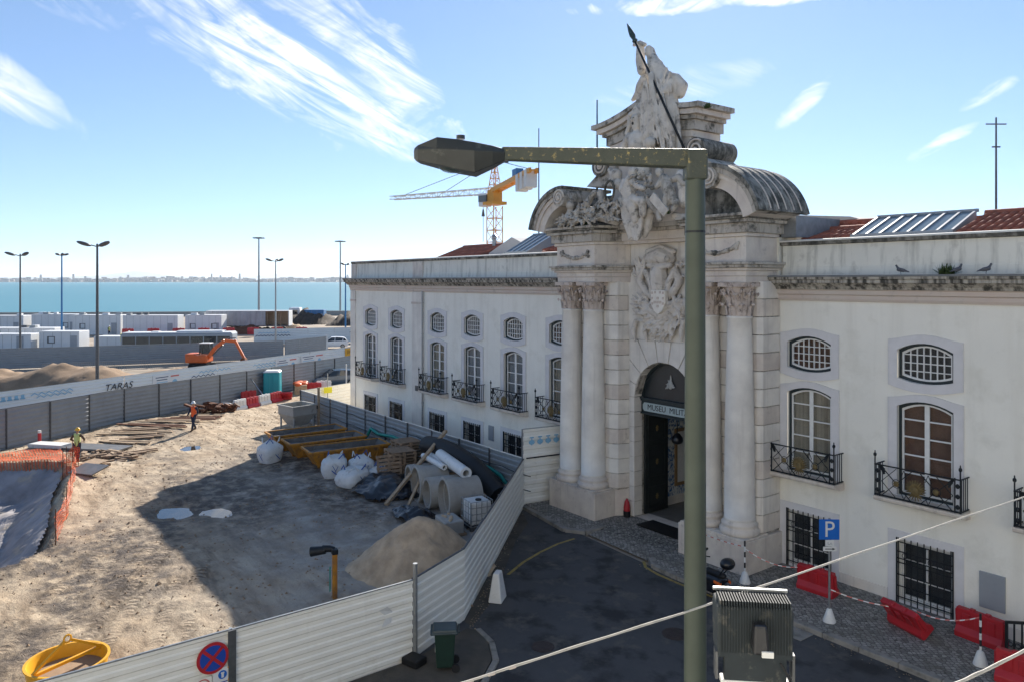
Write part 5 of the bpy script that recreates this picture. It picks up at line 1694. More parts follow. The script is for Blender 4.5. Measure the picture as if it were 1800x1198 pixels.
carved('drapery', S_DRAPE, 0.022, rough=0.012, rs=0.12, smooth=0)
carved('carved_foliage', S_FOL, 0.022, rough=0.015, material='stone_weathered')
wr = MB()
for t in range(25):
    a, b_ = 2 * math.pi * t / 24, 2 * math.pi * (t + 1) / 24
    if t < 24: wr.capsule((-1.38 + off[0] + 0.24 * math.cos(a), -0.62, 12.91 + off[2] + 0.36 * math.sin(a)), (-1.38 + off[0] + 0.24 * math.cos(b_), -0.62, 12.91 + off[2] + 0.36 * math.sin(b_)), 0.05, 0.05, 8)
sculpt('wreath', wr, 'stone_black', 0.022, stat, smooth=1, rough=0.03, rsize=0.06)
bk_ = MB(); bk_.box((1.26 + off[0], -0.8, 12.15 + off[2]), (0.32, 0.12, 0.95), ry=-0.8); bk_.obj('carved_book', 'statue_stone', stat, bevel=0.02)
spear = thing('bronze_spear', 'long dark bronze spear held by the crowning statue', 'spear', (2.04, -2.05, 13.94))
sv = Vector((-0.73 - 2.04, 0, 19.08 - 13.94))
sh = MB(); sh.tube([(0, 0, 0), tuple(sv * 0.86)], 0.045, 8); sh.obj('shaft', 'iron', spear, smooth=True)
M['bronze'] = mat('bronze', (0.055, 0.085, 0.08), 0.55, metal=0.3, var=0.4, vscale=6)
hd = MB()
pts = [tuple(sv * k) for k in (0.845, 0.855, 0.87, 0.88, 0.90, 0.94, 1.0)]
hd.tube(pts, [0.05, 0.11, 0.06, 0.085, 0.11, 0.085, 0.012], 8); hd.obj('spearhead', 'bronze', spear, smooth=True)
coat = carve(S_ARMS)
o = sculpt('coat_of_arms', coat, 'stone_weathered', 0.022, museum, smooth=0, rough=0.015, rsize=0.12)
M['arms_stone'] = mat('arms_stone', (0.62, 0.575, 0.52), 0.8, vscale=2.4, col2=(0.5, 0.45, 0.39), bump=0.35, bscale=22, stain=((0.2, 0.18, 0.155), 3.0, 0.55, 0.7))
o.data.materials[0] = M['arms_stone']
shd = MB(); shd.xz([(-0.34, 0.4), (-0.36, -0.1), (-0.2, -0.38), (0.0, -0.5), (0.2, -0.38), (0.36, -0.1), (0.34, 0.4)][::-1], -0.1, 0.1)
shb = shd.obj('shield', 'lioz_pale', museum, (-0.22, -0.85, 8.75), bevel=0.02)
cs = MB()
for (x, z) in ((0, 0.1), (-0.14, -0.05), (0.14, -0.05), (0, -0.05), (0, -0.2)): cs.box((x, -0.11, z), (0.09, 0.03, 0.1))
for x in (-0.27, 0.27):
    for z in (0.3, 0.1, -0.1): cs.box((x, -0.11, z), (0.07, 0.03, 0.09))
for x in (-0.12, 0.12): cs.box((x, -0.11, 0.32), (0.07, 0.03, 0.09))
cs.obj('shield_charges', 'lioz_pink', shb)
# tufts growing out of the stonework
for x, y, z, r, lab in ((1.55, -2.45, 11.8, 0.2, 'green weed tuft growing beside the carved cherubs'), (2.7, -1.72, 15.35, 0.17, 'green weed tuft growing on the attic cornice'),
                        (-3.0, -2.1, 11.72, 0.16, 'small weed tuft growing among the carved foliage'), (9.75, -0.42, 9.68, 0.3, 'grassy weed tuft growing in the gutter beside the pigeons')):
    mb = MB()
    rt_ = random.Random(int(x * 100))
    for i in range(110):
        a, e = rt_.uniform(0, 6.28), rt_.uniform(0.2, 1.5)
        l = r * rt_.uniform(0.5, 1.25)
        b0 = Vector((rt_.uniform(-r, r) * 0.6, rt_.uniform(-r, r) * 0.3, 0))
        t = b0 + Vector((l * math.cos(a) * math.cos(e), l * math.sin(a) * math.cos(e) * 0.6, l * math.sin(e)))
        w = Vector((math.sin(a), -math.cos(a), 0)) * 0.012
        mb.add([b0 - w, b0 + w, (b0 + t) / 2 + w * 1.8, t, (b0 + t) / 2 - w * 1.8], [(0, 1, 2, 3, 4)])
    tag(mb.obj('weed_tuft', 'foliage', None, (x, y, z)), lab, 'weed')
# ------------------------------------------------------------------ hoardings round the site
RIB = []
for k in range(9):
    z = k * 0.228
    RIB += [(0.0, z), (0.0, z + 0.085), (0.028, z + 0.115), (0.028, z + 0.195), (0.0, z + 0.225)]
RIB = [(y, min(z, 2.0)) for y, z in RIB if z <= 2.03]


def panel_mesh(w, front, back, h=2.0, name='panel'):
    rib = [(y, z * h / 2.0) for y, z in RIB]
    vs, fs, mi = [], [], []
    n = len(rib)
    for x in (0.0, w):
        for y, z in rib: vs.append((x, -y, z))
    for x in (0.0, w):
        for y, z in rib: vs.append((x, -y + 0.006, z))
    for i in range(n - 1):
        fs.append((i, n + i, n + i + 1, i + 1)); mi.append(0)
        fs.append((2 * n + i, 2 * n + i + 1, 3 * n + i + 1, 3 * n + i)); mi.append(1)
    me = bpy.data.meshes.new(name)
    me.from_pydata(vs, [], fs)
    me.materials.append(M[front]); me.materials.append(M[back])
    me.polygons.foreach_set('material_index', mi)
    return me


_pm = {}


def hoarding(name, label, pts, front, back, bay=2.5, h=2.0, post_h=0.0, post_side=1, cap=True, z=0.0, group=None, posts=True, post_mat='galv', wires=None):
    """pts: plan polyline; the 'front' face is to the right-hand side when walking along it"""
    t = thing(name, label, 'hoarding', (pts[0][0], pts[0][1], z), 0, group)
    ox, oy = pts[0]
    for (ax, ay), (bx, by) in zip(pts, pts[1:]):
        ln = math.hypot(bx - ax, by - ay)
        n = max(1, round(ln / bay))
        ang = math.atan2(by - ay, bx - ax)
        w = ln / n
        key = (round(w, 2), front, back, h)
        if key not in _pm: _pm[key] = panel_mesh(w, front, back, h)
        for i in range(n):
            x, y = ax + (bx - ax) * i / n, ay + (by - ay) * i / n
            o = put('panel', _pm[key], t, (x - ox, y - oy, rnd.uniform(0.0, 0.03)), ang)
            o.rotation_euler.x = rnd.uniform(-0.012, 0.012)
            if cap:
                c = MB(); c.bar((0.01, 0, h + 0.005), (w - 0.01, 0, h + 0.005), 0.045); c.obj('rail', post_mat if back != 'hoarding_white' else 'hoarding_white', o)
            if posts:
                p = MB(); p.box((0, 0, (h + post_h) / 2), (0.06, 0.07, h + post_h + 0.06)); p.obj('post', post_mat, t, (x - ox + math.sin(ang) * -0.045 * post_side, y - oy + math.cos(ang) * 0.045 * post_side, 0), ang)
    return t


F1 = hoarding('street_hoarding', 'white ribbed hoarding across the bottom carrying the no-stopping sign', [(2.46, -26.4), (2.46, -21.9), (2.46, -17.4), (2.44, -12.95)], 'hoarding_white', 'hoarding_grey', bay=4.5, post_mat='galv')
F2 = hoarding('street_hoarding', 'white ribbed hoarding slanting up towards the portal beside the road', [(2.40, -12.85), (1.4, -10.7), (-5.95, -2.85)], 'hoarding_white', 'hoarding_grey', bay=2.7, post_mat='galv_dark')
hoarding('site_hoarding', 'grey ribbed hoarding running along the museum wall behind the skips', [(-31.0, -2.78), (-6.0, -2.78)], 'hoarding_grey', 'hoarding_white', bay=2.5, post_side=-1, post_mat='galv_dark')
F3 = hoarding('tall_hoarding', 'tall white hoarding with blue tile ornament beside the portal columns', [(-5.95, -2.9), (-5.6, -0.75)], 'hoarding_white', 'hoarding_grey', bay=2.2, h=3.25)
hoarding('cream_hoarding', 'cream ribbed hoarding between the far museum corner and the yard', [(-31.05, -2.75), (-33.4, 3.6)], 'hoarding_white', 'hoarding_grey', bay=3.2, h=1.95, post_mat='galv')
FG = hoarding('far_hoarding', 'grey ribbed hoarding with posts along the far side of the yard', [(-28.6, -26.0), (-32.0, -19.6), (-36.7, -12.8), (-48.0, 9.0)], 'hoarding_grey', 'hoarding_far', bay=2.7, h=2.3, post_side=-1, post_mat='galv_dark')
FW = hoarding('lane_hoarding', 'white printed hoarding with graffiti across the lane', [(-33.5, -29.0), (-40.4, -19.5), (-51.0, 0.7), (-58.2, 14.0)], 'hoarding_far', 'hoarding_grey', bay=4.2, h=2.25, posts=False)
# thicker corner posts and dented tape on the near hoarding
p = MB(); p.tube([(0, 0, 0), (0, 0, 2.42)], 0.06, 10); p.obj('post', 'galv', F1, (2.47 - 2.46, -12.88 + 26.4, 0), smooth=True, auto=40)
p = MB(); p.box((0.05, 0, 1.0), (0.05, 0.16, 2.05)); p.obj('post', 'galv_dark', F1, (0.02, 9.0, 0))
p = MB(); p.box((0, 0, 0.09), (0.5, 0.4, 0.18)); tag(p.obj('post_base', 'black_rubber', None, (2.72, -13.05, 0.045), 0.3, bevel=0.03), 'black rubber foot block at the hoarding corner post', 'base')
# no-stopping sign and stickers on the near hoarding (they face the camera: +X)


def disc(r, x, material, name, parent, loc, n=36, rz=0.0):
    mb = MB(); mb.tube([(x, 0, 0), (x + 0.008, 0, 0)], r, n)
    return mb.obj(name, material, parent, loc, rz)


sgn = thing('no_stopping_sign', 'round blue and red no-stopping sign fixed to the white hoarding', 'sign', (2.54, -17.8, 1.55))
disc(0.33, 0.0, 'red_plastic', 'sign_rim', sgn, (0, 0, 0))
M['sign_blue'] = mat('sign_blue', (0.012, 0.055, 0.33), 0.4, var=0.08, vscale=3)
disc(0.265, 0.01, 'sign_blue', 'sign_face', sgn, (0, 0, 0))
for s in (-1, 1):
    b_ = MB(); b_.box((0.022, 0, 0), (0.006, 0.53, 0.065), rx=s * math.pi / 4); b_.obj('sign_bar', 'red_plastic', sgn, (0.002 * s, 0, 0))
nt = thing('safety_notice', 'white safety notice with blue disc and yellow edges on the hoarding', 'notice', (2.53, -17.62, 0.98))
b_ = MB(); b_.box((0, 0, 0), (0.008, 0.36, 0.62)); b_.obj('sheet', 'white_plastic', nt)
disc(0.09, 0.006, 'blue_sign', 'mandatory_disc', nt, (0, 0.02, 0.16))
hd = MB(); hd.box((0.018, 0, 0), (0.004, 0.05, 0.09)); hd.box((0.018, 0, 0.055), (0.004, 0.07, 0.03)); hd.obj('pictogram', 'white_plastic', nt, (0, 0.02, 0.145))
for k, w in enumerate((0.26, 0.2, 0.23)):
    b_ = MB(); b_.box((0.007, 0, 0.0), (0.004, w, 0.022)); b_.obj('text_line', 'sign_blue', nt, (0, 0, 0.0 - 0.05 * k))
for y, z in ((-0.18, 0.3), (0.18, 0.28), (-0.17, 0.0), (0.18, 0.02), (0.16, -0.28)):
    b_ = MB(); b_.box((0.008, 0, 0), (0.004, 0.1, 0.08), rx=rnd.uniform(-0.6, 0.6)); b_.obj('tape_strip', 'yellow_bright', nt, (0, y, z))
ns_ = thing('no_entry_notice', 'small round no-pedestrians notice low on the white hoarding', 'notice', (2.53, -18.0, 0.95))
b_ = MB(); b_.box((0, 0, -0.02), (0.006, 0.36, 0.5)); b_.obj('sheet', 'hoarding_white', ns_)
disc(0.15, 0.005, 'print_red', 'rim', ns_, (0, 0, 0.06)); disc(0.125, 0.014, 'white_plastic', 'face', ns_, (0, 0, 0.06))
hn = MB(); hn.box((0.025, 0, 0.02), (0.004, 0.07, 0.08))
for k in range(4): hn.box((0.025, -0.03 + 0.02 * k, 0.085), (0.004, 0.014, 0.07 - 0.01 * abs(k - 1.5)))
hn.box((0.025, 0.05, 0.04), (0.004, 0.05, 0.018), rx=-0.7); hn.obj('hand_symbol', 'ink', ns_)
b_ = MB(); b_.box((0.03, 0, 0.06), (0.004, 0.24, 0.025), rx=0.78); b_.obj('slash', 'print_red', ns_)
# flapping patch of film
pm = MB(); pts = [(0, 0), (0.22, 0.05), (0.38, -0.12), (0.34, -0.38), (0.05, -0.42), (0.2, -0.2)]
pm.add([(0.05 + 0.03 * math.sin(i * 2), a, b_) for i, (a, b_) in enumerate(pts)], [(0, 1, 2, 5), (5, 2, 3, 4)])
tag(pm.obj('film_scrap', 'bag_white', None, (2.44, -13.9, 1.5)), 'crumpled scrap of clear film stuck on the white hoarding', 'film')

# printed pattern, notices and graffiti on the printed hoarding across the lane
fwd_ = math.atan2(0.7 + 19.5, -51.0 + 40.4)
fwd2_ = math.atan2(14.0 - 0.7, -58.2 + 51.0)


def on_fw(s):
    """point on the lane hoarding s metres along it from its second corner"""
    l1 = math.hypot(-51 + 40.4, 0.7 + 19.5)
    if s <= l1: return (-40.4 + (-51 + 40.4) * s / l1, -19.5 + 20.2 * s / l1, fwd_)
    s -= l1; l2 = math.hypot(7.2, 13.3)
    return (-51 - 7.2 * s / l2, 0.7 + 13.3 * s / l2, fwd2_)


def fw_put(mb, name, material, s, z, off_=0.05, parent=None):
    x, y, a = on_fw(s)
    nxv, nyv = math.sin(a), -math.cos(a)
    return mb.obj(name, material, FW, (x + nxv * off_ + 33.5, y + nyv * off_ + 29.0, z), a)


def waves(n, w, amp, th=0.07):
    mb = MB()
    for i in range(n):
        for (x0, z0, x1, z1) in ((i * w, 0, (i + 0.5) * w, amp), ((i + 0.5) * w, amp, (i + 1) * w, 0)):
            mb.add([(x0, 0, z0), (x1, 0, z1), (x1, 0, z1 + th), (x0, 0, z0 + th)], [(0, 1, 2, 3)])
    return mb


for s, n, z, mt in ((2.0, 6, 1.7, 'print_blue'), (2.4, 5, 1.5, 'print_blue'), (16.2, 7, 1.65, 'print_blue'), (15.4, 5, 1.35, 'print_navy'), (22.4, 6, 1.6, 'print_blue'), (22.8, 5, 1.35, 'print_blue')):
    fw_put(waves(n, 0.5, 0.16), 'printed_wave', mt, s, z)
mb = MB()
for k in range(4): mb.box((0.42 * k, 0, 0), (0.22, 0.004, 0.3)); mb.box((0.42 * k, 0, -0.1), (0.34, 0.004, 0.1))
fw_put(mb, 'printed_figures', 'print_blue', 0.2, 1.75)
text_mesh('TARAS', 0.68, 'ink', 'graffiti', FW, (on_fw(8.6)[0] + 33.5 + 0.07 * math.sin(fwd_), on_fw(8.6)[1] + 29.0 - 0.07 * math.cos(fwd_), 1.55), (math.pi / 2, 0, fwd_), 0.003, shear=0.25, sx=1.15)
for s, w, h, z in ((11.6, 2.7, 1.2, 1.42), (25.3, 3.2, 1.25, 1.4), (29.0, 3.6, 1.2, 1.45)):
    b_ = MB(); b_.box((w / 2, 0, 0), (w, 0.02, h)); o = fw_put(b_, 'notice_board', 'container_white', s, z, 0.06)
    for k in range(4):
        l_ = MB(); l_.box((0.2 + 0.5 * w * 0.5, -0.014, 0), (w * 0.5 * rnd.uniform(0.6, 1), 0.004, 0.07)); l_.obj('text_line', 'print_navy' if k < 2 else 'print_blue', o, (0, 0, 0.38 - 0.2 * k))
    l_ = MB(); l_.tube([(w * 0.78, -0.02, -0.15), (w * 0.78, -0.012, -0.15)], 0.26, 20); l_.obj('seal', 'print_blue', o)
    l_ = MB(); l_.box((w * 0.78, -0.014, 0.38), (w * 0.3, 0.004, 0.12)); l_.obj('text_line', 'print_red', o)
b_ = MB(); b_.box((0.9, 0, 0), (1.9, 0.02, 0.85)); o = fw_put(b_, 'works_board', 'yellow_bright', 36.2, 1.75, 0.06)
for k in range(7):
    l_ = MB(); l_.box((0.32 + 0.19 * k, -0.014, 0.02 * (k % 2)), (0.07, 0.004, 0.46 - 0.06 * (k % 3))); l_.obj('faded_letter', 'rust', o)
# blue tile ornament on the tall hoarding by the portal
for k in range(4):
    mb = MB(); mb.box((0, 0, 0.12), (0.05, 0.006, 0.3)); mb.ball((0, 0, 0.1), (0.15, 0.01, 0.11), 10, 4); mb.box((0, 0, 0.3), (0.2, 0.006, 0.05))
    mb.obj('printed_figure', 'print_blue', F3, (0.17 + 0.06 * k, 0.34 + 0.4 * k, 2.62), math.atan2(2.15, 0.35))
b_ = MB(); b_.box((0, 0, 0), (0.04, 1.9, 0.05)); b_.obj('seam', 'ink', F3, (0.22, 1.07, 2.05), 0.0 - 0.16)

# ------------------------------------------------------------------ people
def person(label, loc, rz, vest, helmet, stride=0.28, arms='swing', trousers='navy_cloth', bend=0.0, sc=1.0):
    mb = MB()
    hip, kn = 0.92, 0.5
    L_f, R_f = (stride * 0.5, 0.1), (-stride * 0.5, -0.1)
    legs = []
    for f, side in ((stride, 0.1), (-stride, -0.1)):
        h_, k_, a_ = (0, side, hip), (f * 0.45 + 0.05, side, kn), (f * 0.95 - (0.04 if f < 0 else 0), side, 0.09)
        legs.append((h_, k_, a_))
        mb.capsule(h_, k_, 0.085, 0.06, 8); mb.capsule(k_, a_, 0.058, 0.042, 8); mb.capsule(a_, (a_[0] + 0.15, side, 0.05), 0.045, 0.035, 8)
    sh = (bend * 0.5, 0, 1.42)
    mb.capsule((0, 0, hip + 0.03), (bend * 0.25, 0, 1.15), 0.13, 0.135, 10); mb.capsule((bend * 0.25, 0, 1.15), sh, 0.135, 0.12, 10)
    mb.capsule((sh[0], -0.14, 1.42), (sh[0], 0.14, 1.42), 0.08, 0.08, 8)
    mb.capsule((sh[0], 0, 1.46), (sh[0] + 0.02, 0, 1.56), 0.055, 0.055, 8)
    mb.ball((sh[0] + 0.04, 0, 1.65), (0.095, 0.078, 0.12), 12, 8); mb.ball((sh[0] + 0.135, 0, 1.635), (0.022, 0.016, 0.025), 6, 4)
    armp = []
    for k, side in ((-1, 0.2), (1, -0.2)):
        if arms == 'swing':
            el, hd_ = (sh[0] + k * 0.09, side * 1.15, 1.16), (sh[0] + k * 0.12 + 0.16, side * 1.2, 0.95)
        else:
            el, hd_ = (sh[0] + 0.05, side * 1.7, 1.2), (sh[0] + 0.22, side * 1.25, 1.08)
        s_ = (sh[0], side * 0.95, 1.42)
        armp.append((s_, el, hd_))
        mb.capsule(s_, el, 0.055, 0.045, 8); mb.capsule(el, hd_, 0.042, 0.032, 8)
        d = (Vector(hd_) - Vector(el)).normalized()
        for q in range(4): mb.capsule(hd_, tuple(Vector(hd_) + d * 0.12 + Vector((0, (q - 1.5) * 0.02, -0.01 * q))), 0.018, 0.012, 6)
        mb.capsule(hd_, tuple(Vector(hd_) + d * 0.06 + Vector((0.05, 0, 0.02))), 0.016, 0.012, 6)
    o = sculpt('person', mb, 'skin', 0.02, None, loc, rz, smooth=2)
    o.scale = (sc, sc, sc)
    tag(o, label, 'person')
    tb = MB()
    for h_, k_, a_ in legs: tb.capsule(h_, k_, 0.105, 0.082, 8); tb.capsule(k_, (a_[0], a_[1], a_[2] + 0.06), 0.08, 0.066, 8)
    tb.capsule((0, -0.07, hip + 0.04), (0, 0.07, hip + 0.04), 0.13, 0.13, 8)
    sculpt('trousers', tb, trousers, 0.022, o, smooth=2, rough=0.01, rsize=0.1)
    jb = MB()
    for s_, el, hd_ in armp: jb.capsule(s_, el, 0.072, 0.06, 8); jb.capsule(el, tuple(Vector(el).lerp(Vector(hd_), 0.85)), 0.058, 0.045, 8)
    jb.capsule((sh[0], -0.16, 1.42), (sh[0], 0.16, 1.42), 0.088, 0.088, 8)
    sculpt('sleeves', jb, 'navy_cloth' if vest == 'vest_orange' else 'boot', 0.022, o, smooth=2)
    vb = MB(); vb.capsule((0, 0, hip + 0.06), (bend * 0.25, 0, 1.15), 0.155, 0.162, 10); vb.capsule((bend * 0.25, 0, 1.15), (sh[0], 0, 1.38), 0.162, 0.15, 10); vb.capsule((sh[0], -0.11, 1.43), (sh[0], 0.11, 1.43), 0.095, 0.095, 8)
    v = sculpt('vest', vb, vest, 0.022, o, smooth=2)
    bt = MB()
    for h_, k_, a_ in legs: bt.capsule((a_[0], a_[1], a_[2] + 0.1), a_, 0.062, 0.06, 8); bt.capsule(a_, (a_[0] + 0.17, a_[1], 0.05), 0.06, 0.045, 8)
    sculpt('boots', bt, 'boot', 0.02, o, smooth=1)
    hm = MB(); hm.lathe([(0.145, 0.0), (0.148, 0.012), (0.118, 0.02), (0.112, 0.07), (0.08, 0.125), (0.03, 0.148), (0.0, 0.15)], 16, caps=False)
    hm.box((0.13, 0, 0.008), (0.09, 0.14, 0.016)); hm.obj('helmet', helmet, o, (sh[0] + 0.035, 0, 1.685), smooth=True, auto=50)
    return o


person('worker in orange vest and white helmet walking across the yard', (-30.6, -9.9, yard_h(-30.6, -9.9) - 0.02), R(-50), 'vest_orange', 'helmet_white', 0.3, sc=1.02)
w2 = person('worker in pale yellow vest and yellow helmet standing by the planks', (-26.2, -16.8, yard_h(-26.2, -16.8) - 0.02), R(150), 'vest_yellow', 'helmet_yellow', 0.12, 'akimbo', sc=0.98)
for dy in (-1, 1):
    pass

# ------------------------------------------------------------------ things in the yard
def Z(x, y): return yard_h(x, y)


# three open skips side by side
def skip(label, loc, rz):
    t = thing('mortar_skip', label, 'skip', loc, rz, 'orange skips beside the grey hoarding')
    L_, W_, H_ = 4.2, 1.7, 0.9
    lo, hi = (L_ * 0.78, W_ * 0.72), (L_, W_)
    bot = [(-lo[0] / 2, -lo[1] / 2, 0.12), (lo[0] / 2, -lo[1] / 2, 0.12), (lo[0] / 2, lo[1] / 2, 0.12), (-lo[0] / 2, lo[1] / 2, 0.12)]
    top = [(-hi[0] / 2, -hi[1] / 2, H_), (hi[0] / 2, -hi[1] / 2, H_), (hi[0] / 2, hi[1] / 2, H_), (-hi[0] / 2, hi[1] / 2, H_)]
    b_ = MB(); b_.add(bot + top, [(0, 1, 5, 4), (1, 2, 6, 5), (2, 3, 7, 6), (3, 0, 4, 7), (3, 2, 1, 0)])
    o = b_.obj('shell', 'yellow_paint', t); o.modifiers.new('thick', 'SOLIDIFY').thickness = 0.03
    i_ = MB(); k = 0.95
    i_.add([(x * k, y * k, z + 0.05) for x, y, z in bot] + [(x * 0.97, y * 0.925, z + 0.0) for x, y, z in top], [(4, 5, 1, 0), (5, 6, 2, 1), (6, 7, 3, 2), (7, 4, 0, 3), (0, 1, 2, 3)])
    i_.obj('lining', 'dark_lining', t)
    r_ = MB()
    for a, c in zip(top, top[1:] + top[:1]): r_.bar(a, c, 0.1)
    r_.obj('rim', 'yellow_paint', t, bevel=0.012)
    for x in (-1.5, -0.9, -0.3, 0.3, 0.9, 1.5):
        for s in (-1, 1):
            g = MB(); f = abs(x) / (L_ / 2)
            g.bar((x * 0.92, s * (lo[1] / 2 + 0.03), 0.15), (x, s * (hi[1] / 2 + 0.02), H_ - 0.05), 0.07); g.obj('stiffener', 'yellow_paint', t)
    for s in (-1, 1):
        g = MB(); g.bar((-lo[0] / 2, s * 0.45, 0.06), (lo[0] / 2, s * 0.45, 0.06), 0.12); g.obj('skid', 'yellow_paint', t)
    m = MB()
    vs, fs = [], []
    for i in range(30):
        for j in range(9):
            x, y = (-0.5 + i / 29) * L_ * 0.86, (-0.5 + j / 8) * W_ * 0.84
            vs.append((x, y, 0.66 + 0.12 * noise.noise((x * 0.9 + loc[0], y * 1.2, loc[1])) + 0.06 * noise.noise((x * 4, y * 4, 2))))
    for i in range(29):
        for j in range(8):
            q = i * 9 + j; fs.append((q, q + 1, q + 10, q + 9))
    m.add(vs, fs); m.obj('spoil', 'grey_spoil', t, smooth=True)
    return t


M['dark_lining'] = mat('dark_lining', (0.09, 0.085, 0.08), 0.8, vscale=1.5, col2=(0.16, 0.15, 0.14), bump=0.3, bscale=12, stain=((0.24, 0.22, 0.2), 2.2, 0.55, 0.72))
M['grey_spoil'] = mat('grey_spoil', (0.22, 0.205, 0.19), 0.95, vscale=2.5, col2=(0.10, 0.092, 0.085), bump=0.9, bscale=10)
for k, (x, y, lab) in enumerate(((-17.55, -5.6, 'nearest orange skip, behind the white bulk bags'), (-20.0, -5.75, 'middle of the three orange skips'), (-22.6, -5.75, 'farthest of the three orange skips, below the grey hopper'))):
    skip(lab, (x, y, Z(x, y) - 0.03), R(84 + 2 * k))

# concrete hopper on legs, with a red hose coil
t = thing('concrete_hopper', 'grey steel hopper on legs behind the orange skips', 'hopper', (-27.6, -4.35, Z(-27.6, -4.3)), R(12))
b_ = MB(); b_.add([(-0.45, -0.45, 0.35), (0.45, -0.45, 0.35), (0.45, 0.45, 0.35), (-0.45, 0.45, 0.35), (-0.85, -0.85, 1.05), (0.85, -0.85, 1.05), (0.85, 0.85, 1.05), (-0.85, 0.85, 1.05), (-0.85, -0.85, 1.6), (0.85, -0.85, 1.6), (0.85, 0.85, 1.6), (-0.85, 0.85, 1.6)],
                   [(3, 2, 1, 0), (0, 1, 5, 4), (1, 2, 6, 5), (2, 3, 7, 6), (3, 0, 4, 7), (4, 5, 9, 8), (5, 6, 10, 9), (6, 7, 11, 10), (7, 4, 8, 11)])
M['hopper_grey'] = mat('hopper_grey', (0.36, 0.355, 0.33), 0.7, var=0.15, vscale=2, stain=((0.2, 0.19, 0.17), 2.6, 0.55, 0.75))
o = b_.obj('tank', 'hopper_grey', t); o.modifiers.new('thick', 'SOLIDIFY').thickness = 0.03
for a, c in (((-0.88, -0.88), (0.88, -0.88)), ((0.88, -0.88), (0.88, 0.88)), ((0.88, 0.88), (-0.88, 0.88)), ((-0.88, 0.88), (-0.88, -0.88))):
    g = MB(); g.bar((*a, 1.6), (*c, 1.6), 0.09); g.obj('rim', 'hopper_grey', t)
for sx in (-1, 1):
    for sy in (-1, 1):
        g = MB(); g.bar((sx * 0.72, sy * 0.72, 0), (sx * 0.72, sy * 0.72, 1.1), 0.09); g.obj('leg', 'hopper_grey', t)
hc_ = MB()
for k in range(5): hc_.tube([(0.62 * math.cos(q * 0.35) * (1 - 0.05 * k), 0.45 * math.sin(q * 0.35) * (1 - 0.05 * k), 0.05 + 0.06 * k + 0.015 * math.sin(q * 3)) for q in range(19)], 0.04, 6)
tag(hc_.obj('hose_coil', 'red_plastic', None, (-25.2, -3.6, Z(-25.2, -3.6)), smooth=True), 'coil of red hose lying beside the grey hopper', 'hose')
# tall lamp-less post with cables at the hoarding end
t = thing('cable_post', 'weathered wooden post with cables at the end of the grey hoarding', 'post', (-27.3, -3.05, Z(-27.3, -3)))
p = MB(); p.box((0, 0, 1.3), (0.14, 0.12, 2.6)); p.obj('timber', 'plank_wood', t)
p = MB(); p.box((-0.02, -0.09, 1.35), (0.12, 0.06, 0.22)); p.obj('switch_box', 'black_plastic', t)
# sagging cables and the green hose on the grey hoarding
for z0, lab in ((1.62, 'upper black cable sagging along the grey hoarding'), (1.0, 'lower black cable sagging along the grey hoarding')):
    pts = []
    for k in range(9):
        xa = -27.4 + 2.5 * k
        for q in range(5):
            u = q / 5
            pts.append((xa + 2.5 * u, -2.93, z0 - 0.30 * u * (1 - u) * 2 * 0.5 - 0.02 * k))
    c = MB(); c.tube(pts, 0.018, 5); tag(c.obj('cable', 'black_rubber', None), lab, 'cable', group='cables on the grey hoarding')
pts = [(-20.6, -3.25, 0.25), (-20.2, -3.1, 0.68), (-19.9, -3.0, 1.15), (-19.0, -3.0, 0.98), (-17.3, -3.0, 1.12), (-16.2, -3.0, 1.06), (-14.9, -3.0, 1.18), (-13.3, -3.0, 1.07), (-12.5, -3.0, 1.26), (-11.0, -3.0, 1.12), (-9.7, -3.0, 1.23), (-8.2, -3.0, 1.21), (-7.4, -3.0, 1.04), (-6.6, -3.05, 0.6)]
sm = []
for i in range(len(pts) - 1):
    for q in range(3): sm.append(tuple(Vector(pts[i]).lerp(Vector(pts[i + 1]), q / 3)))
c = MB(); c.tube(sm, 0.085, 8); tag(c.obj('green_hose', 'hose_green', None, smooth=True), 'fat green hose hung along the grey hoarding', 'hose')

# bulk bags


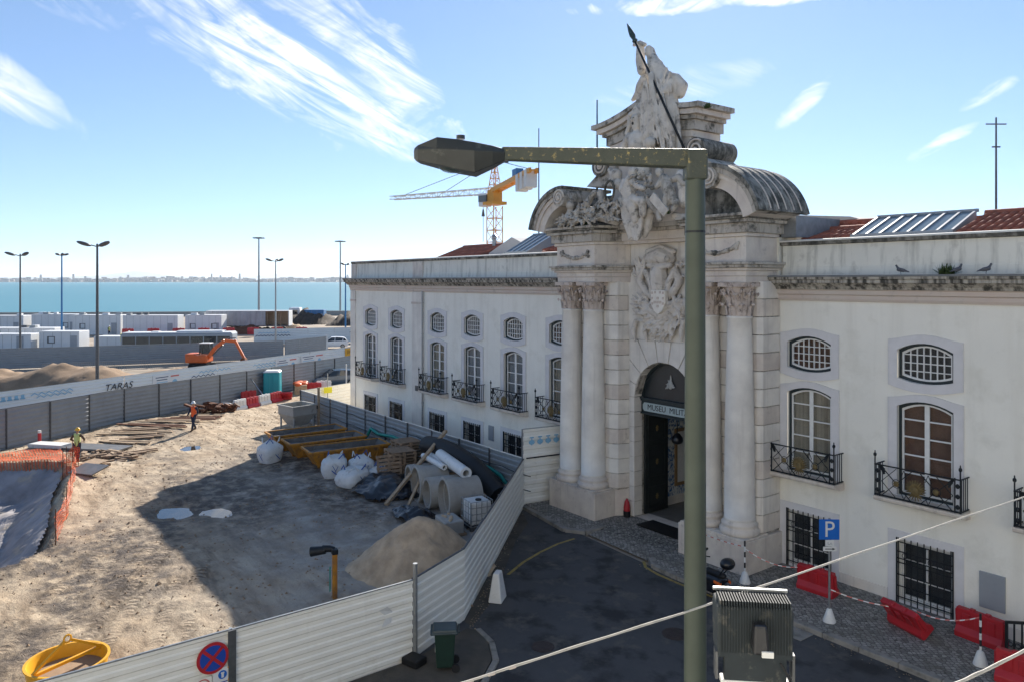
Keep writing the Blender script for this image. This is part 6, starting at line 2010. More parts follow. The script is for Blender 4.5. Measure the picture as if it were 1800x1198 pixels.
def bulk_bag(label, x, y, rz, w=1.0, h=0.95, slump=0.1, opened=True, print_=True):
    mb = MB()
    n, m = 28, 14
    vs, fs = [], []
    for j in range(m + 1):
        t = j / m
        for k in range(n):
            a = 2 * math.pi * k / n
            c, s = math.cos(a), math.sin(a)
            q = (abs(c) ** 4 + abs(s) ** 4) ** -0.25
            prof = 0.92 + 0.22 * math.sin(math.pi * min(1, t * 1.05)) - (0.34 * max(0, t - 0.78) / 0.22 if opened else 0.7 * max(0, t - 0.7) / 0.3)
            r = w / 2 * q * prof * (1 + 0.09 * noise.noise((c * 1.7 + x, s * 1.7, t * 2.2)) + 0.05 * noise.noise((c * 5 + x, s * 5, t * 6)))
            vs.append((r * c + slump * t * t, r * s, h * t + 0.07 * noise.noise((c * 2, s * 2 + y, t * 3)) * t))
    for j in range(m):
        for k in range(n):
            k2 = (k + 1) % n
            fs.append((j * n + k, j * n + k2, (j + 1) * n + k2, (j + 1) * n + k))
    # sunken top
    c0 = len(vs)
    for k in range(n):
        v = vs[m * n + k]; vs.append((v[0] * 0.72, v[1] * 0.72, v[2] - 0.10))
    vs.append((slump, 0, h - 0.14))
    for k in range(n):
        k2 = (k + 1) % n
        fs.append((m * n + k, m * n + k2, c0 + k2, c0 + k)); fs.append((c0 + k, c0 + k2, len(vs) - 1))
    mb.add(vs, fs)
    t_ = thing('bulk_bag', label, 'bag', (x, y, Z(x, y) - 0.03), rz, 'white bulk bags in the yard')
    mb.obj('sack', 'bag_white', t_, smooth=True)
    for k in range(4):
        a = math.pi / 4 + k * math.pi / 2
        lp = MB(); lp.tube([(0.42 * w * math.cos(a - 0.3), 0.42 * w * math.sin(a - 0.3), h * 0.9), (0.44 * w * math.cos(a) + slump, 0.44 * w * math.sin(a), h * 1.13), (0.42 * w * math.cos(a + 0.35) + slump, 0.42 * w * math.sin(a + 0.35), h * 0.92)], 0.028, 5)
        lp.obj('strap', 'bag_print' if k % 2 else 'bag_white', t_)
    if print_:
        for ang in (-1.5, 0.1):
            pm_ = MB()
            for (z0, a0, z1, a1) in ((0.68, -0.22, 0.42, 0.02), (0.62, 0.2, 0.3, -0.05), (0.45, -0.28, 0.2, 0.18)):
                P0, P1 = [], []
                for q in range(5):
                    u = q / 4; aa = ang + a0 + (a1 - a0) * u; zz = h * (z0 + (z1 - z0) * u)
                    c, s = math.cos(aa), math.sin(aa)
                    rr = w / 2 * (abs(c) ** 4 + abs(s) ** 4) ** -0.25 * 1.17
                    P0.append((rr * c, rr * s, zz)); P1.append((rr * c, rr * s, zz - 0.06))
                for q in range(4): pm_.add([P0[q], P0[q + 1], P1[q + 1], P1[q]], [(0, 1, 2, 3)])
            pm_.obj('blue_print', 'bag_print', t_)


bulk_bag('white bulk bag with blue print standing alone left of the skips', -20.2, -8.7, R(20), 1.0, 1.15, 0.1, False)
bulk_bag('open white bulk bag at the near corner of the skip', -15.25, -7.3, R(70), 1.05, 1.0, 0.12)
bulk_bag('white bulk bag with blue print between skip and pallets', -14.6, -6.15, R(-10), 1.05, 1.05, 0.05, False)
bulk_bag('slumped open white bulk bag nearest the black plastic sheet', -13.35, -7.25, R(110), 1.15, 0.8, 0.22)
bulk_bag('small grey-white bag squeezed beside the pallet stacks', -13.4, -5.9, R(40), 0.8, 0.7, 0.1, False, False)

# pallets
pl_parts = []
def pallet_proto():
    t = thing('pallet', 'wooden pallet', 'pallet', (0, 0, 0), 0, 'wooden pallets')
    for k in range(7):
        b_ = MB(); b_.box((0, -0.54 + 0.18 * k, 0.133), (1.2, 0.115, 0.022)); b_.obj('board', 'pallet_wood', t)
    for k in (-0.5, 0, 0.5):
        b_ = MB(); b_.box((k * 1.1, 0, 0.108), (0.1, 1.2, 0.022)); b_.obj('board', 'pallet_wood', t)
        for j in (-0.5, 0, 0.5):
            b_ = MB(); b_.box((k * 1.1, j * 1.08, 0.06), (0.1, 0.12, 0.076)); b_.obj('block', 'pallet_wood', t)
        b_ = MB(); b_.box((0, k * 1.08, 0.011), (1.2, 0.1, 0.022)); b_.obj('board', 'pallet_wood', t)
    return t


PAL = pallet_proto()
first = True
for (x, y, n, who, rz0) in ((-13.3, -4.7, 9, 'front', 84), (-14.5, -3.75, 10, 'rear', 86)):
    for k in range(n):
        lab = f'{["bottom","second","third","fourth","fifth","sixth","seventh","eighth","ninth","tenth"][k] if k else "bottom"} pallet of the {who} stack behind the concrete pipes'
        if k == n - 1: lab = f'topmost pallet of the {who} stack behind the concrete pipes'
        loc = (x + rnd.uniform(-0.04, 0.04), y + rnd.uniform(-0.04, 0.04), Z(x, y) + 0.145 * k)
        a = R(rz0) + rnd.uniform(-0.05, 0.05)
        if first: PAL.location, PAL.rotation_euler.z, PAL['label'], first = loc, a, lab, False
        else: copy_tree(PAL, None, loc, a, lab)
o = copy_tree(PAL, None, (-12.9, -5.55, Z(-13, -5.5) + 0.62), R(84), 'pallet stood on edge leaning against the front stack'); o.rotation_euler = (R(78), 0, R(80))
o = copy_tree(PAL, None, (-24.1, -16.4, Z(-24.1, -16.4) + 0.01), R(30), 'pallet lying on the ground in front of the yellow-vested worker'); o.rotation_euler = (R(6), R(2), R(30))

# black plastic sheets


def crumple(name, label, cx, cy, rx, ry, hgt, seed, material='black_plastic', n=44, cat='sheet', fine=0.16):
    mb = MB()
    vs, fs, ix = [], [], {}
    for i in range(n + 1):
        for j in range(n + 1):
            u, v = -1 + 2 * i / n, -1 + 2 * j / n
            r = math.hypot(u, v) * (1 + 0.3 * noise.noise((u * 1.5, v * 1.5, seed)))
            if r > 1.0: continue
            x, y = u * rx, v * ry
            z = hgt * max(0, 1 - r ** 2) * (0.55 + 0.6 * abs(noise.noise((u * 1.7, v * 1.7, seed + 3)))) + fine * abs(noise.noise((x * 2.6, y * 2.6, seed))) + fine * 0.5 * abs(noise.noise((x * 6, y * 6, seed)))
            ix[i, j] = len(vs); vs.append((x, y, z + Z(cx + x, cy + y) - Z(cx, cy) + 0.02))
    for i in range(n):
        for j in range(n):
            q = [ix.get(k) for k in ((i, j), (i + 1, j), (i + 1, j + 1), (i, j + 1))]
            if None not in q: fs.append(tuple(q))
    mb.add(vs, fs)
    return tag(mb.obj(name, material, None, (cx, cy, Z(cx, cy)), smooth=True), label, cat)


crumple('plastic_sheet', 'large crumpled black plastic sheet in front of the pallets', -11.6, -6.3, 2.3, 1.5, 0.75, 4)
crumple('plastic_sheet', 'smaller black plastic bundle in front of the concrete pipes', -7.3, -7.35, 1.3, 0.7, 0.5, 9)
# concrete pipes lying with their sockets towards the yard


def pipe(label, x, y, r, ln, rz, tilt=0.0, z=None, bell=True):
    prof = []
    mb = MB()
    n = 30
    outer = [(0, r + 0.02), (0.02, r + 0.06), (0.32, r + 0.06), (0.42, r), (ln, r)] if bell else [(0, r), (ln, r)]
    inner = [(ln, r - 0.12), (0.24, r - 0.12), (0.22, r - 0.055), (0.0, r - 0.05)] if bell else [(ln, r - 0.11), (0, r - 0.11)]
    seq = outer + inner
    vs, fs = [], []
    for x_, rr in seq:
        for k in range(n):
            a = 2 * math.pi * k / n
            vs.append((rr * math.cos(a), x_, rr * math.sin(a) + r))
    m = len(seq)
    for i in range(m):
        for k in range(n):
            fs.append((i * n + k, i * n + (k + 1) % n, ((i + 1) % m) * n + (k + 1) % n, ((i + 1) % m) * n + k))
    mb.add(vs, fs)
    o = mb.obj('concrete_pipe', 'concrete', None, (x, y, (Z(x, y) if z is None else z) - 0.03), rz, smooth=True, auto=35)
    return tag(o, label, 'pipe', group='concrete pipes by the hoarding')


pipe('concrete pipe farthest left, half behind the leaning timber', -10.75, -5.7, 0.64, 1.3, R(-14), bell=False)
pipe('big socketed concrete pipe behind the leaning timber', -9.5, -6.05, 0.74, 1.35, R(-14))
pipe('plain concrete pipe in the middle of the row', -8.2, -6.25, 0.64, 1.35, R(-14), bell=False)
pipe('big socketed concrete pipe nearest the white tank', -6.8, -6.3, 0.76, 1.45, R(-14))
# white plastic pipes laid across them
for (a, c, r, lab) in (((-11.3, -4.6, 1.42), (-8.5, -5.2, 1.52), 0.13, 'thin white plastic pipe on the concrete pipes, front'), ((-11.1, -4.3, 1.42), (-8.2, -4.9, 1.52), 0.14, 'thin white plastic pipe on the concrete pipes, rear'),
                       ((-10.3, -4.3, 1.62), (-6.5, -5.4, 1.7), 0.24, 'fat white wrapped roll lying across the concrete pipes')):
    A_, C_ = Vector(a), Vector(c)
    mb = MB(); d = (C_ - A_).normalized()
    mb.tube([a, c], r, 18, caps=False); mb.tube([c, a], r * 0.55, 14, caps=False)
    u = d.cross(Vector((0, 0, 1))).normalized(); w = u.cross(d)
    for e in (A_, C_):
        vs = []
        for rr in (r, r * 0.55):
            for k in range(18): vs.append(e + (u * math.cos(k * math.pi / 9) + w * math.sin(k * math.pi / 9)) * rr)
        mb.add(vs, [(k, (k + 1) % 18, 18 + (k + 1) % 18, 18 + k) for k in range(18)])
    tag(mb.obj('plastic_pipe', 'white_plastic', None, smooth=True, auto=40), lab, 'pipe')
mb = MB()
pts = [(-12.3, -3.8, 1.62), (-11.2, -3.82, 1.72), (-9.8, -3.85, 1.66), (-8.2, -3.9, 1.4), (-6.9, -4.0, 1.0), (-5.9, -4.1, 0.6)]
sm = []
for i in range(len(pts) - 1):
    for q in range(10): sm.append(tuple(Vector(pts[i]).lerp(Vector(pts[i + 1]), q / 10)))
mb.tube(sm, [0.44 + 0.014 * (i % 2) for i in range(len(sm))], 20)
tag(mb.obj('drain_pipe', 'black_rubber', None, smooth=True, auto=60), 'long fat black corrugated pipe lying along the hoarding', 'pipe')
rk = MB()
for i in range(40):
    x, y = rnd.uniform(-12.3, -6.3), rnd.uniform(-4.6, -3.3)
    rk.box((x, y, Z(x, y) + rnd.uniform(0.3, 0.8)), (rnd.uniform(0.3, 0.9), rnd.uniform(0.2, 0.6), rnd.uniform(0.2, 0.6)), rz=rnd.random() * 3, rx=rnd.random())
tag(sculpt('rubble_bed', rk, 'brown_earth', 0.12, None, smooth=2), 'bank of rubble and earth under the black pipe', 'rubble', kind='stuff')
# leaning timbers
for (a, c, w, lab) in (((-9.45, -7.5, 0.1), (-11.4, -3.3, 2.4), 0.15, 'long timber beam leaning across the concrete pipes'), ((-8.6, -6.95, 0.08), (-9.6, -5.5, 1.3), 0.11, 'short plank leaning on the socketed pipe')):
    mb = MB(); mb.bar(a, c, w, w * 0.8); tag(mb.obj('timber_beam', 'plank_wood', None), lab, 'timber')
# caged water tank
t = thing('water_tank', 'white plastic tank in a wire cage by the slanting hoarding', 'tank', (-4.85, -6.0, Z(-4.85, -6.0)), R(-10))
t.scale = (0.92, 0.92, 0.92)
b_ = MB(); b_.box((0, 0, 0.68), (0.94, 0.94, 0.94)); b_.obj('bottle', 'bag_white', t, bevel=0.09, smooth=False)
b_ = MB(); b_.lathe([(0.13, 1.14), (0.13, 1.2), (0.0, 1.21)], 16); b_.obj('lid', 'black_rubber', t, (0.15, 0, 0))
for k in range(4):
    cg = MB(); a = k * math.pi / 2
    m3 = Matrix.Rotation(a, 3, 'Z')
    for q in range(5):
        cg.tube([m3 @ Vector((-0.48 + 0.24 * q, -0.5, 0.16)), m3 @ Vector((-0.48 + 0.24 * q, -0.5, 1.18))], 0.013, 6)
    for z in (0.18, 0.42, 0.68, 0.94, 1.18):
        cg.tube([m3 @ Vector((-0.5, -0.5, z)), m3 @ Vector((0.5, -0.5, z))], 0.013, 6)
    cg.obj('cage_side', 'galv', t)
b_ = MB()
for k in (-0.42, 0, 0.42): b_.box((k, 0, 0.07), (0.12, 1.0, 0.14))
b_.box((0, 0, 0.16), (1.0, 1.0, 0.03)); b_.obj('base_pallet', 'galv_dark', t)
t = thing('concrete_block', 'rough concrete block with debris on top beside the white tank', 'block', (-5.0, -7.15, Z(-5.0, -7.15)), R(-12))
b_ = MB(); b_.box((0, 0, 0.28), (1.15, 0.75, 0.5)); b_.obj('block', 'concrete', t, bevel=0.04)
b_ = MB()
for k in range(7): b_.ball((-0.4 + 0.13 * k, rnd.uniform(-0.2, 0.2), 0.55), (0.09, 0.07, 0.05), 7, 5)
b_.obj('debris', 'sand', t)
b_ = MB(); b_.box((0, 0, 0.04), (1.3, 0.9, 0.1)); b_.obj('bedding', 'brown_earth', t)
# sand heap
vs, fs = [], []
n = 90
for i in range(n + 1):
    for j in range(n + 1):
        u, v = -1 + 2 * i / n, -1 + 2 * j / n
        x, y = u * 3.1, v * 2.9
        d = math.hypot(u + 0.08 * noise.noise((v * 2, 0, 1)), v * 1.02) * (1 + 0.16 * noise.noise((u * 1.3, v * 1.3, 6)))
        h = 1.72 * (0.55 * max(0, 1 - d * 1.05) ** 0.9 + 0.45 * max(0, 1 - (d * 1.05) ** 2) ** 1.6)
        h += (0.09 * noise.noise((x * 1.1, y * 1.1, 2)) + 0.05 * noise.noise((x * 3, y * 3, 4)) + 0.03 * noise.noise((x * 8, y * 8, 1))) * min(1, max(0, 1.0 - d) * 4)
        vs.append((x, y, h + Z(-2.6 + x * 0.8, -9.4 + y * 0.8) - 0.05 if d < 1 else -0.1))
for i in range(n):
    for j in range(n):
        q = i * (n + 1) + j
        if all(vs[k][2] > -0.09 for k in (q, q + 1, q + n + 2, q + n + 1)): fs.append((q, q + n + 1, q + n + 2, q + 1))
mb = MB(); mb.add([(x * 0.8, y * 0.8, z) for x, y, z in vs], fs)
o = mb.obj('sand_heap', 'sand', None, (-2.75, -9.75, 0), R(40), smooth=True)
tag(o, 'tall heap of yellow building sand behind the slanting hoarding', 'sand')
# yellow standpipe with a hooded head
t = thing('standpipe', 'yellow standpipe with a dark hooded head by the sand heap', 'standpipe', (-2.15, -13.0, Z(-2.2, -13)), R(-12))
p = MB(); p.box((0, 0, 0.65), (0.16, 0.14, 1.35)); p.obj('stem', 'yellow_paint', t, bevel=0.02)
p = MB(); p.box((0, 0, 1.38), (0.2, 0.18, 0.16)); p.obj('collar', 'iron', t, bevel=0.02)
p = MB(); p.tube([(-0.05, 0, 1.42), (-0.14, -0.12, 1.44), (-0.26, -0.3, 1.42)], [0.08, 0.1, 0.11], 10); p.tube([(-0.2, -0.24, 1.40), (-0.42, -0.62, 1.33)], [0.12, 0.15], 12); p.obj('hood', 'iron', t, smooth=True, auto=50)
p = MB(); p.tube([(0.0, -0.14, 0.2), (0.0, -0.14, 0.95)], 0.02, 6); p.obj('hose', 'hose_green', t)
# yellow round mixing tub
t = thing('mixing_tub', 'round yellow steel tub with a bail handle behind the near hoarding', 'tub', (-1.55, -20.0, Z(-1.5, -20) - 0.02), R(25))
p = MB(); p.lathe([(0.78, 0.0), (0.80, 0.03), (0.86, 0.5), (0.90, 0.52), (0.90, 0.56), (0.84, 0.56), (0.82, 0.52), (0.76, 0.08), (0.0, 0.07)], 40, caps=False); p.obj('shell', 'yellow_bright', t, smooth=True, auto=40)
p = MB(); p.lathe([(0.8, 0.26), (0.5, 0.30), (0.0, 0.28)], 28, caps=False); p.obj('mortar', 'brown_earth', t, smooth=True)
p = MB()
for s in (-1, 1): p.bar((0, s * 0.86, 0.5), (0.0, s * 0.08, 0.98), 0.06)
p.bar((0, -0.86, 0.5), (0, 0.86, 0.5), 0.07); p.tube([(0, 0.09 * math.cos(q * 0.63), 1.03 + 0.09 * math.sin(q * 0.63)) for q in range(11)], 0.022, 6); p.obj('bail', 'yellow_bright', t)

# orange safety netting round the pit


def netting(label, pts, h=1.0, sag=0.25, seed=1, lean=0.0):
    t = thing('safety_netting', label, 'netting', (*pts[0], Z(*pts[0])), 0)
    ox, oy, oz = pts[0][0], pts[0][1], Z(*pts[0])
    path = []
    for a, b_ in zip(pts, pts[1:]):
        n = max(2, int(math.hypot(b_[0] - a[0], b_[1] - a[1]) / 0.09))
        for q in range(n): path.append((a[0] + (b_[0] - a[0]) * q / n, a[1] + (b_[1] - a[1]) * q / n))
    path.append(pts[-1])
    mb = MB()
    NZ = 13
    def P(i, k):
        x, y = path[i]
        u = i / len(path)
        hh = h * (0.75 + 0.35 * noise.noise((i * 0.035, seed, 0)))
        w = 0.14 * noise.noise((i * 0.06, k * 0.25, seed)) + 0.07 * noise.noise((i * 0.2, k * 0.6, seed + 4))
        return (x - ox + w + lean * (k / (NZ - 1)), y - oy + w * 0.7, Z(x, y) - oz + 0.02 + hh * k / (NZ - 1))
    wd = 0.017
    for k in range(NZ):
        vs, fs = [], []
        for i in range(len(path)):
            p_ = P(i, k); vs += [(p_[0], p_[1], p_[2] - wd / 2), (p_[0], p_[1], p_[2] + wd / 2)]
        for i in range(len(path) - 1): fs.append((2 * i, 2 * i + 2, 2 * i + 3, 2 * i + 1))
        mb.add(vs, fs)
    for i in range(0, len(path) - 1):
        vs, fs = [], []
        for k in range(NZ):
            a, b_ = Vector(P(i, k)), Vector(P(i + 1, k))
            d = (b_ - a).normalized() * wd * 0.5
            vs += [tuple(a - d), tuple(a + d)]
        for k in range(NZ - 1): fs.append((2 * k, 2 * k + 1, 2 * k + 3, 2 * k + 2))
        mb.add(vs, fs)
    mb.obj('net', 'orange_plastic', t)
    for p_ in pts:
        r_ = MB(); r_.tube([(0, 0, 0), (0.03, 0, h * 1.12)], 0.018, 6); r_.obj('stake', 'rust', t, (p_[0] - ox, p_[1] - oy, Z(*p_) - oz))


netting('orange netting hung along the near edge of the pit', [(-24.4, -17.1), (-21.5, -17.5), (-18.5, -18.0), (-15.2, -18.5), (-12.0, -19.2)], 1.15, seed=2)
netting('bunched orange netting at the far corner of the pit', [(-24.6, -17.2), (-24.1, -17.0), (-24.3, -17.5), (-23.6, -17.3), (-23.9, -17.7)], 1.25, seed=5)
# netting laid flat over the ground beyond the pit
mb = MB()
for k in range(34):
    pts = [(-30.5 + 0.13 * i, -21.5 + 0.13 * k + 0.05 * noise.noise((i * 0.3, k, 0))) for i in range(42)]
    mb.add([p_ for x, y in pts for p_ in ((x, y - 0.02, Z(x, y) + 0.10 + 0.07 * noise.noise((x * 1.5, y * 1.5, 2))), (x, y + 0.02, Z(x, y) + 0.10 + 0.07 * noise.noise((x * 1.5, y * 1.5, 2))))], [(2 * i, 2 * i + 2, 2 * i + 3, 2 * i + 1) for i in range(41)])
for i in range(0, 42):
    x = -30.5 + 0.13 * i
    mb.add([p_ for k in range(34) for p_ in ((x - 0.018, -21.5 + 0.13 * k, Z(x, -21.5 + 0.13 * k) + 0.10 + 0.07 * noise.noise((x * 1.5, (-21.5 + 0.13 * k) * 1.5, 2))), (x + 0.018, -21.5 + 0.13 * k, Z(x, -21.5 + 0.13 * k) + 0.10 + 0.07 * noise.noise((x * 1.5, (-21.5 + 0.13 * k) * 1.5, 2))))], [(2 * k, 2 * k + 2, 2 * k + 3, 2 * k + 1) for k in range(33)])
tag(mb.obj('flat_netting', 'orange_plastic', None), 'orange netting spread flat over the ground at the left edge', 'netting')

# plates, planks and scrap along the far hoarding
def plate(name, label, x, y, w, d, h, rz, material, tilt=0.0, cat='plate', lift=0.05):
    mb = MB(); mb.box((0, 0, h / 2), (w, d, h)); o = mb.obj(name, material, None, (x, y, Z(x, y) + lift), rz, bevel=0.008)
    o.rotation_euler.x = tilt
    return tag(o, label, cat)


plate('steel_plate', 'long dark steel plate lying behind the yellow-vested worker', -28.9, -15.5, 3.6, 1.3, 0.1, R(42), 'steel_plate')
plate('steel_plate', 'tilted dark board in front of the pit corner', -22.6, -16.75, 1.5, 1.05, 0.06, R(35), 'steel_plate', 0.22, lift=0.22)
plate('plywood_sheet', 'pale plywood sheet on the pallet near the worker', -24.2, -16.3, 1.1, 0.9, 0.03, R(30), 'plank_wood', 0.1, 'board', 0.26)
plate('tarpaulin', 'pale folded tarpaulin by the far hoarding', -30.8, -17.6, 2.2, 0.8, 0.22, R(40), 'bag_white', 0, 'tarpaulin')
k_ = 0
for (x, y, ln, rz, mt, nm) in ((-33.3, -11.8, 5.0, 50, 'rust', 'rusty'), (-34.2, -10.6, 4.2, 56, 'plank_wood', 'pale'), (-31.9, -13.0, 4.4, 48, 'plank_wood', 'pale'), (-32.6, -12.5, 3.4, 57, 'pallet_wood', 'brown'),
                               (-29.6, -14.0, 3.2, 35, 'plank_wood', 'pale'), (-35.5, -8.9, 4.0, 60, 'rust', 'rusty'), (-34.6, -9.7, 4.6, 52, 'rust', 'rusty'), (-27.0, -14.9, 2.6, 22, 'plank_wood', 'pale'), (-26.2, -14.3, 2.8, 75, 'pallet_wood', 'brown'),
                               (-30.4, -12.9, 2.4, 66, 'pallet_wood', 'brown'), (-36.0, -8.0, 3.0, 40, 'plank_wood', 'pale')):
    mb = MB()
    w = 0.22
    mb.box((0, 0, 0.05), (ln, w, 0.07)); mb.box((0.3, 0.14, 0.1), (ln * 0.8, w * 0.7, 0.05), rz=0.04); mb.box((-0.2, -0.2, 0.06), (ln * 0.7, w * 0.6, 0.06), rz=-0.06)
    ords = ['first', 'second', 'third', 'fourth', 'fifth', 'sixth', 'seventh', 'eighth', 'ninth', 'tenth', 'eleventh']
    near_ = {0: 'rusty beams lying beside the spoil bank', 1: 'pale planks lying just behind the orange-vested worker', 2: 'pale planks lying left of the rusty beams', 3: 'brown planks crossing the pale ones mid-pile', 4: 'pale planks pointing at the steel plate',
             5: 'rusty beams near the red scrap heap', 6: 'rusty beams parallel to the far hoarding', 7: 'pale planks on the brown timber pile by the pallet', 8: 'brown timbers sticking out of the pile right of the standing worker', 9: 'short brown planks nearest the walking worker', 10: 'pale planks farthest along, by the rubble'}
    o = mb.obj('plank_pile', mt, None, (x, y, Z(x, y) + 0.03), R(rz + rnd.uniform(-22, 18))); tag(o, near_[k_], 'planks', 'planks and beams along the far hoarding')
    k_ += 1
mb = MB()
for i in range(60):
    mb.box((rnd.gauss(0, 0.7), rnd.gauss(0, 0.45), rnd.uniform(0.05, 0.5)), (rnd.uniform(0.1, 1.2), rnd.uniform(0.05, 0.3), rnd.uniform(0.04, 0.2)), rz=rnd.random() * 3, rx=rnd.uniform(-0.5, 0.5), ry=rnd.uniform(-0.4, 0.4))
tag(mb.obj('scrap_heap', 'rust', None, (-37.2, -6.6, Z(-37.2, -6.6)), R(55)), 'heap of rusty formwork scrap beside the barrier row', 'scrap', kind='stuff')
mb = MB(); mb.ball((0, 0, 0.42), (0.6, 0.35, 0.22), 12, 6); tag(mb.obj('scrap_cover', 'lead', None, (-37.4, -6.0, Z(-37.4, -6.0)), R(50), smooth=True), 'dented grey metal cover lying on the scrap heap', 'scrap')
mb = MB()
for i in range(46):
    mb.box((rnd.gauss(0, 1.2), rnd.gauss(0, 0.5), rnd.uniform(0.02, 0.2)), (rnd.uniform(0.1, 0.9), rnd.uniform(0.05, 0.25), rnd.uniform(0.03, 0.1)), rz=rnd.random() * 3, rx=rnd.uniform(-0.3, 0.3))
tag(mb.obj('timber_scraps', 'pallet_wood', None, (-26.2, -15.1, Z(-26.2, -15.1)), R(40)), 'low pile of broken boards right of the standing worker', 'scrap', kind='stuff')
# loose stones and crumbs of earth over the yard
mb = MB()
rs_ = random.Random(21)
cnt = 0
while cnt < 2600:
    x, y = rs_.uniform(-36, 2), rs_.uniform(-24, -3)
    if not yard_inside(x, y) or in_poly(x, y, PIT): continue
    if noise.noise((x * 0.35, y * 0.35, 9)) < rs_.uniform(-0.5, 0.35): continue
    r = rs_.uniform(0.02, 0.055) * (1.8 if rs_.random() < 0.06 else 1)
    z = Z(x, y)
    a = rs_.random() * 6
    q = [(x + r * math.cos(a + k * 1.57) * rs_.uniform(0.7, 1.2), y + r * math.sin(a + k * 1.57) * rs_.uniform(0.7, 1.2), z) for k in range(4)]
    mb.add(q + [(x, y, z + r * rs_.uniform(0.6, 1.1))], [(0, 1, 4), (1, 2, 4), (2, 3, 4), (3, 0, 4)])
    cnt += 1
tag(mb.obj('loose_stones', 'brown_earth', None), 'stones and crumbs of earth strewn over the yard', 'stones', kind='stuff')
# red marker post
t = thing('marker_post', 'red marker post with a white band by the far hoarding', 'post', (-31.9, -18.0, Z(-31.9, -18)))
p = MB(); p.tube([(0, 0, 0), (0, 0, 0.75)], 0.09, 12); p.obj('post', 'red_plastic', t, smooth=True, auto=40)
p = MB(); p.tube([(0, 0, 0.75), (0, 0, 0.9)], 0.088, 12); p.obj('band', 'white_plastic', t, smooth=True, auto=40)


# water-filled road barriers
def barrier_mesh(material):
    mb = MB()
    prof = [(-0.24, 0.0), (-0.24, 0.16), (-0.12, 0.3), (-0.085, 0.78), (0.085, 0.78), (0.12, 0.3), (0.24, 0.16), (0.24, 0.0)]
    mb.sweep_x(prof, -0.6, 0.6)
    for s in (-1, 1):
        mb.box((s * 0.2, 0, 0.8), (0.14, 0.12, 0.05))
        mb.box((s * 0.62, 0, 0.45), (0.06, 0.1, 0.5))
        for sx in (-0.32, 0.0, 0.32): mb.box((sx, s * 0.125, 0.5), (0.2, 0.04, 0.36))
    return mb.mesh('road_barrier', material)


BARR = {k: barrier_mesh(k) for k in ('red_plastic', 'white_plastic')}


def barrier(label, loc, rz, col, group, rx=0.0, ry=0.0, sc=1.0):
    o = put('road_barrier', BARR[col], None, loc, rz, bevel=0.02)
    o.rotation_euler = (rx, ry, rz)
    o.scale = (sc, sc, sc)
    return tag(o, label, 'barrier', group)


p0, p1 = Vector((-37.2, -5.5)), Vector((-40.0, -0.9))
for k, c in enumerate(('white_plastic', 'red_plastic', 'white_plastic', 'red_plastic')):
    q = p0.lerp(p1, (k + 0.5) / 4)
    lab = ['white barrier at the near end of the row by the scrap heap', 'red barrier second in the row by the scrap heap', 'white barrier between two red ones in the yard row', 'red barrier in front of the portable toilet'][k]
    barrier(lab, (q.x, q.y, Z(q.x, q.y) - 0.02), math.atan2(p1.y - p0.y, p1.x - p0.x), c, 'barriers in a row at the back of the yard', sc=1.0)
barrier('tipped red barrier at the far end of the yard row', (-40.2, -0.6, Z(-40.2, -0.6) + 0.1), R(70), 'red_plastic', 'barriers in a row at the back of the yard', R(50))
barrier('red barrier lying behind the yard row, by the toilet', (-40.9, -3.2, Z(-40.9, -3.2)), R(100), 'red_plastic', 'barriers in a row at the back of the yard')
mb = MB(); mb.bar((0, 0, 0.3), (2.6, 1.6, 1.5), 0.07); tag(mb.obj('leaning_pole', 'galv', None, (-39.2, -2.6, 0.3), R(150)), 'thin pale pole leaning on the barrier row', 'pole')
# portable toilet
t = thing('portable_toilet', 'turquoise portable toilet with a white roof', 'toilet', (-42.0, -0.9, 0.02), R(-28))
t.scale = (1.14, 1.14, 1.0)
b_ = MB(); b_.box((0, 0, 1.05), (1.15, 1.15, 2.05), top=(0.96, 0.96)); b_.obj('cabin', 'turquoise', t, bevel=0.06)
for s in (-1, 1):
    for k in (-0.3, 0.3):
        b_ = MB(); b_.box((s * 0.57, k, 1.05), (0.05, 0.4, 1.7)); b_.obj('wall_panel', 'turquoise', t, bevel=0.02)
b_ = MB(); b_.box((0, -0.565, 1.0), (0.8, 0.05, 1.8)); d_ = b_.obj('door', 'turquoise', t, bevel=0.02)
b_ = MB(); b_.box((0.15, -0.6, 1.62), (0.34, 0.012, 0.16)); b_.obj('label_plate', 'white_plastic', d_)
b_ = MB(); b_.box((0, 0, 2.14), (1.2, 1.2, 0.14), top=(0.75, 0.75)); b_.obj('roof', 'white_plastic', t, bevel=0.04)
b_ = MB(); b_.box((0, 0, 0.03), (1.2, 1.2, 0.1)); b_.obj('skid', 'black_rubber', t)
# rubble trough with orange covers beside it
t = thing('rubble_trough', 'wooden trough draped with orange sheet beside the dark car', 'trough', (-42.6, 1.7, 0.02), R(-20))
b_ = MB(); b_.box((0, 0, 0.4), (1.9, 1.0, 0.8)); b_.obj('box', 'plank_wood', t, bevel=0.02)
b_ = MB()
for i in range(8): b_.ball((-0.8 + 0.23 * i, 0.35 * math.sin(i * 1.7), 0.85), (0.3, 0.35, 0.16), 8, 5)
sculpt('cover', b_, 'orange_plastic', 0.06, t, smooth=2)
barrier('red barrier between the trough and the dark car', (-42.9, 3.0, 0.0), R(65), 'red_plastic', 'barriers by the dark car')
barrier('white and red barrier nearest the bonnet of the dark car', (-43.6, 4.2, 0.0), R(65), 'white_plastic', 'barriers by the dark car')


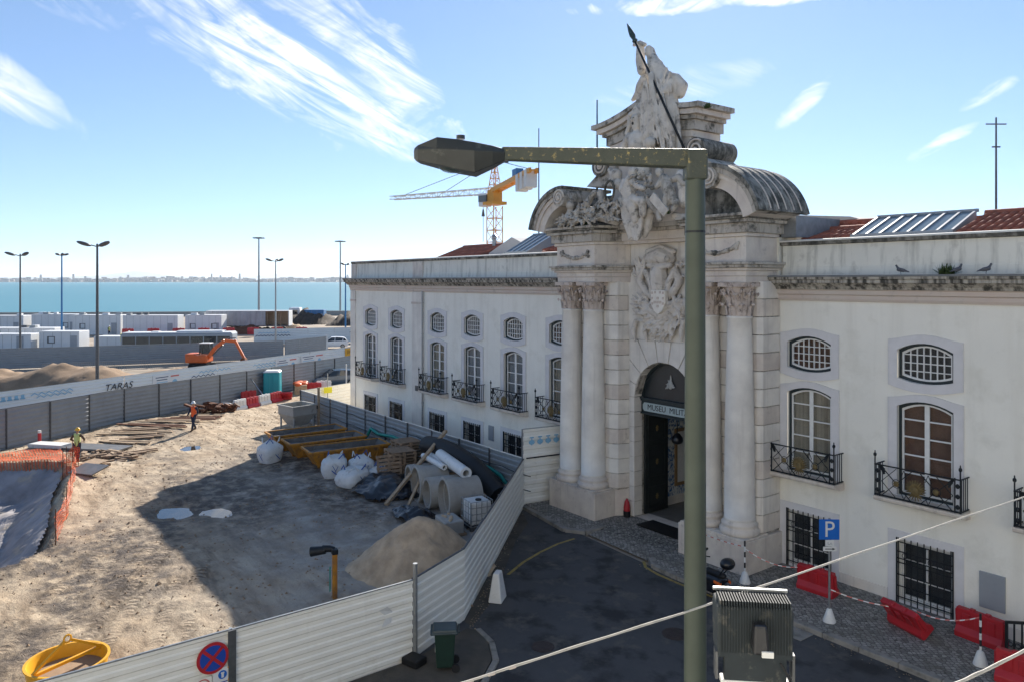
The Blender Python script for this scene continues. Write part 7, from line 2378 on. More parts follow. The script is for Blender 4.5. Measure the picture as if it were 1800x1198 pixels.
# ------------------------------------------------------------------ cars
def car(label, loc, rz, paint, L_=4.2, W_=1.78, H_=1.5):
    t = thing('parked_car', label, 'car', loc, rz, 'parked cars')
    st_ = [(-2.1, 0.45, 0.72, 0.72, 0.74), (-2.0, 0.3, 0.9, 0.92, 0.83), (-1.75, 0.25, 0.98, 1.28, 0.87), (-1.45, 0.24, 0.99, 1.42, 0.885), (-0.6, 0.22, 0.98, 1.49, 0.89), (0.2, 0.22, 0.96, 1.47, 0.89), (0.75, 0.22, 0.94, 1.25, 0.885), (1.15, 0.23, 0.92, 0.93, 0.88), (1.7, 0.26, 0.84, 0.85, 0.86), (2.0, 0.32, 0.70, 0.71, 0.78), (2.12, 0.42, 0.58, 0.59, 0.66)]
    sx, sz = L_ / 4.22, H_ / 1.49
    body, roof, gl = MB(), MB(), MB()
    vs, fs = [], []
    m = 8
    for x, zb, zl, zr, w in st_:
        x *= sx; w *= W_ / 1.78
        vs += [(x, -w * 0.93, zb), (x, -w, zb + 0.18), (x, -w, (zb + zl) / 2 + 0.1), (x, -w * 0.95, zl * sz), (x, w * 0.95, zl * sz), (x, w, (zb + zl) / 2 + 0.1), (x, w, zb + 0.18), (x, w * 0.93, zb)]
    for i in range(len(st_) - 1):
        for k in range(m):
            fs.append((i * m + k, i * m + (k + 1) % m, (i + 1) * m + (k + 1) % m, (i + 1) * m + k))
    fs += [tuple(range(m)), tuple(len(st_) * m - 1 - k for k in range(m))]
    body.add(vs, fs); o = body.obj('body', paint, t, smooth=True, auto=32)
    sel = st_[1:8]
    gv, gf = [], []
    for x, zb, zl, zr, w in sel:
        x *= sx; w *= W_ / 1.78
        gv += [(x, -w * 0.94, zl * sz - 0.01), (x, -w * 0.76, zr * sz - 0.03), (x, w * 0.76, zr * sz - 0.03), (x, w * 0.94, zl * sz - 0.01)]
    for i in range(len(sel) - 1):
        for k in range(3): gf.append((i * 4 + k, i * 4 + k + 1, i * 4 + 5 + k, i * 4 + 4 + k))
    gl.add(gv, gf); gl.obj('glasshouse', 'car_glass', t, smooth=True, auto=30)
    rv, rf = [], []
    for x, zb, zl, zr, w in st_[2:6] :
        x *= sx; w *= W_ / 1.78
        rv += [(x, -w * 0.77, zr * sz - 0.025), (x, -w * 0.6, zr * sz + 0.012), (x, w * 0.6, zr * sz + 0.012), (x, w * 0.77, zr * sz - 0.025)]
    for i in range(3):
        for k in range(3): rf.append((i * 4 + k, i * 4 + k + 1, i * 4 + 5 + k, i * 4 + 4 + k))
    roof.add(rv, rf); roof.obj('roof', paint, t, smooth=True)
    for s in (-1, 1):   # pillars
        for (xa, za, xb, zb_) in ((1.12, 0.93, 0.22, 1.45), (-0.25, 0.98, -0.3, 1.46), (-1.3, 1.0, -1.42, 1.4), (-1.95, 0.95, -1.6, 1.38)):
            p = MB(); p.bar((xa * sx, s * 0.845 * W_ / 1.78, za * sz), (xb * sx, s * 0.69 * W_ / 1.78, zb_ * sz), 0.06); p.obj('pillar', paint, t)
        for xw in (-1.3, 1.32):
            w_ = MB(); w_.tube([(xw * sx, s * 0.72, 0.31), (xw * sx, s * 0.9, 0.31)], 0.315, 22); wo = w_.obj('wheel', 'tyre', t, smooth=True, auto=40)
            w_ = MB(); w_.tube([(xw * sx, s * 0.895, 0.31), (xw * sx, s * 0.91, 0.31)], 0.2, 18)
            for q in range(5): w_.bar((xw * sx, s * 0.91, 0.31), (xw * sx + 0.2 * math.cos(q * 1.257), s * 0.915, 0.31 + 0.2 * math.sin(q * 1.257)), 0.05)
            w_.obj('rim', 'galv', wo)
        h_ = MB(); h_.ball((1.88 * sx, s * 0.6, 0.66), (0.2, 0.17, 0.09), 10, 6); h_.obj('headlight', 'galv', t, smooth=True)
        h_ = MB(); h_.box((-2.04 * sx, s * 0.66, 0.82), (0.08, 0.22, 0.2)); h_.obj('tail_light', 'red_plastic', t, bevel=0.02)
        h_ = MB(); h_.ball((0.85 * sx, s * 0.98, 0.98), (0.09, 0.1, 0.07), 8, 5); h_.obj('mirror', paint, t, smooth=True)
        h_ = MB(); h_.box((0.0, s * 0.895, 0.82), (0.16, 0.03, 0.025)); h_.obj('door_handle', 'black_plastic', t)
    g = MB(); g.box((2.09 * sx, 0, 0.46), (0.06, 0.9, 0.14)); g.obj('grille', 'black_plastic', t, bevel=0.02)
    g = MB(); g.box((2.13 * sx, 0, 0.38), (0.02, 0.5, 0.1)); g.obj('number_plate', 'white_plastic', t)
    return t


car('dark blue hatchback parked beyond the cream hoarding', (-45.4, 6.0, 0.0), R(-103), 'car_dark')
car('white car parked in the lane beyond the printed hoarding', (-81.5, 21.6, 0.0), R(-112), 'car_white', 4.3, 1.8, 1.6)
t = thing('bollard_post', 'white post standing in front of the dark car', 'post', (-42.0, 5.6, 0))
p = MB(); p.tube([(0, 0, 0), (0, 0, 2.2)], 0.06, 8); p.obj('pole', 'white_plastic', t); p = MB(); p.ball((0, 0, 2.22), 0.075, 8, 5); p.obj('cap', 'white_plastic', t)
t = thing('works_sign', 'small yellow sign on a post above the cream hoarding', 'sign', (-31.7, -0.6, 0))
p = MB(); p.tube([(0.12, 0, 0), (0.12, 0, 2.95)], 0.035, 8); p.obj('post', 'galv', t)
M['sign_yellow'] = mat('sign_yellow', (0.72, 0.64, 0.02), 0.5, var=0.1, vscale=4)
p = MB(); p.box((0.2, 0, 1.78), (0.02, 0.62, 0.42)); p.obj('board', 'sign_yellow', t, bevel=0.01)
# ------------------------------------------------------------------ beyond the lane: works ground, quay, masts, crane
def fence_v(name, label, f0, r0, f1, r1, front, h=2.1, bay=3.0):
    a, b_ = view_pt(r0, f0), view_pt(r1, f1)
    return hoarding(name, label, [a[:2], b_[:2]], front, front, bay=bay, h=h, post_mat='galv')


fence_v('quay_hoarding', 'grey hoarding behind the earth bank and the excavator', 78, -62, 92, -28, 'hoarding_grey', 2.2)
fence_v('quay_hoarding', 'grey hoarding continuing past the excavator to the white board', 92, -27.8, 99, -24.5, 'hoarding_grey', 2.2)
FP = fence_v('printed_hoarding', 'white hoarding with wave print beyond the white car', 112, -38.5, 118, -20, 'hoarding_far', 2.3, 4.0)
fpa = math.atan2(view_pt(-20, 118)[1] - view_pt(-38.5, 112)[1], view_pt(-20, 118)[0] - view_pt(-38.5, 112)[0])
for s, n, z, mt in ((0.6, 9, 1.6, 'print_blue'), (0.2, 10, 1.2, 'print_navy'), (14.0, 7, 1.5, 'print_navy')):
    w = waves(n, 0.5, 0.18, 0.1); w.obj('printed_wave', mt, FP, (s * math.cos(fpa) + 0.08 * math.sin(fpa), s * math.sin(fpa) - 0.08 * math.cos(fpa), z), fpa)
b_ = MB(); b_.box((0, 0, 1.25), (4.0, 0.06, 2.3)); p = view_pt(-26.2, 98.4)
o = b_.obj('white_board', 'hoarding_far', None, p, fpa); tag(o, 'white board with purple scrawl between fence and white car', 'board')
sc_ = MB(); sc_.tube([(-1.6 + 0.14 * k, -0.04, 0.9 + 0.35 * math.sin(k * 2.1) + 0.03 * k) for k in range(12)], 0.03, 5); sc_.obj('scrawl', 'print_red', o)
# bank of dug earth


def bank(name, label, r0, r1, f, h, depth, material, seed):
    vs, fs = [], []
    n, m = 70, 16
    for i in range(n + 1):
        for j in range(m + 1):
            u, v = i / n, j / m
            e = min(1, 5 * u, 5 * (1 - u)) ** 0.6
            z = h * e * math.sin(math.pi * v) ** 0.8 * (0.75 + 0.5 * noise.noise((u * 7, v * 2, seed))) + 0.12 * h * noise.noise((u * 40, v * 9, seed))
            vs.append(view_pt(r0 + (r1 - r0) * u, f + depth * (v - 0.5) + 2 * u, max(-0.06, z) - 0.04))
    for i in range(n):
        for j in range(m):
            q = i * (m + 1) + j; fs.append((q, q + m + 1, q + m + 2, q + 1))
    mb = MB(); mb.add(vs, fs)
    return tag(mb.obj(name, material, None, smooth=True), label, 'earth')


bank('earth_bank', 'long bank of brown dug earth behind the printed hoarding', -58, -33, 68, 1.9, 8, 'brown_earth', 3)
bank('earth_bank', 'low earth bank between excavator and lane hoarding', -38, -26, 75, 0.8, 6, 'brown_earth', 6)
bank('spoil_heap', 'dark spoil heap beyond the lorry cab', -53, -41, 170, 3.4, 14, 'dark_earth', 1)
bank('spoil_heap', 'dark spoil heap beside the museum corner', -40, -29, 165, 2.6, 12, 'dark_earth', 8)
bank('spoil_heap', 'low reddish spoil heap below the curtain trailer', -62, -44, 136, 1.5, 6, 'rust', 5)
bank('sand_pile', 'small pale sand pile before the dark spoil heaps', -46.5, -41.5, 146, 1.5, 5, 'sand', 2)
# crowd-control mesh fence
for k in range(9):
    t = thing('mesh_barrier', ['first', 'second', 'third', 'fourth', 'fifth', 'sixth', 'seventh', 'eighth', 'ninth'][k] + ' steel crowd barrier from the left before the grey quay hoarding', 'barrier', view_pt(-47 + 2.3 * k, 77.2 + 0.95 * k), -AZ + math.pi / 2 + 0.38 - 0.0, 'crowd barriers by the earth bank')
    t.rotation_euler.z = math.atan2(cA * 2.3 + sA * 0.95, sA * 2.3 - cA * 0.95)
    p = MB()
    for z in (0.12, 1.08): p.tube([(-1.1, 0, z), (1.1, 0, z)], 0.03, 6)
    for q in range(12): p.tube([(-1.1 + 0.2 * q, 0, 0.12), (-1.1 + 0.2 * q, 0, 1.08)], 0.018, 5)
    p.obj('frame', 'galv', t)
# excavator
t = thing('excavator', 'orange tracked excavator with its arm reaching right', 'excavator', view_pt(-33.2, 80.5, 0.1), 0)
t.rotation_euler.z = math.atan2(cA, sA)
for s in (-1, 1):
    p = MB(); p.sweep_x([(s * 0.75 - 0.2, 0.0), (s * 0.75 + 0.2, 0.0), (s * 0.75 + 0.2, 0.6), (s * 0.75 - 0.2, 0.6)], -1.25, 1.25); p.obj('track', 'tyre', t, bevel=0.25)
M['machine_orange'] = mat('machine_orange', (0.68, 0.14, 0.03), 0.45, var=0.15, vscale=2, stain=((0.3, 0.1, 0.05), 3, 0.58, 0.75))
p = MB(); p.box((-0.35, 0, 1.15), (2.3, 1.9, 0.8)); p.box((-1.0, 0, 1.5), (1.1, 1.8, 0.4)); p.obj('body', 'machine_orange', t, bevel=0.12)
p = MB(); p.box((-0.25, 0, 0.65), (1.9, 1.3, 0.25)); p.obj('turntable', 'black_plastic', t)
p = MB(); p.box((0.25, 0.35, 2.0), (1.15, 0.95, 1.35), top=(0.85, 0.9)); c = p.obj('cab', 'cab_glass', t, bevel=0.05)
for x in (-0.3, 0.82):
    for y in (-0.1, 0.8): p = MB(); p.bar((x, y, 1.35), (x * 0.85 + 0.02, y * 0.92 + 0.03, 2.7), 0.09); p.obj('cab_pillar', 'black_plastic', c)
p = MB(); p.box((0.25, 0.35, 2.74), (1.2, 1.0, 0.1)); p.obj('cab_roof', 'white_plastic', c, bevel=0.03)
for pts, w, nm in ((((0.7, -0.3, 1.2), (1.5, -0.3, 2.3)), 0.38, 'boom'), (((1.5, -0.3, 2.3), (2.5, -0.3, 3.05)), 0.36, 'boom'), (((2.5, -0.3, 3.05), (3.7, -0.3, 2.95)), 0.3, 'boom'), (((3.55, -0.3, 3.15), (4.6, -0.3, 1.15)), 0.26, 'stick')):
    p = MB(); p.bar(pts[0], pts[1], w * 0.8, w); p.obj(nm, 'machine_orange', t, bevel=0.03)
p = MB(); p.tube([(1.2, -0.3, 1.5), (2.3, -0.3, 2.6)], 0.07, 8); p.tube([(2.9, -0.3, 3.3), (3.7, -0.3, 3.3)], 0.06, 8); p.obj('ram', 'galv_dark', t)
p = MB(); p.xz([(4.35, 1.2), (4.75, 1.2), (4.9, 0.7), (4.5, 0.25), (4.15, 0.6)], -0.65, 0.05); p.obj('bucket', 'rust', t)
# bus
t = thing('parked_bus', 'long white-roofed bus parked behind the grey quay hoarding', 'bus', view_pt(-41.8, 94.5, 0), math.atan2(cA, sA) + 0.10)
p = MB(); p.box((0, 0, 1.7), (13.4, 2.5, 2.6)); b0 = p.obj('body', 'plaque', t, bevel=0.12)
p = MB(); p.box((0, 0, 3.06), (13.1, 2.35, 0.12)); p.obj('roof', 'container_white', t, bevel=0.05)
p = MB(); p.box((2.6, 0, 3.2), (5.6, 1.6, 0.18)); p.obj('roof_unit', 'container_white', t, bevel=0.05)
p = MB(); p.box((-3.0, 0.3, 3.15), (0.9, 0.9, 0.1)); p.obj('roof_hatch', 'container_white', t)
for k in range(8): p = MB(); p.box((-5.7 + 1.62 * k, -1.26, 2.15), (1.5, 0.03, 0.95)); p.obj('window', 'car_glass', t)
p = MB(); p.box((-6.7, -0.75, 2.55), (0.06, 0.8, 0.9)); p.obj('destination_panel', 'sign_yellow', t)
for x in (-4.2, 4.0):
    for s in (-1, 1): p = MB(); p.tube([(x, s * 1.0, 0.48), (x, s * 1.24, 0.48)], 0.48, 18); p.obj('wheel', 'tyre', t)


# site cabins and trailers
def cabin(label, r, f, L_, W_=2.5, H_=3.5, z=0.0, windows=(), rz=0.0, mt='container_white', ac=True):
    t = thing('site_cabin', label, 'cabin', view_pt(r, f, z), math.atan2(cA, sA) + rz, 'white site cabins on the quay')
    p = MB(); p.box((0, 0, H_ / 2), (L_, W_, H_)); p.obj('box', mt, t, bevel=0.05)
    p = MB()
    for sx in (-1, 1):
        p.box((sx * (L_ / 2 - 0.06), -W_ / 2 - 0.01, H_ / 2), (0.14, 0.06, H_))
    p.box((0, -W_ / 2 - 0.01, H_ - 0.08), (L_, 0.07, 0.16)); p.box((0, -W_ / 2 - 0.01, 0.09), (L_, 0.07, 0.16)); p.obj('edge_frame', mt, t)
    for x in windows:
        p = MB(); p.box((x, -W_ / 2 - 0.03, 1.55), (1.0, 0.06, 0.95)); w = p.obj('window', 'galv_dark', t)
        p = MB(); p.box((x + 0.08, -W_ / 2 - 0.065, 1.55), (0.7, 0.02, 0.75)); p.obj('pane', 'blind', w)
    p = MB(); p.box((L_ * 0.36, -W_ / 2 - 0.03, 1.1), (0.9, 0.06, 2.05)); d_ = p.obj('door', 'plaque', t)
    p = MB()
    for q in range(int(L_ / 1.2)): p.box((-L_ / 2 + 0.6 + 1.2 * q, -W_ / 2 - 0.012, H_ / 2), (0.03, 0.02, H_ - 0.35))
    p.obj('panel_joints', 'galv', t)
    if ac:
        for q in range(3): p = MB(); p.box((rnd.uniform(-L_ / 2.4, L_ / 2.4), rnd.uniform(-0.8, 0.3), H_ + 0.17), (rnd.uniform(0.5, 1.1), 0.6, 0.34)); p.obj('roof_unit', rnd.choice(['galv_dark', 'container_white', 'galv']), t, bevel=0.03)
    return t


cabin('white site cabin left of the two-window cabin', -63.5, 133, 9.6)
cabin('white site cabin with two windows beside the curtain trailer', -54.6, 134, 6.4, windows=(-1.9, 1.9))
cabin('white site cabin behind the dark lamp post', -73.5, 134, 8.5, windows=(-2.5,))
cabin('white site cabin behind the blue lamp post', -82.6, 137, 8.6, windows=(1.8,))
cabin('white site cabin farthest left at the quay', -92.5, 136, 9.5, H_=3.3)
cabin('low white site cabin near the left edge', -73.0, 112, 11, H_=2.6, windows=(-3.0,))
cabin('white site cabin with a framed window behind the quay fence', -61.4, 103, 5.4, H_=2.7, windows=(-1.1,), ac=False)
cabin('low white site cabin at the left edge of the fence', -69.8, 102, 10.4, H_=2.4, windows=(-4.2,), ac=False)
cabin('plain white wall unit left of the parked bus', -53.2, 104.5, 8.6, H_=1.9, ac=False)
cabin('blue-grey container right of the lorry cab', -44.6, 170, 4.5, H_=3.0, mt='blue_paint', ac=False)


def trailer(label, r, f, L_, openside):
    t = thing('curtain_trailer', label, 'trailer', view_pt(r, f, 0), math.atan2(cA, sA) + 0.03, 'curtain-sided trailers on the quay')
    p = MB(); p.box((0, 0, 4.0), (L_, 2.5, 0.12)); p.obj('roof', 'container_white', t)
    p = MB(); p.box((0, 0, 1.25), (L_, 2.5, 0.2)); p.obj('deck', 'galv_dark', t)
    for sx in (-1, 1): p = MB(); p.box((sx * L_ / 2, 0, 2.65), (0.1, 2.5, 2.7)); p.obj('end_wall', 'container_white', t)
    n = int(L_ / 0.35)
    vs, fs = [], []
    for i in range(n + 1):
        y = -1.27 + 0.06 * math.sin(i * 1.9)
        vs += [(-L_ / 2 + L_ * (0.72 if openside else 1.0) * i / n, y, 1.3), (-L_ / 2 + L_ * (0.72 if openside else 1.0) * i / n, y, 3.95)]
    for i in range(n): fs.append((2 * i, 2 * i + 2, 2 * i + 3, 2 * i + 1))
    p = MB(); p.add(vs, fs); p.obj('side_curtain', 'curtain_side', t)
    if openside:
        p = MB(); p.box((0, 1.2, 2.6), (L_, 0.06, 2.7)); p.obj('far_side', 'plank_wood', t)
        for k in range(4): p = MB(); p.box((L_ * (0.24 + 0.08 * k), -1.2, 2.6), (0.12, 0.1, 2.7)); p.obj('stanchion', 'pallet_wood', t)
    for x in (L_ * 0.2, L_ * 0.3, L_ * 0.4):
        for s in (-1, 1): p = MB(); p.tube([(x, s * 0.9, 0.5), (x, s * 1.2, 0.5)], 0.5, 16); p.obj('wheel', 'tyre', t)


trailer('curtain-sided trailer with its rear bay open to the load', -48.6, 139, 15.0, True)
t = thing('lorry_cab', 'white lorry tractor in front of the open trailer', 'lorry', view_pt(-49.6, 172, 0), math.atan2(cA, sA))
p = MB(); p.box((0, 0, 2.0), (2.4, 2.5, 2.9)); p.obj('cab', 'car_white', t, bevel=0.2)
p = MB(); p.box((0.3, -1.26, 2.5), (1.0, 0.04, 0.8)); p.obj('window', 'car_glass', t)
p = MB(); p.box((-2.4, 0, 0.9), (2.6, 2.2, 0.4)); p.obj('chassis', 'galv_dark', t)
for x in (0.2, -2.8): p = MB(); p.tube([(x, -1.2, 0.5), (x, 1.2, 0.5)], 0.5, 16); p.obj('axle', 'tyre', t)
for k in range(8):
    p = view_pt(-64.5 + 4.0 * k, 126 + 0.6 * k, 0.35)
    lab = ['leftmost of the far red barriers before the white cabins', 'second of the far red barriers from the left', 'third of the far red barriers from the left', 'fourth of the far red barriers, below the two-window cabin', 'fifth of the far red barriers from the left', 'sixth of the far red barriers, at the trailer corner', 'seventh of the far red barriers, below the curtain trailer', 'rightmost of the far red barriers'][k]
    barrier(lab, p, math.atan2(cA, sA) + 0.1 * (k % 3), 'red_plastic', 'far red barriers on the quay', sc=1.5)
p = MB(); p.box((0, 0, 1.0), (6, 2.4, 2.0)); tag(p.obj('blue_skip', 'blue_paint', None, view_pt(-44.3, 103, 0.2), math.atan2(cA, sA), bevel=0.05), 'blue container showing above the bus roof', 'container')
person('far worker in yellow vest by the white cabins', view_pt(-69.8, 130, 0), R(20), 'vest_yellow', 'helmet_white', 0.1, sc=1.0)
person('far worker in yellow vest behind the bus roof', view_pt(-51.6, 101, 1.0), R(120), 'vest_yellow', 'helmet_white', 0.1, sc=1.0)
person('far worker in yellow vest near the lorry cab', view_pt(-49.0, 160, 0), R(80), 'vest_yellow', 'helmet_white', 0.1, sc=1.1)
# quay wall
qw = MB()
for a, c in ((view_pt(-145, 195), view_pt(60, 223)),):
    qw.bar((*a[:2], 0.6), (*c[:2], 0.6), 0.5, 1.3)
tag(qw.obj('quay_wall', 'concrete', None), 'low grey quay wall along the river', 'wall')


# ---- lamp standards
def lamp_mast(label, r, f, h, arms, pole='galv_dark', r0=0.13, arm_l=1.25, z=0.0, head='galv_dark'):
    t = thing('lamp_standard', label, 'street lamp', view_pt(r, f, z), 0, 'lamp standards along the quay')
    p = MB(); p.tube([(0, 0, 0), (0, 0, h)], [r0, r0 * 0.55], 10); p.obj('pole', pole, t, smooth=True, auto=40)
    if arms == 'ring':
        p = MB()
        for k in range(8): p.ball((1.15 * math.cos(k * 0.785), 1.15 * math.sin(k * 0.785), h - 0.1), (0.55, 0.55, 0.16), 10, 5)
        p.tube([(0, 0, h - 0.25), (0, 0, h + 0.1)], [0.5, 0.9], 12); p.obj('lantern_ring', head, t, smooth=True)
        return
    for k in range(arms):
        a = AZ + math.pi / 2 + (k * 2 * math.pi / arms if arms > 2 else k * math.pi) + (0.35 if arms > 2 else 0)
        ca, sa_ = math.cos(a), math.sin(a)
        p = MB(); p.tube([(0, 0, h - 0.25), (ca * arm_l * 0.4, sa_ * arm_l * 0.4, h - 0.1)], 0.05, 6); p.obj('arm', pole, t)
        p = MB(); p.ball((0, 0, 0), (arm_l * 0.44, 0.27, 0.16), 12, 6)
        o = p.obj('lantern', head, t, (ca * arm_l * 0.75, sa_ * arm_l * 0.75, h - 0.02), a, smooth=True); o.rotation_euler.y = -0.3


lamp_mast('three-headed lamp standard at the left edge above the earth bank', -54.4, 83, 12.5, 3)
lamp_mast('slim blue lamp standard left of the dark one', -66, 110, 13.4, 5, 'blue_paint', 0.16, 0.8)
lamp_mast('tall dark lamp standard standing behind the graffiti hoarding', -34.6, 62.6, 12.6, 3, 'galv_dark', 0.15, 1.3)
lamp_mast('very tall grey mast lamp left of the pair before the river', -66.8, 198, 20.9, 'ring', 'galv', 0.3)
lamp_mast('three-headed grey lamp standard above the printed hoarding', -33.7, 107, 12.5, 3, 'galv', 0.14)
lamp_mast('very tall grey mast lamp next to the museum corner', -49.2, 215, 20.9, 'ring', 'galv', 0.3)
lamp_mast('blue two-headed lamp peeping out at the museum corner', -28.4, 128, 12.4, 2, 'blue_paint', 0.16)

# ---- tower crane
t = thing('tower_crane', 'yellow tower crane with a white jib behind the museum roof', 'crane', view_pt(-2.9, 126, 0), 0)


def lattice(pts_fn, n, w, r=0.07):
    mb = MB()
    cs = [(-w, -w), (w, -w), (w, w), (-w, w)]
    for i in range(n):
        A, B = [pts_fn(i / n, *c) for c in cs], [pts_fn((i + 1) / n, *c) for c in cs]
        for k in range(4):
            mb.tube([A[k], B[k]], r, 4); mb.tube([A[k], B[(k + 1) % 4]] if i % 2 else [A[(k + 1) % 4], B[k]], r * 0.6, 4); mb.tube([A[k], A[(k + 1) % 4]], r * 0.6, 4)
    return mb


lattice(lambda u, a, b_: (a, b_, 22.0 * u), 11, 0.95, 0.1).obj('mast', 'crane_yellow', t)
ct = Vector(view_pt(-2.9, 126, 0))
tip = Vector(view_pt(-22.8, 142.5, 25.2)) - ct
tail = Vector(view_pt(3.2, 109, 25.6)) - ct
hub_ = Vector((0, 0, 24.6))
p = MB(); p.box((0, 0, 22.5), (2.9, 2.9, 0.5)); p.box((0, 0, 23.6), (1.8, 1.8, 2.2)); p.obj('slewing_unit', 'crane_yellow', t)
d1 = (tip - hub_).normalized(); sd_ = d1.cross(Vector((0, 0, 1))).normalized()
lattice(lambda u, a, b_: tuple(hub_ + (tip - hub_) * u + sd_ * a + Vector((0, 0, b_ * 0.9 * (1 - 0.45 * u)))), 20, 0.6, 0.07).obj('jib', 'crane_white', t)
d2 = (tail - hub_).normalized(); s2 = d2.cross(Vector((0, 0, 1))).normalized()
p = MB()
for s in (-1, 1): p.bar(tuple(hub_ + s2 * 0.6 * s), tuple(tail + s2 * 0.6 * s), 0.4, 0.7)
for k in range(6): p.bar(tuple(hub_.lerp(tail, k / 5) + s2 * 0.6), tuple(hub_.lerp(tail, k / 5) - s2 * 0.6), 0.2)
p.obj('counter_jib', 'crane_yellow', t)
for k in range(3): p = MB(); p.box(tuple(hub_.lerp(tail, 0.72 + 0.1 * k) + Vector((0, 0, -1.0))), (1.0, 1.8, 2.6), rz=math.atan2(d2.y, d2.x)); p.obj('counterweight', 'crane_white', t, bevel=0.1)
p = MB(); p.box(tuple(hub_.lerp(tail, 0.62) + Vector((0, 0, 0.9))), (2.0, 1.2, 1.2), rz=math.atan2(d2.y, d2.x)); p.obj('winch', 'blue_paint', t, bevel=0.1)
apex = hub_ + Vector((0, 0, 5.2))
lattice(lambda u, a, b_: tuple(Vector((a * (1 - 0.8 * u), b_ * (1 - 0.8 * u), 24.6 + 5.2 * u))), 5, 0.8, 0.08).obj('tower_head', 'crane_yellow', t)
p = MB()
for e in (hub_.lerp(tip, 0.45), hub_.lerp(tip, 0.85), hub_.lerp(tail, 0.9)): p.tube([tuple(apex), tuple(e + Vector((0, 0, 0.5)))], 0.06, 5)
p.obj('tie_rod', 'galv', t)
cb = hub_ + d1 * 2.0 + sd_ * -0.2 + Vector((0, 0, -1.5))
p = MB(); p.box(tuple(cb), (1.7, 1.5, 2.2), rz=math.atan2(d1.y, d1.x)); c = p.obj('cab', 'container_white', t, bevel=0.1)
p = MB(); p.box(tuple(cb + Vector((0, 0, 0.2))), (1.74, 1.54, 1.1), rz=math.atan2(d1.y, d1.x)); p.obj('cab_window', 'cab_glass', c)
hk = hub_ + d1 * 2.6
p = MB(); p.tube([tuple(hk), tuple(hk + Vector((0, 0, -8.5)))], 0.05, 5); p.tube([tuple(hk + Vector((0, 0, -3.0))), tuple(hk + Vector((0, 0, -4.2)))], [0.12, 0.3], 8); p.obj('hook_rope', 'galv_dark', t)
# masts on the museum roof
for (x, y, z0, z1, lab, cross) in ((-17.7, 7.5, 11.0, 19.1, 'thin lightning rod rising left of the portal', False), (-7.66, 3.0, 11.5, 18.3, 'green flagpole behind the left half of the pediment', False), (7.52, 9.0, 10.5, 15.6, 'aerial mast with a cross-arm on the right-hand roof', True)):
    t = thing('roof_mast', lab, 'mast', (x, y, z0), 0)
    p = MB(); p.tube([(0, 0, 0), (0, 0, z1 - z0)], [0.07 if 'green' in lab else 0.05, 0.03], 8); p.obj('pole', 'bronze' if 'green' in lab else 'galv_dark', t)
    if cross:
        p = MB(); p.tube([(-0.38 * sA, -0.38 * cA, z1 - z0 - 0.25), (0.38 * sA, 0.38 * cA, z1 - z0 - 0.25)], 0.025, 6); p.tube([(-0.15 * sA, -0.15 * cA, 4.0), (0.15 * sA, 0.15 * cA, 4.0)], 0.03, 6); p.obj('cross_arm', 'galv_dark', t)

# ---- unseen building the view is taken from, added to bounce sunlight onto the museum
nb = thing('bounce_building', 'unseen cream building behind the camera, added to bounce sunlight', 'building', (8, -23.6, 0))
p = MB(); p.box((31, -4, 7.5), (62, 8, 15)); p.obj('wall', 'plaster', nb)
p = MB(); p.box((31, -4, 15.2), (62.6, 8.6, 0.5)); p.obj('cornice', 'lioz', nb)
for k in range(14):
    if abs(8 + 3.2 + 4.2 * k - 19) < 3: continue
    for z in (2.2, 6.2, 10.4):
        p = MB(); p.box((3.2 + 4.2 * k, 0.02, z), (1.3, 0.06, 2.2)); w = p.obj('window', 'white_paint', nb)
        p = MB(); p.box((3.2 + 4.2 * k, 0.055, z), (1.1, 0.02, 2.0)); p.obj('pane', 'car_glass', w)
# ---- the damp air over the river
hz = MB(); hz.box((0, 0, 215), (110000, 110000, 440))
hm = bpy.data.materials.new('haze_air'); hm.use_nodes = True
HN, HL = hm.node_tree.nodes, hm.node_tree.links
HN.clear()
ho_ = HN.new('ShaderNodeOutputMaterial'); pv_ = HN.new('ShaderNodeVolumePrincipled')
pv_.inputs['Color'].default_value = (0.80, 0.90, 1.0, 1); pv_.inputs['Density'].default_value = 3.8e-5; pv_.inputs['Anisotropy'].default_value = 0.3
HL.new(pv_.outputs[0], ho_.inputs['Volume'])
hzo = put('haze', hz.mesh('haze'), None, (0, 0, -0.0))
hzo.data.materials.append(hm); hzo['kind'] = 'stuff'; hzo['label'] = 'pale haze over the river'; hzo['category'] = 'haze'
# ------------------------------------------------------------------ the street beside the museum
# parking sign
t = thing('parking_sign', 'blue parking sign on a thin post in a white concrete foot', 'sign', (7.75, -2.85, PZ), 0)
p = MB(); p.tube([(0, 0, 0), (0, 0, 2.85)], 0.03, 10); p.obj('post', 'galv', t)
sgz = AZ - 0.25
p = MB(); p.box((0, 0, 2.55), (0.56, 0.02, 0.56)); pb_ = p.obj('plate', 'blue_sign', t, (0, 0, 0), R(52), bevel=0.01)
pb_.location = (0.02, -0.04, 0)
text_mesh('P', 0.62, 'white_plastic', 'letter', pb_, (0, -0.014, 2.54), (math.pi / 2, 0, 0), 0.003, sx=0.95)
p = MB(); p.box((0, -0.02, 2.18), (0.24, 0.016, 0.17)); q_ = p.obj('supplement_plate', 'white_plastic', t, (0.02, -0.03, 0), R(52))
p = MB(); p.tube([(-0.05, -0.03, 2.22), (-0.05, -0.03, 2.15), (0.0, -0.03, 2.14), (0.03, -0.03, 2.2), (0.06, -0.03, 2.13)], 0.009, 5); p.obj('pictogram', 'plaque', q_)
p = MB(); p.box((0, -0.02, 2.02), (0.36, 0.016, 0.12)); q_ = p.obj('arrow_plate', 'white_plastic', t, (0.02, -0.03, 0), R(52))
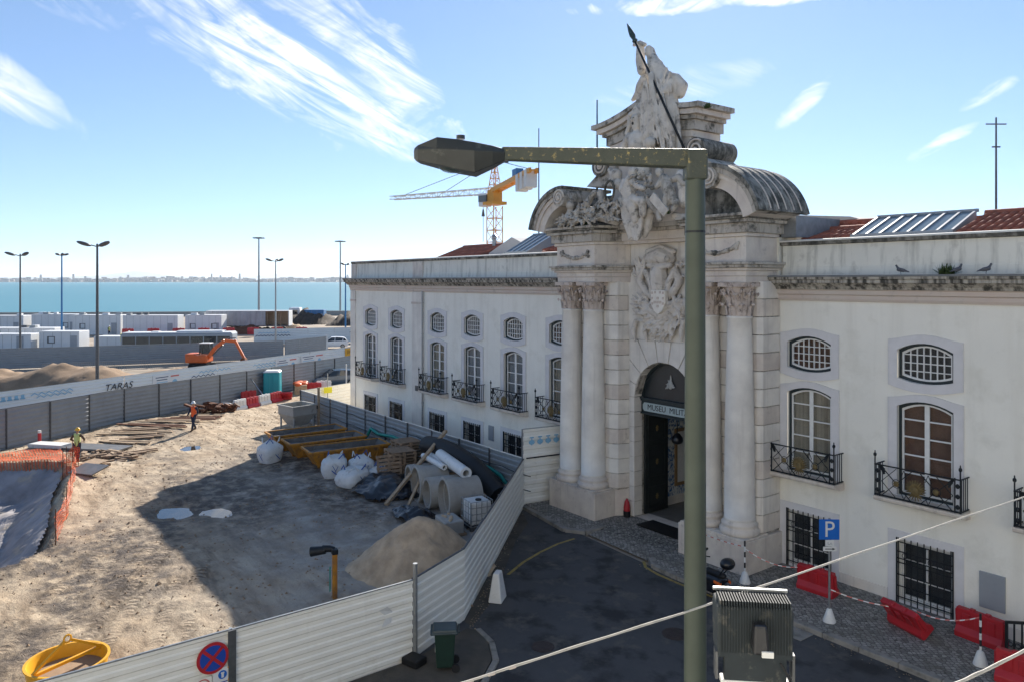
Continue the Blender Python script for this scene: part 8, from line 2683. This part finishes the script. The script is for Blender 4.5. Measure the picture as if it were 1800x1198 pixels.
p = MB(); p.xz([(-0.13, -0.012), (0.07, -0.012), (0.07, -0.035), (0.15, 0), (0.07, 0.035), (0.07, 0.012), (-0.13, 0.012)], -0.032, -0.029); p.obj('arrow', 'ink', q_, (0, 0, 2.02))
p = MB(); p.lathe([(0.17, 0), (0.17, 0.03), (0.07, 0.34), (0.05, 0.36), (0, 0.36)], 14, caps=False); p.obj('foot', 'white_plastic', t, smooth=True, auto=40)


def striped_pole(label, x, y, h=1.25):
    t = thing('striped_pole', label, 'pole', (x, y, PZ), 0, 'striped poles with white feet')
    for k in range(6): p = MB(); p.tube([(0, 0, 0.3 + (h - 0.3) * k / 6), (0, 0, 0.3 + (h - 0.3) * (k + 1) / 6)], 0.028, 10); p.obj('band', 'white_plastic' if k % 2 == 0 else 'ink', t)
    p = MB(); p.lathe([(0.17, 0), (0.17, 0.03), (0.08, 0.32), (0.03, 0.36), (0, 0.36)], 14, caps=False); p.obj('foot', 'white_plastic', t, smooth=True, auto=40)


striped_pole('black and white pole by the portal plinth and the motorbike', 4.72, -2.45, 1.3)
striped_pole('black and white pole by the black railing at the right edge', 11.25, -2.1, 1.25)
for lab, loc, rz, rx in (('red barrier by the first barred window', (6.45, -1.25, PZ), 0.05, R(8)), ('tipped red barrier in front of the second barred window', (9.35, -1.55, PZ + 0.1), R(-18), R(38)), ('red barrier beside the black railing', (10.75, -0.75, PZ), R(-4), R(4)),
                         ('red barrier at the bottom right corner', (12.3, -2.4, PZ), R(4), 0.0)):
    barrier(lab, loc, rz, 'red_plastic', 'red barriers on the museum pavement', rx, sc=0.95)
# barrier tape


def tape(label, a, c, sag):
    t = thing('barrier_tape', label, 'tape', a, 0, 'red and white barrier tapes')
    A_, C_ = Vector((0, 0, 0)), Vector(c) - Vector(a)
    n = 14
    P_ = [A_.lerp(C_, k / n) - Vector((0, 0, sag * 4 * (k / n) * (1 - k / n))) for k in range(n + 1)]
    for par in (0, 1):
        mb = MB()
        for k in range(par, n, 2): mb.add([P_[k] + Vector((0, 0, 0.014)), P_[k + 1] + Vector((0, 0.01, 0.014)), P_[k + 1] - Vector((0, 0, 0.014)), P_[k] - Vector((0, 0.01, 0.014))], [(0, 1, 2, 3)])
        mb.obj('red_length' if par else 'white_length', 'print_red' if par else 'white_plastic', t)['kind'] = 'stuff'


tape('barrier tape from the striped pole round the portal plinth', (4.72, -2.45, 1.25), (2.6, -2.1, 1.1), 0.05)
tape('barrier tape from the striped pole down to the first red barrier', (4.72, -2.45, 1.2), (6.0, -1.3, 0.75), 0.2)
tape('barrier tape between the parking sign and the tipped barrier', (7.75, -2.8, 1.0), (9.3, -1.6, 0.7), 0.1)
tape('barrier tape from the tipped barrier to the right-hand pole', (9.4, -1.6, 0.72), (11.25, -2.1, 1.3), 0.18)
# red traffic cone by the door
t = thing('warning_cone', 'red plastic cone on a black foot beside the door', 'cone', (-2.13, -0.62, 0.13), 0)
p = MB(); p.lathe([(0.13, 0.24), (0.13, 0.4), (0.09, 0.6), (0.03, 0.72), (0, 0.73)], 14, caps=False); p.obj('cone', 'red_plastic', t, smooth=True)
p = MB(); p.lathe([(0.14, 0), (0.14, 0.24), (0, 0.24)], 14, caps=False); p.obj('foot', 'black_rubber', t)
# motorbike with a round top box, half behind the lamp post
t = thing('motorbike', 'black motorbike with a round top box parked by the kerb', 'motorbike', (4.55, -3.98, 0), R(172))
for x in (-0.62, 0.68):
    p = MB()
    n = 24
    p.tube([(x + 0.27 * math.cos(k * 2 * math.pi / n), 0, 0.3 + 0.27 * math.sin(k * 2 * math.pi / n)) for k in range(n + 1)], 0.055, 8, caps=False); w = p.obj('wheel', 'tyre', t, smooth=True)
    p = MB()
    for q in range(5): p.bar((x, 0, 0.3), (x + 0.25 * math.cos(q * 1.257), 0, 0.3 + 0.25 * math.sin(q * 1.257)), 0.03)
    p.obj('rim', 'galv_dark', w)
p = MB(); p.capsule((-0.45, 0, 0.62), (0.25, 0, 0.6), 0.17, 0.19, 10); p.capsule((0.25, 0, 0.62), (0.52, 0, 0.82), 0.14, 0.1, 10); p.box((0, 0, 0.4), (0.6, 0.3, 0.3)); p.capsule((-0.4, 0, 0.6), (-0.72, 0, 0.78), 0.12, 0.07, 8); sculpt('body', p, 'black_plastic', 0.03, t, smooth=2)
p = MB(); p.capsule((-0.6, 0, 0.84), (0.0, 0, 0.8), 0.1, 0.12, 10); sculpt('seat', p, 'black_rubber', 0.03, t, smooth=2)
for s in (-1, 1):
    p = MB(); p.tube([(0.66, s * 0.07, 0.3), (0.48, s * 0.07, 0.95)], 0.025, 8); p.obj('fork', 'galv', t)
    p = MB(); p.tube([(0.46, 0, 1.0), (0.42, s * 0.3, 1.06), (0.34, s * 0.38, 1.05)], 0.018, 6); p.obj('handlebar', 'black_rubber', t)
    p = MB(); p.tube([(0.42, s * 0.24, 1.06), (0.42, s * 0.3, 1.25)], 0.01, 5); p.ball((0.42, s * 0.32, 1.28), (0.02, 0.06, 0.045), 8, 5); p.obj('mirror', 'black_plastic', t)
    p = MB(); p.box((-0.55, s * 0.19, 0.66), (0.3, 0.03, 0.08)); p.obj('side_flash', 'machine_orange', t)
    p = MB(); p.tube([(-0.5, s * 0.08, 0.86), (-0.72, s * 0.1, 1.12)], 0.016, 6); p.obj('rack', 'black_rubber', t)
p = MB(); p.ball((-0.76, 0, 1.26), (0.2, 0.24, 0.17), 16, 10); p.obj('top_box', 'black_plastic', t, smooth=True)
p = MB(); p.tube([(-0.3, -0.2, 0.35), (-0.9, -0.22, 0.42)], [0.05, 0.07], 10); p.obj('exhaust', 'galv_dark', t, smooth=True)
# black iron railing at the right edge
t = thing('stair_railing', 'black iron railing with scrolls at the right edge of the pavement', 'railing', (11.6, -1.5, PZ), 0)
for k in range(10):
    x = 0.16 * k
    p = MB(); p.bar((x, 0.02 * k, 0), (x, 0.02 * k, 1.0 + 0.04 * k), 0.035 if k % 3 else 0.06); p.obj('baluster', 'iron', t)
    if k < 9: p = MB(); p.tube([(x + 0.08 + 0.055 * math.cos(q * 0.63), 0.02 * k, 0.5 + 0.055 * math.sin(q * 0.63)) for q in range(11)], 0.01, 4); p.obj('scroll', 'iron', t)
p = MB(); p.bar((-0.03, 0, 1.0), (1.5, 0.2, 1.4), 0.06); p.bar((-0.03, 0, 0.1), (1.5, 0.2, 0.12), 0.04); p.obj('rail', 'iron', t)
# wheeled bin and white plastic weight
t = thing('wheeled_bin', 'dark green wheeled bin by the corner of the white hoarding', 'bin', (3.35, -12.55, 0.045), R(-32))
M['bin_green'] = mat('bin_green', (0.012, 0.035, 0.026), 0.45, var=0.2, vscale=4)
M['bin_lid'] = mat('bin_lid', (0.035, 0.055, 0.06), 0.4, var=0.2, vscale=4)
p = MB(); p.box((0, 0, 0.52), (0.42, 0.5, 0.88)); p.v = [(x * (0.8 + 0.22 * (z / 0.96)), y * (0.8 + 0.22 * (z / 0.96)), z) for x, y, z in p.v]; p.obj('body', 'bin_green', t, bevel=0.03)
p = MB(); p.box((0, 0.0, 1.0), (0.52, 0.62, 0.07), top=(0.9, 0.9)); p.box((0, -0.02, 0.95), (0.56, 0.66, 0.05)); p.obj('lid', 'bin_lid', t, bevel=0.02)
p = MB(); p.tube([(-0.22, 0.34, 0.96), (0.22, 0.34, 0.96)], 0.02, 8); p.obj('handle', 'bin_lid', t)
for s in (-1, 1): p = MB(); p.tube([(s * 0.2, 0.26, 0.1), (s * 0.26, 0.26, 0.1)], 0.1, 14); p.obj('wheel', 'tyre', t)
p = MB()
for k in range(7): p.box((0.05 + 0.0 * k, -0.237, 0.5), (0.02, 0.004, 0.1), ry=0.5); p.v = [(x + 0.028 if i >= len(p.v) - 8 else x, y, z) for i, (x, y, z) in enumerate(p.v)] if False else p.v
p = MB()
for k in range(8): p.box((-0.1 + 0.028 * k, -0.238, 0.52 - 0.006 * k), (0.014, 0.01, 0.1), ry=0.5)
p.obj('reflector', 'white_plastic', t)
t = thing('barrier_weight', 'white plastic water weight standing in the road by the hoarding', 'weight', (0.85, -9.15, 0.004), R(-52))
p = MB(); p.box((0, 0, 0.42), (0.62, 0.42, 0.84), top=(0.6, 0.45)); p.obj('block', 'white_plastic', t, bevel=0.04)
p = MB(); p.box((0, 0, 0.76), (0.12, 0.2, 0.06)); p.obj('grip', 'black_rubber', t)
# loose bits of rubbish and leaves in the gutter
mb = MB()
rg2 = random.Random(31)
for i in range(420):
    if i % 3: x = rg2.uniform(-5.5, 2.3); y = -3.2 - (x + 6) * 0.98 + abs(rg2.gauss(0, 0.35)) * 0.7
    else: x = rg2.uniform(1.5, 13); y = -3.72 - abs(rg2.gauss(0, 0.14))
    r = rg2.uniform(0.008, 0.035); a = rg2.random() * 6
    mb.add([(x + r * math.cos(a + k * 2.1), y + r * math.sin(a + k * 2.1), 0.012 + rg2.random() * 0.02) for k in range(3)], [(0, 1, 2)])
tag(mb.obj('gutter_litter', 'plank_wood', None), 'dry leaves and grit strewn along the kerb and hoarding foot', 'litter', kind='stuff')
# pigeons on the gutter


def pigeon(label, x, rz, tilt):
    mb = MB(); mb.capsule((-0.06, 0, 0.12), (0.06, 0, 0.15), 0.055, 0.06, 10); mb.capsule((0.06, 0, 0.16), (0.11, 0, 0.24), 0.042, 0.03, 8); mb.ball((0.12, 0, 0.265), 0.032, 8, 6)
    mb.capsule((-0.08, 0, 0.12), (-0.22, 0, 0.07), 0.04, 0.012, 8); mb.capsule((0.14, 0, 0.262), (0.168, 0, 0.252), 0.008, 0.004, 5)
    for s in (-1, 1): mb.capsule((0.0, s * 0.025, 0.0), (0.01, s * 0.025, 0.1), 0.007, 0.01, 5); mb.capsule((0.0, s * 0.025, 0.006), (0.04, s * 0.03, 0.006), 0.007, 0.005, 5)
    o = sculpt('pigeon', mb, 'pigeon', 0.011, None, (x, -0.46, 9.682), rz, smooth=1); o.scale = (0.98, 0.98, 0.98)
    tag(o, label, 'pigeon', 'pigeons on the gutter')


pigeon('dark pigeon standing right of the weed tuft on the gutter', 10.05, R(60), 0)
pigeon('rightmost pigeon on the gutter', 10.75, R(35), 0)
pigeon('lone pigeon left of the weed tuft on the gutter', 8.55, R(200), 0)

# ------------------------------------------------------------------ close to the camera: lamp post, floodlight, wires
lp = thing('street_lamp', 'green street lamp post with a long arm in the foreground', 'street lamp', (15.74, -18.31, 0.0), 0)
sq = [(0.075 * math.cos(R(22.5 + 45 * k)), 0.075 * math.sin(R(22.5 + 45 * k))) for k in range(8)]
p = MB(); p.tube([(0, 0, 0), (0, 0, 7.0), (0, 0, 10.30)], [0.083, 0.074, 0.064], 16); p.obj('post', 'lamp_green', lp, smooth=True, auto=40)
rv = Vector((sA, cA, 0)); fv = Vector((-cA, sA, 0))
arm0 = Vector((0, 0, 10.31)); arm1 = Vector(-rv * 1.29 + fv * 0.08 + Vector((0, 0, 10.36)))
p = MB(); p.tube([tuple(arm0 + rv * 0.06), tuple(arm1)], [0.088, 0.062], 4, twist=math.pi / 4); p.obj('arm', 'lamp_lichen', lp, bevel=0.012)
p = MB(); p.box((0, 0, 10.27), (0.14, 0.14, 0.2), rz=math.atan2(rv.y, rv.x)); p.obj('elbow', 'lamp_lichen', lp, bevel=0.015)
p = MB(); p.tube([(0, 0, 9.82), (0, 0, 9.835)], 0.0665, 16); p.obj('collar', 'iron', lp)
hb_ = MB()
secs = [(-0.02, 0.055, 0.02, -0.06), (0.06, 0.11, 0.038, -0.10), (0.18, 0.15, 0.058, -0.155), (0.30, 0.155, 0.078, -0.135), (0.43, 0.15, 0.092, -0.105), (0.56, 0.10, 0.035, -0.075), (0.59, 0.06, 0.012, -0.06)]
vs, fs = [], []
for d, w, zt, zb in secs:
    c = arm1 - rv * d + Vector((0, 0, 0.01 + 0.015 * d))
    for (u, z) in ((-0.75, zb), (-1, zb * 0.1), (-0.7, zt * 0.85), (0, zt), (0.7, zt * 0.85), (1, zb * 0.1), (0.75, zb)):
        q = c + fv * (w * u) + Vector((0, 0, z)); vs.append(tuple(q))
for i in range(len(secs) - 1):
    for k in range(7):
        k2 = (k + 1) % 7; fs.append((i * 7 + k, i * 7 + k2, (i + 1) * 7 + k2, (i + 1) * 7 + k))
fs += [tuple(range(6, -1, -1)), tuple(range(len(vs) - 7, len(vs)))]
hb_.add(vs, fs); h_o = hb_.obj('lamp_head', 'lamp_head', lp, bevel=0.006)
p = MB(); p.ball(tuple(arm1 - rv * 0.32 + Vector((0, 0, -0.085))), (0.13, 0.1, 0.045), 14, 8); p.obj('lens', 'cab_glass', h_o, smooth=True)
p = MB(); p.tube([tuple(arm1 - rv * 0.28 + Vector((0, 0, 0.1))), tuple(arm1 - rv * 0.28 + Vector((0, 0, 0.125)))], 0.03, 10); p.obj('photocell', 'black_plastic', h_o)
p = MB(); p.box(tuple(arm1 + Vector((0, 0, -0.03))), (0.09, 0.07, 0.05), rz=math.atan2(rv.y, rv.x)); p.obj('clamp', 'black_plastic', h_o)

# floodlight seen from behind, on a white bracket
fl = thing('floodlight', 'grey finned floodlight seen from behind at the bottom edge', 'floodlight', view_pt(1.15, 3.55, 7.875), math.atan2(cA, sA) - 0.12)
W_, H_ = 0.345, 0.33
p = MB(); p.xz([(-W_ / 2, -0.16), (W_ / 2, -0.16), (W_ / 2 + 0.004, 0.05), (W_ / 2, 0.085), (-W_ / 2, 0.085), (-W_ / 2 - 0.004, 0.05)], -0.01, 0.16); p.obj('housing', 'floodlight_body', fl, bevel=0.012)
for k in range(26):
    x = -W_ / 2 + 0.012 + (W_ - 0.024) * k / 25
    f_ = MB(); f_.xz([(x - 0.0028, -0.13), (x + 0.0028, -0.13), (x + 0.0028, 0.088), (x - 0.0028, 0.088)], -0.016, 0.0)
    f_.box((x, 0.055, 0.1), (0.0056, 0.13, 0.026)); f_.obj('fin', 'floodlight_body', fl)
p = MB(); p.box((0, 0.125, 0.118), (W_ + 0.012, 0.02, 0.014)); p.obj('front_lip', 'galv', fl, bevel=0.004)
p = MB(); p.box((0.01, -0.06, -0.03), (0.075, 0.09, 0.13), top=(0.8, 0.6)); p.obj('cable_box', 'black_plastic', fl, bevel=0.012)
p = MB(); p.box((0.035, -0.108, -0.085), (0.052, 0.012, 0.026)); p.obj('rating_plate', 'white_plastic', fl)
for s in (-1, 1):
    p = MB(); p.box((s * (W_ / 2 + 0.004), 0.03, -0.2), (0.012, 0.06, 0.13)); p.obj('bracket_arm', 'galv_dark', fl)
p = MB(); p.box((0, 0.02, -0.275), (W_ * 0.92, 0.07, 0.028)); p.obj('bracket', 'white_plastic', fl, bevel=0.006)
for x in (-0.02, 0.02, 0.06): p = MB(); p.tube([(x, -0.018, -0.275), (x, -0.012, -0.275)], 0.008, 8); p.obj('bolt', 'galv_dark', fl)
p = MB(); p.box((0, 0.02, -0.2), (W_ * 0.82, 0.06, 0.13)); p.obj('gear_tray', 'floodlight_body', fl)
p = MB(); p.tube([(0.11, -0.03, -0.16), (0.15, -0.05, -0.22), (0.13, -0.03, -0.3), (0.1, 0.0, -0.42)], 0.006, 6); p.obj('lead', 'black_rubber', fl)
# overhead wires


def wire(label, pts, r, material='cable_white', tie=True):
    t = thing('overhead_wire', label, 'wire', pts[0], 0, 'pale wires crossing the street')
    P_ = [Vector(q) - Vector(pts[0]) for q in pts]
    sm_ = []
    for a, c in zip(P_, P_[1:]):
        for q in range(10): sm_.append(tuple(a.lerp(c, q / 10)))
    sm_.append(tuple(P_[-1]))
    mb = MB(); mb.tube(sm_, r, 8); mb.obj('strand', material, t, smooth=True)
    mb = MB(); mb.tube([(x, y, z + r * 1.6 + 0.0015 * math.sin(i)) for i, (x, y, z) in enumerate(sm_)], r * 0.75, 6); mb.obj('strand', material, t, smooth=True)
    if tie:
        for k in (0.06, 0.1, 0.13, 0.17, 0.2, 0.23):
            i = int(k * len(sm_)); a, c = Vector(sm_[i]), Vector(sm_[i + 1])
            mb = MB(); mb.tube([tuple(a), tuple(a.lerp(c, 0.6))], r * 1.9, 8); mb.obj('tie', 'lioz_pink', t)


wire('pale twin wire crossing the lower street from bottom left', [view_pt(-0.5, 3.65, 7.455), view_pt(-0.23, 3.8, 7.472), view_pt(0.311, 4.1, 7.492), view_pt(1.024, 4.5, 7.51), view_pt(2.411, 5.3, 7.567), view_pt(4.435, 6.5, 7.632), view_pt(6.2, 7.6, 7.68)], 0.0042)
wire('short pale wire in the bottom right corner', [view_pt(1.75, 3.2, 7.72), view_pt(1.976, 3.3, 7.739), view_pt(2.178, 3.4, 7.752), view_pt(2.6, 3.6, 7.8)], 0.005, tie=False)
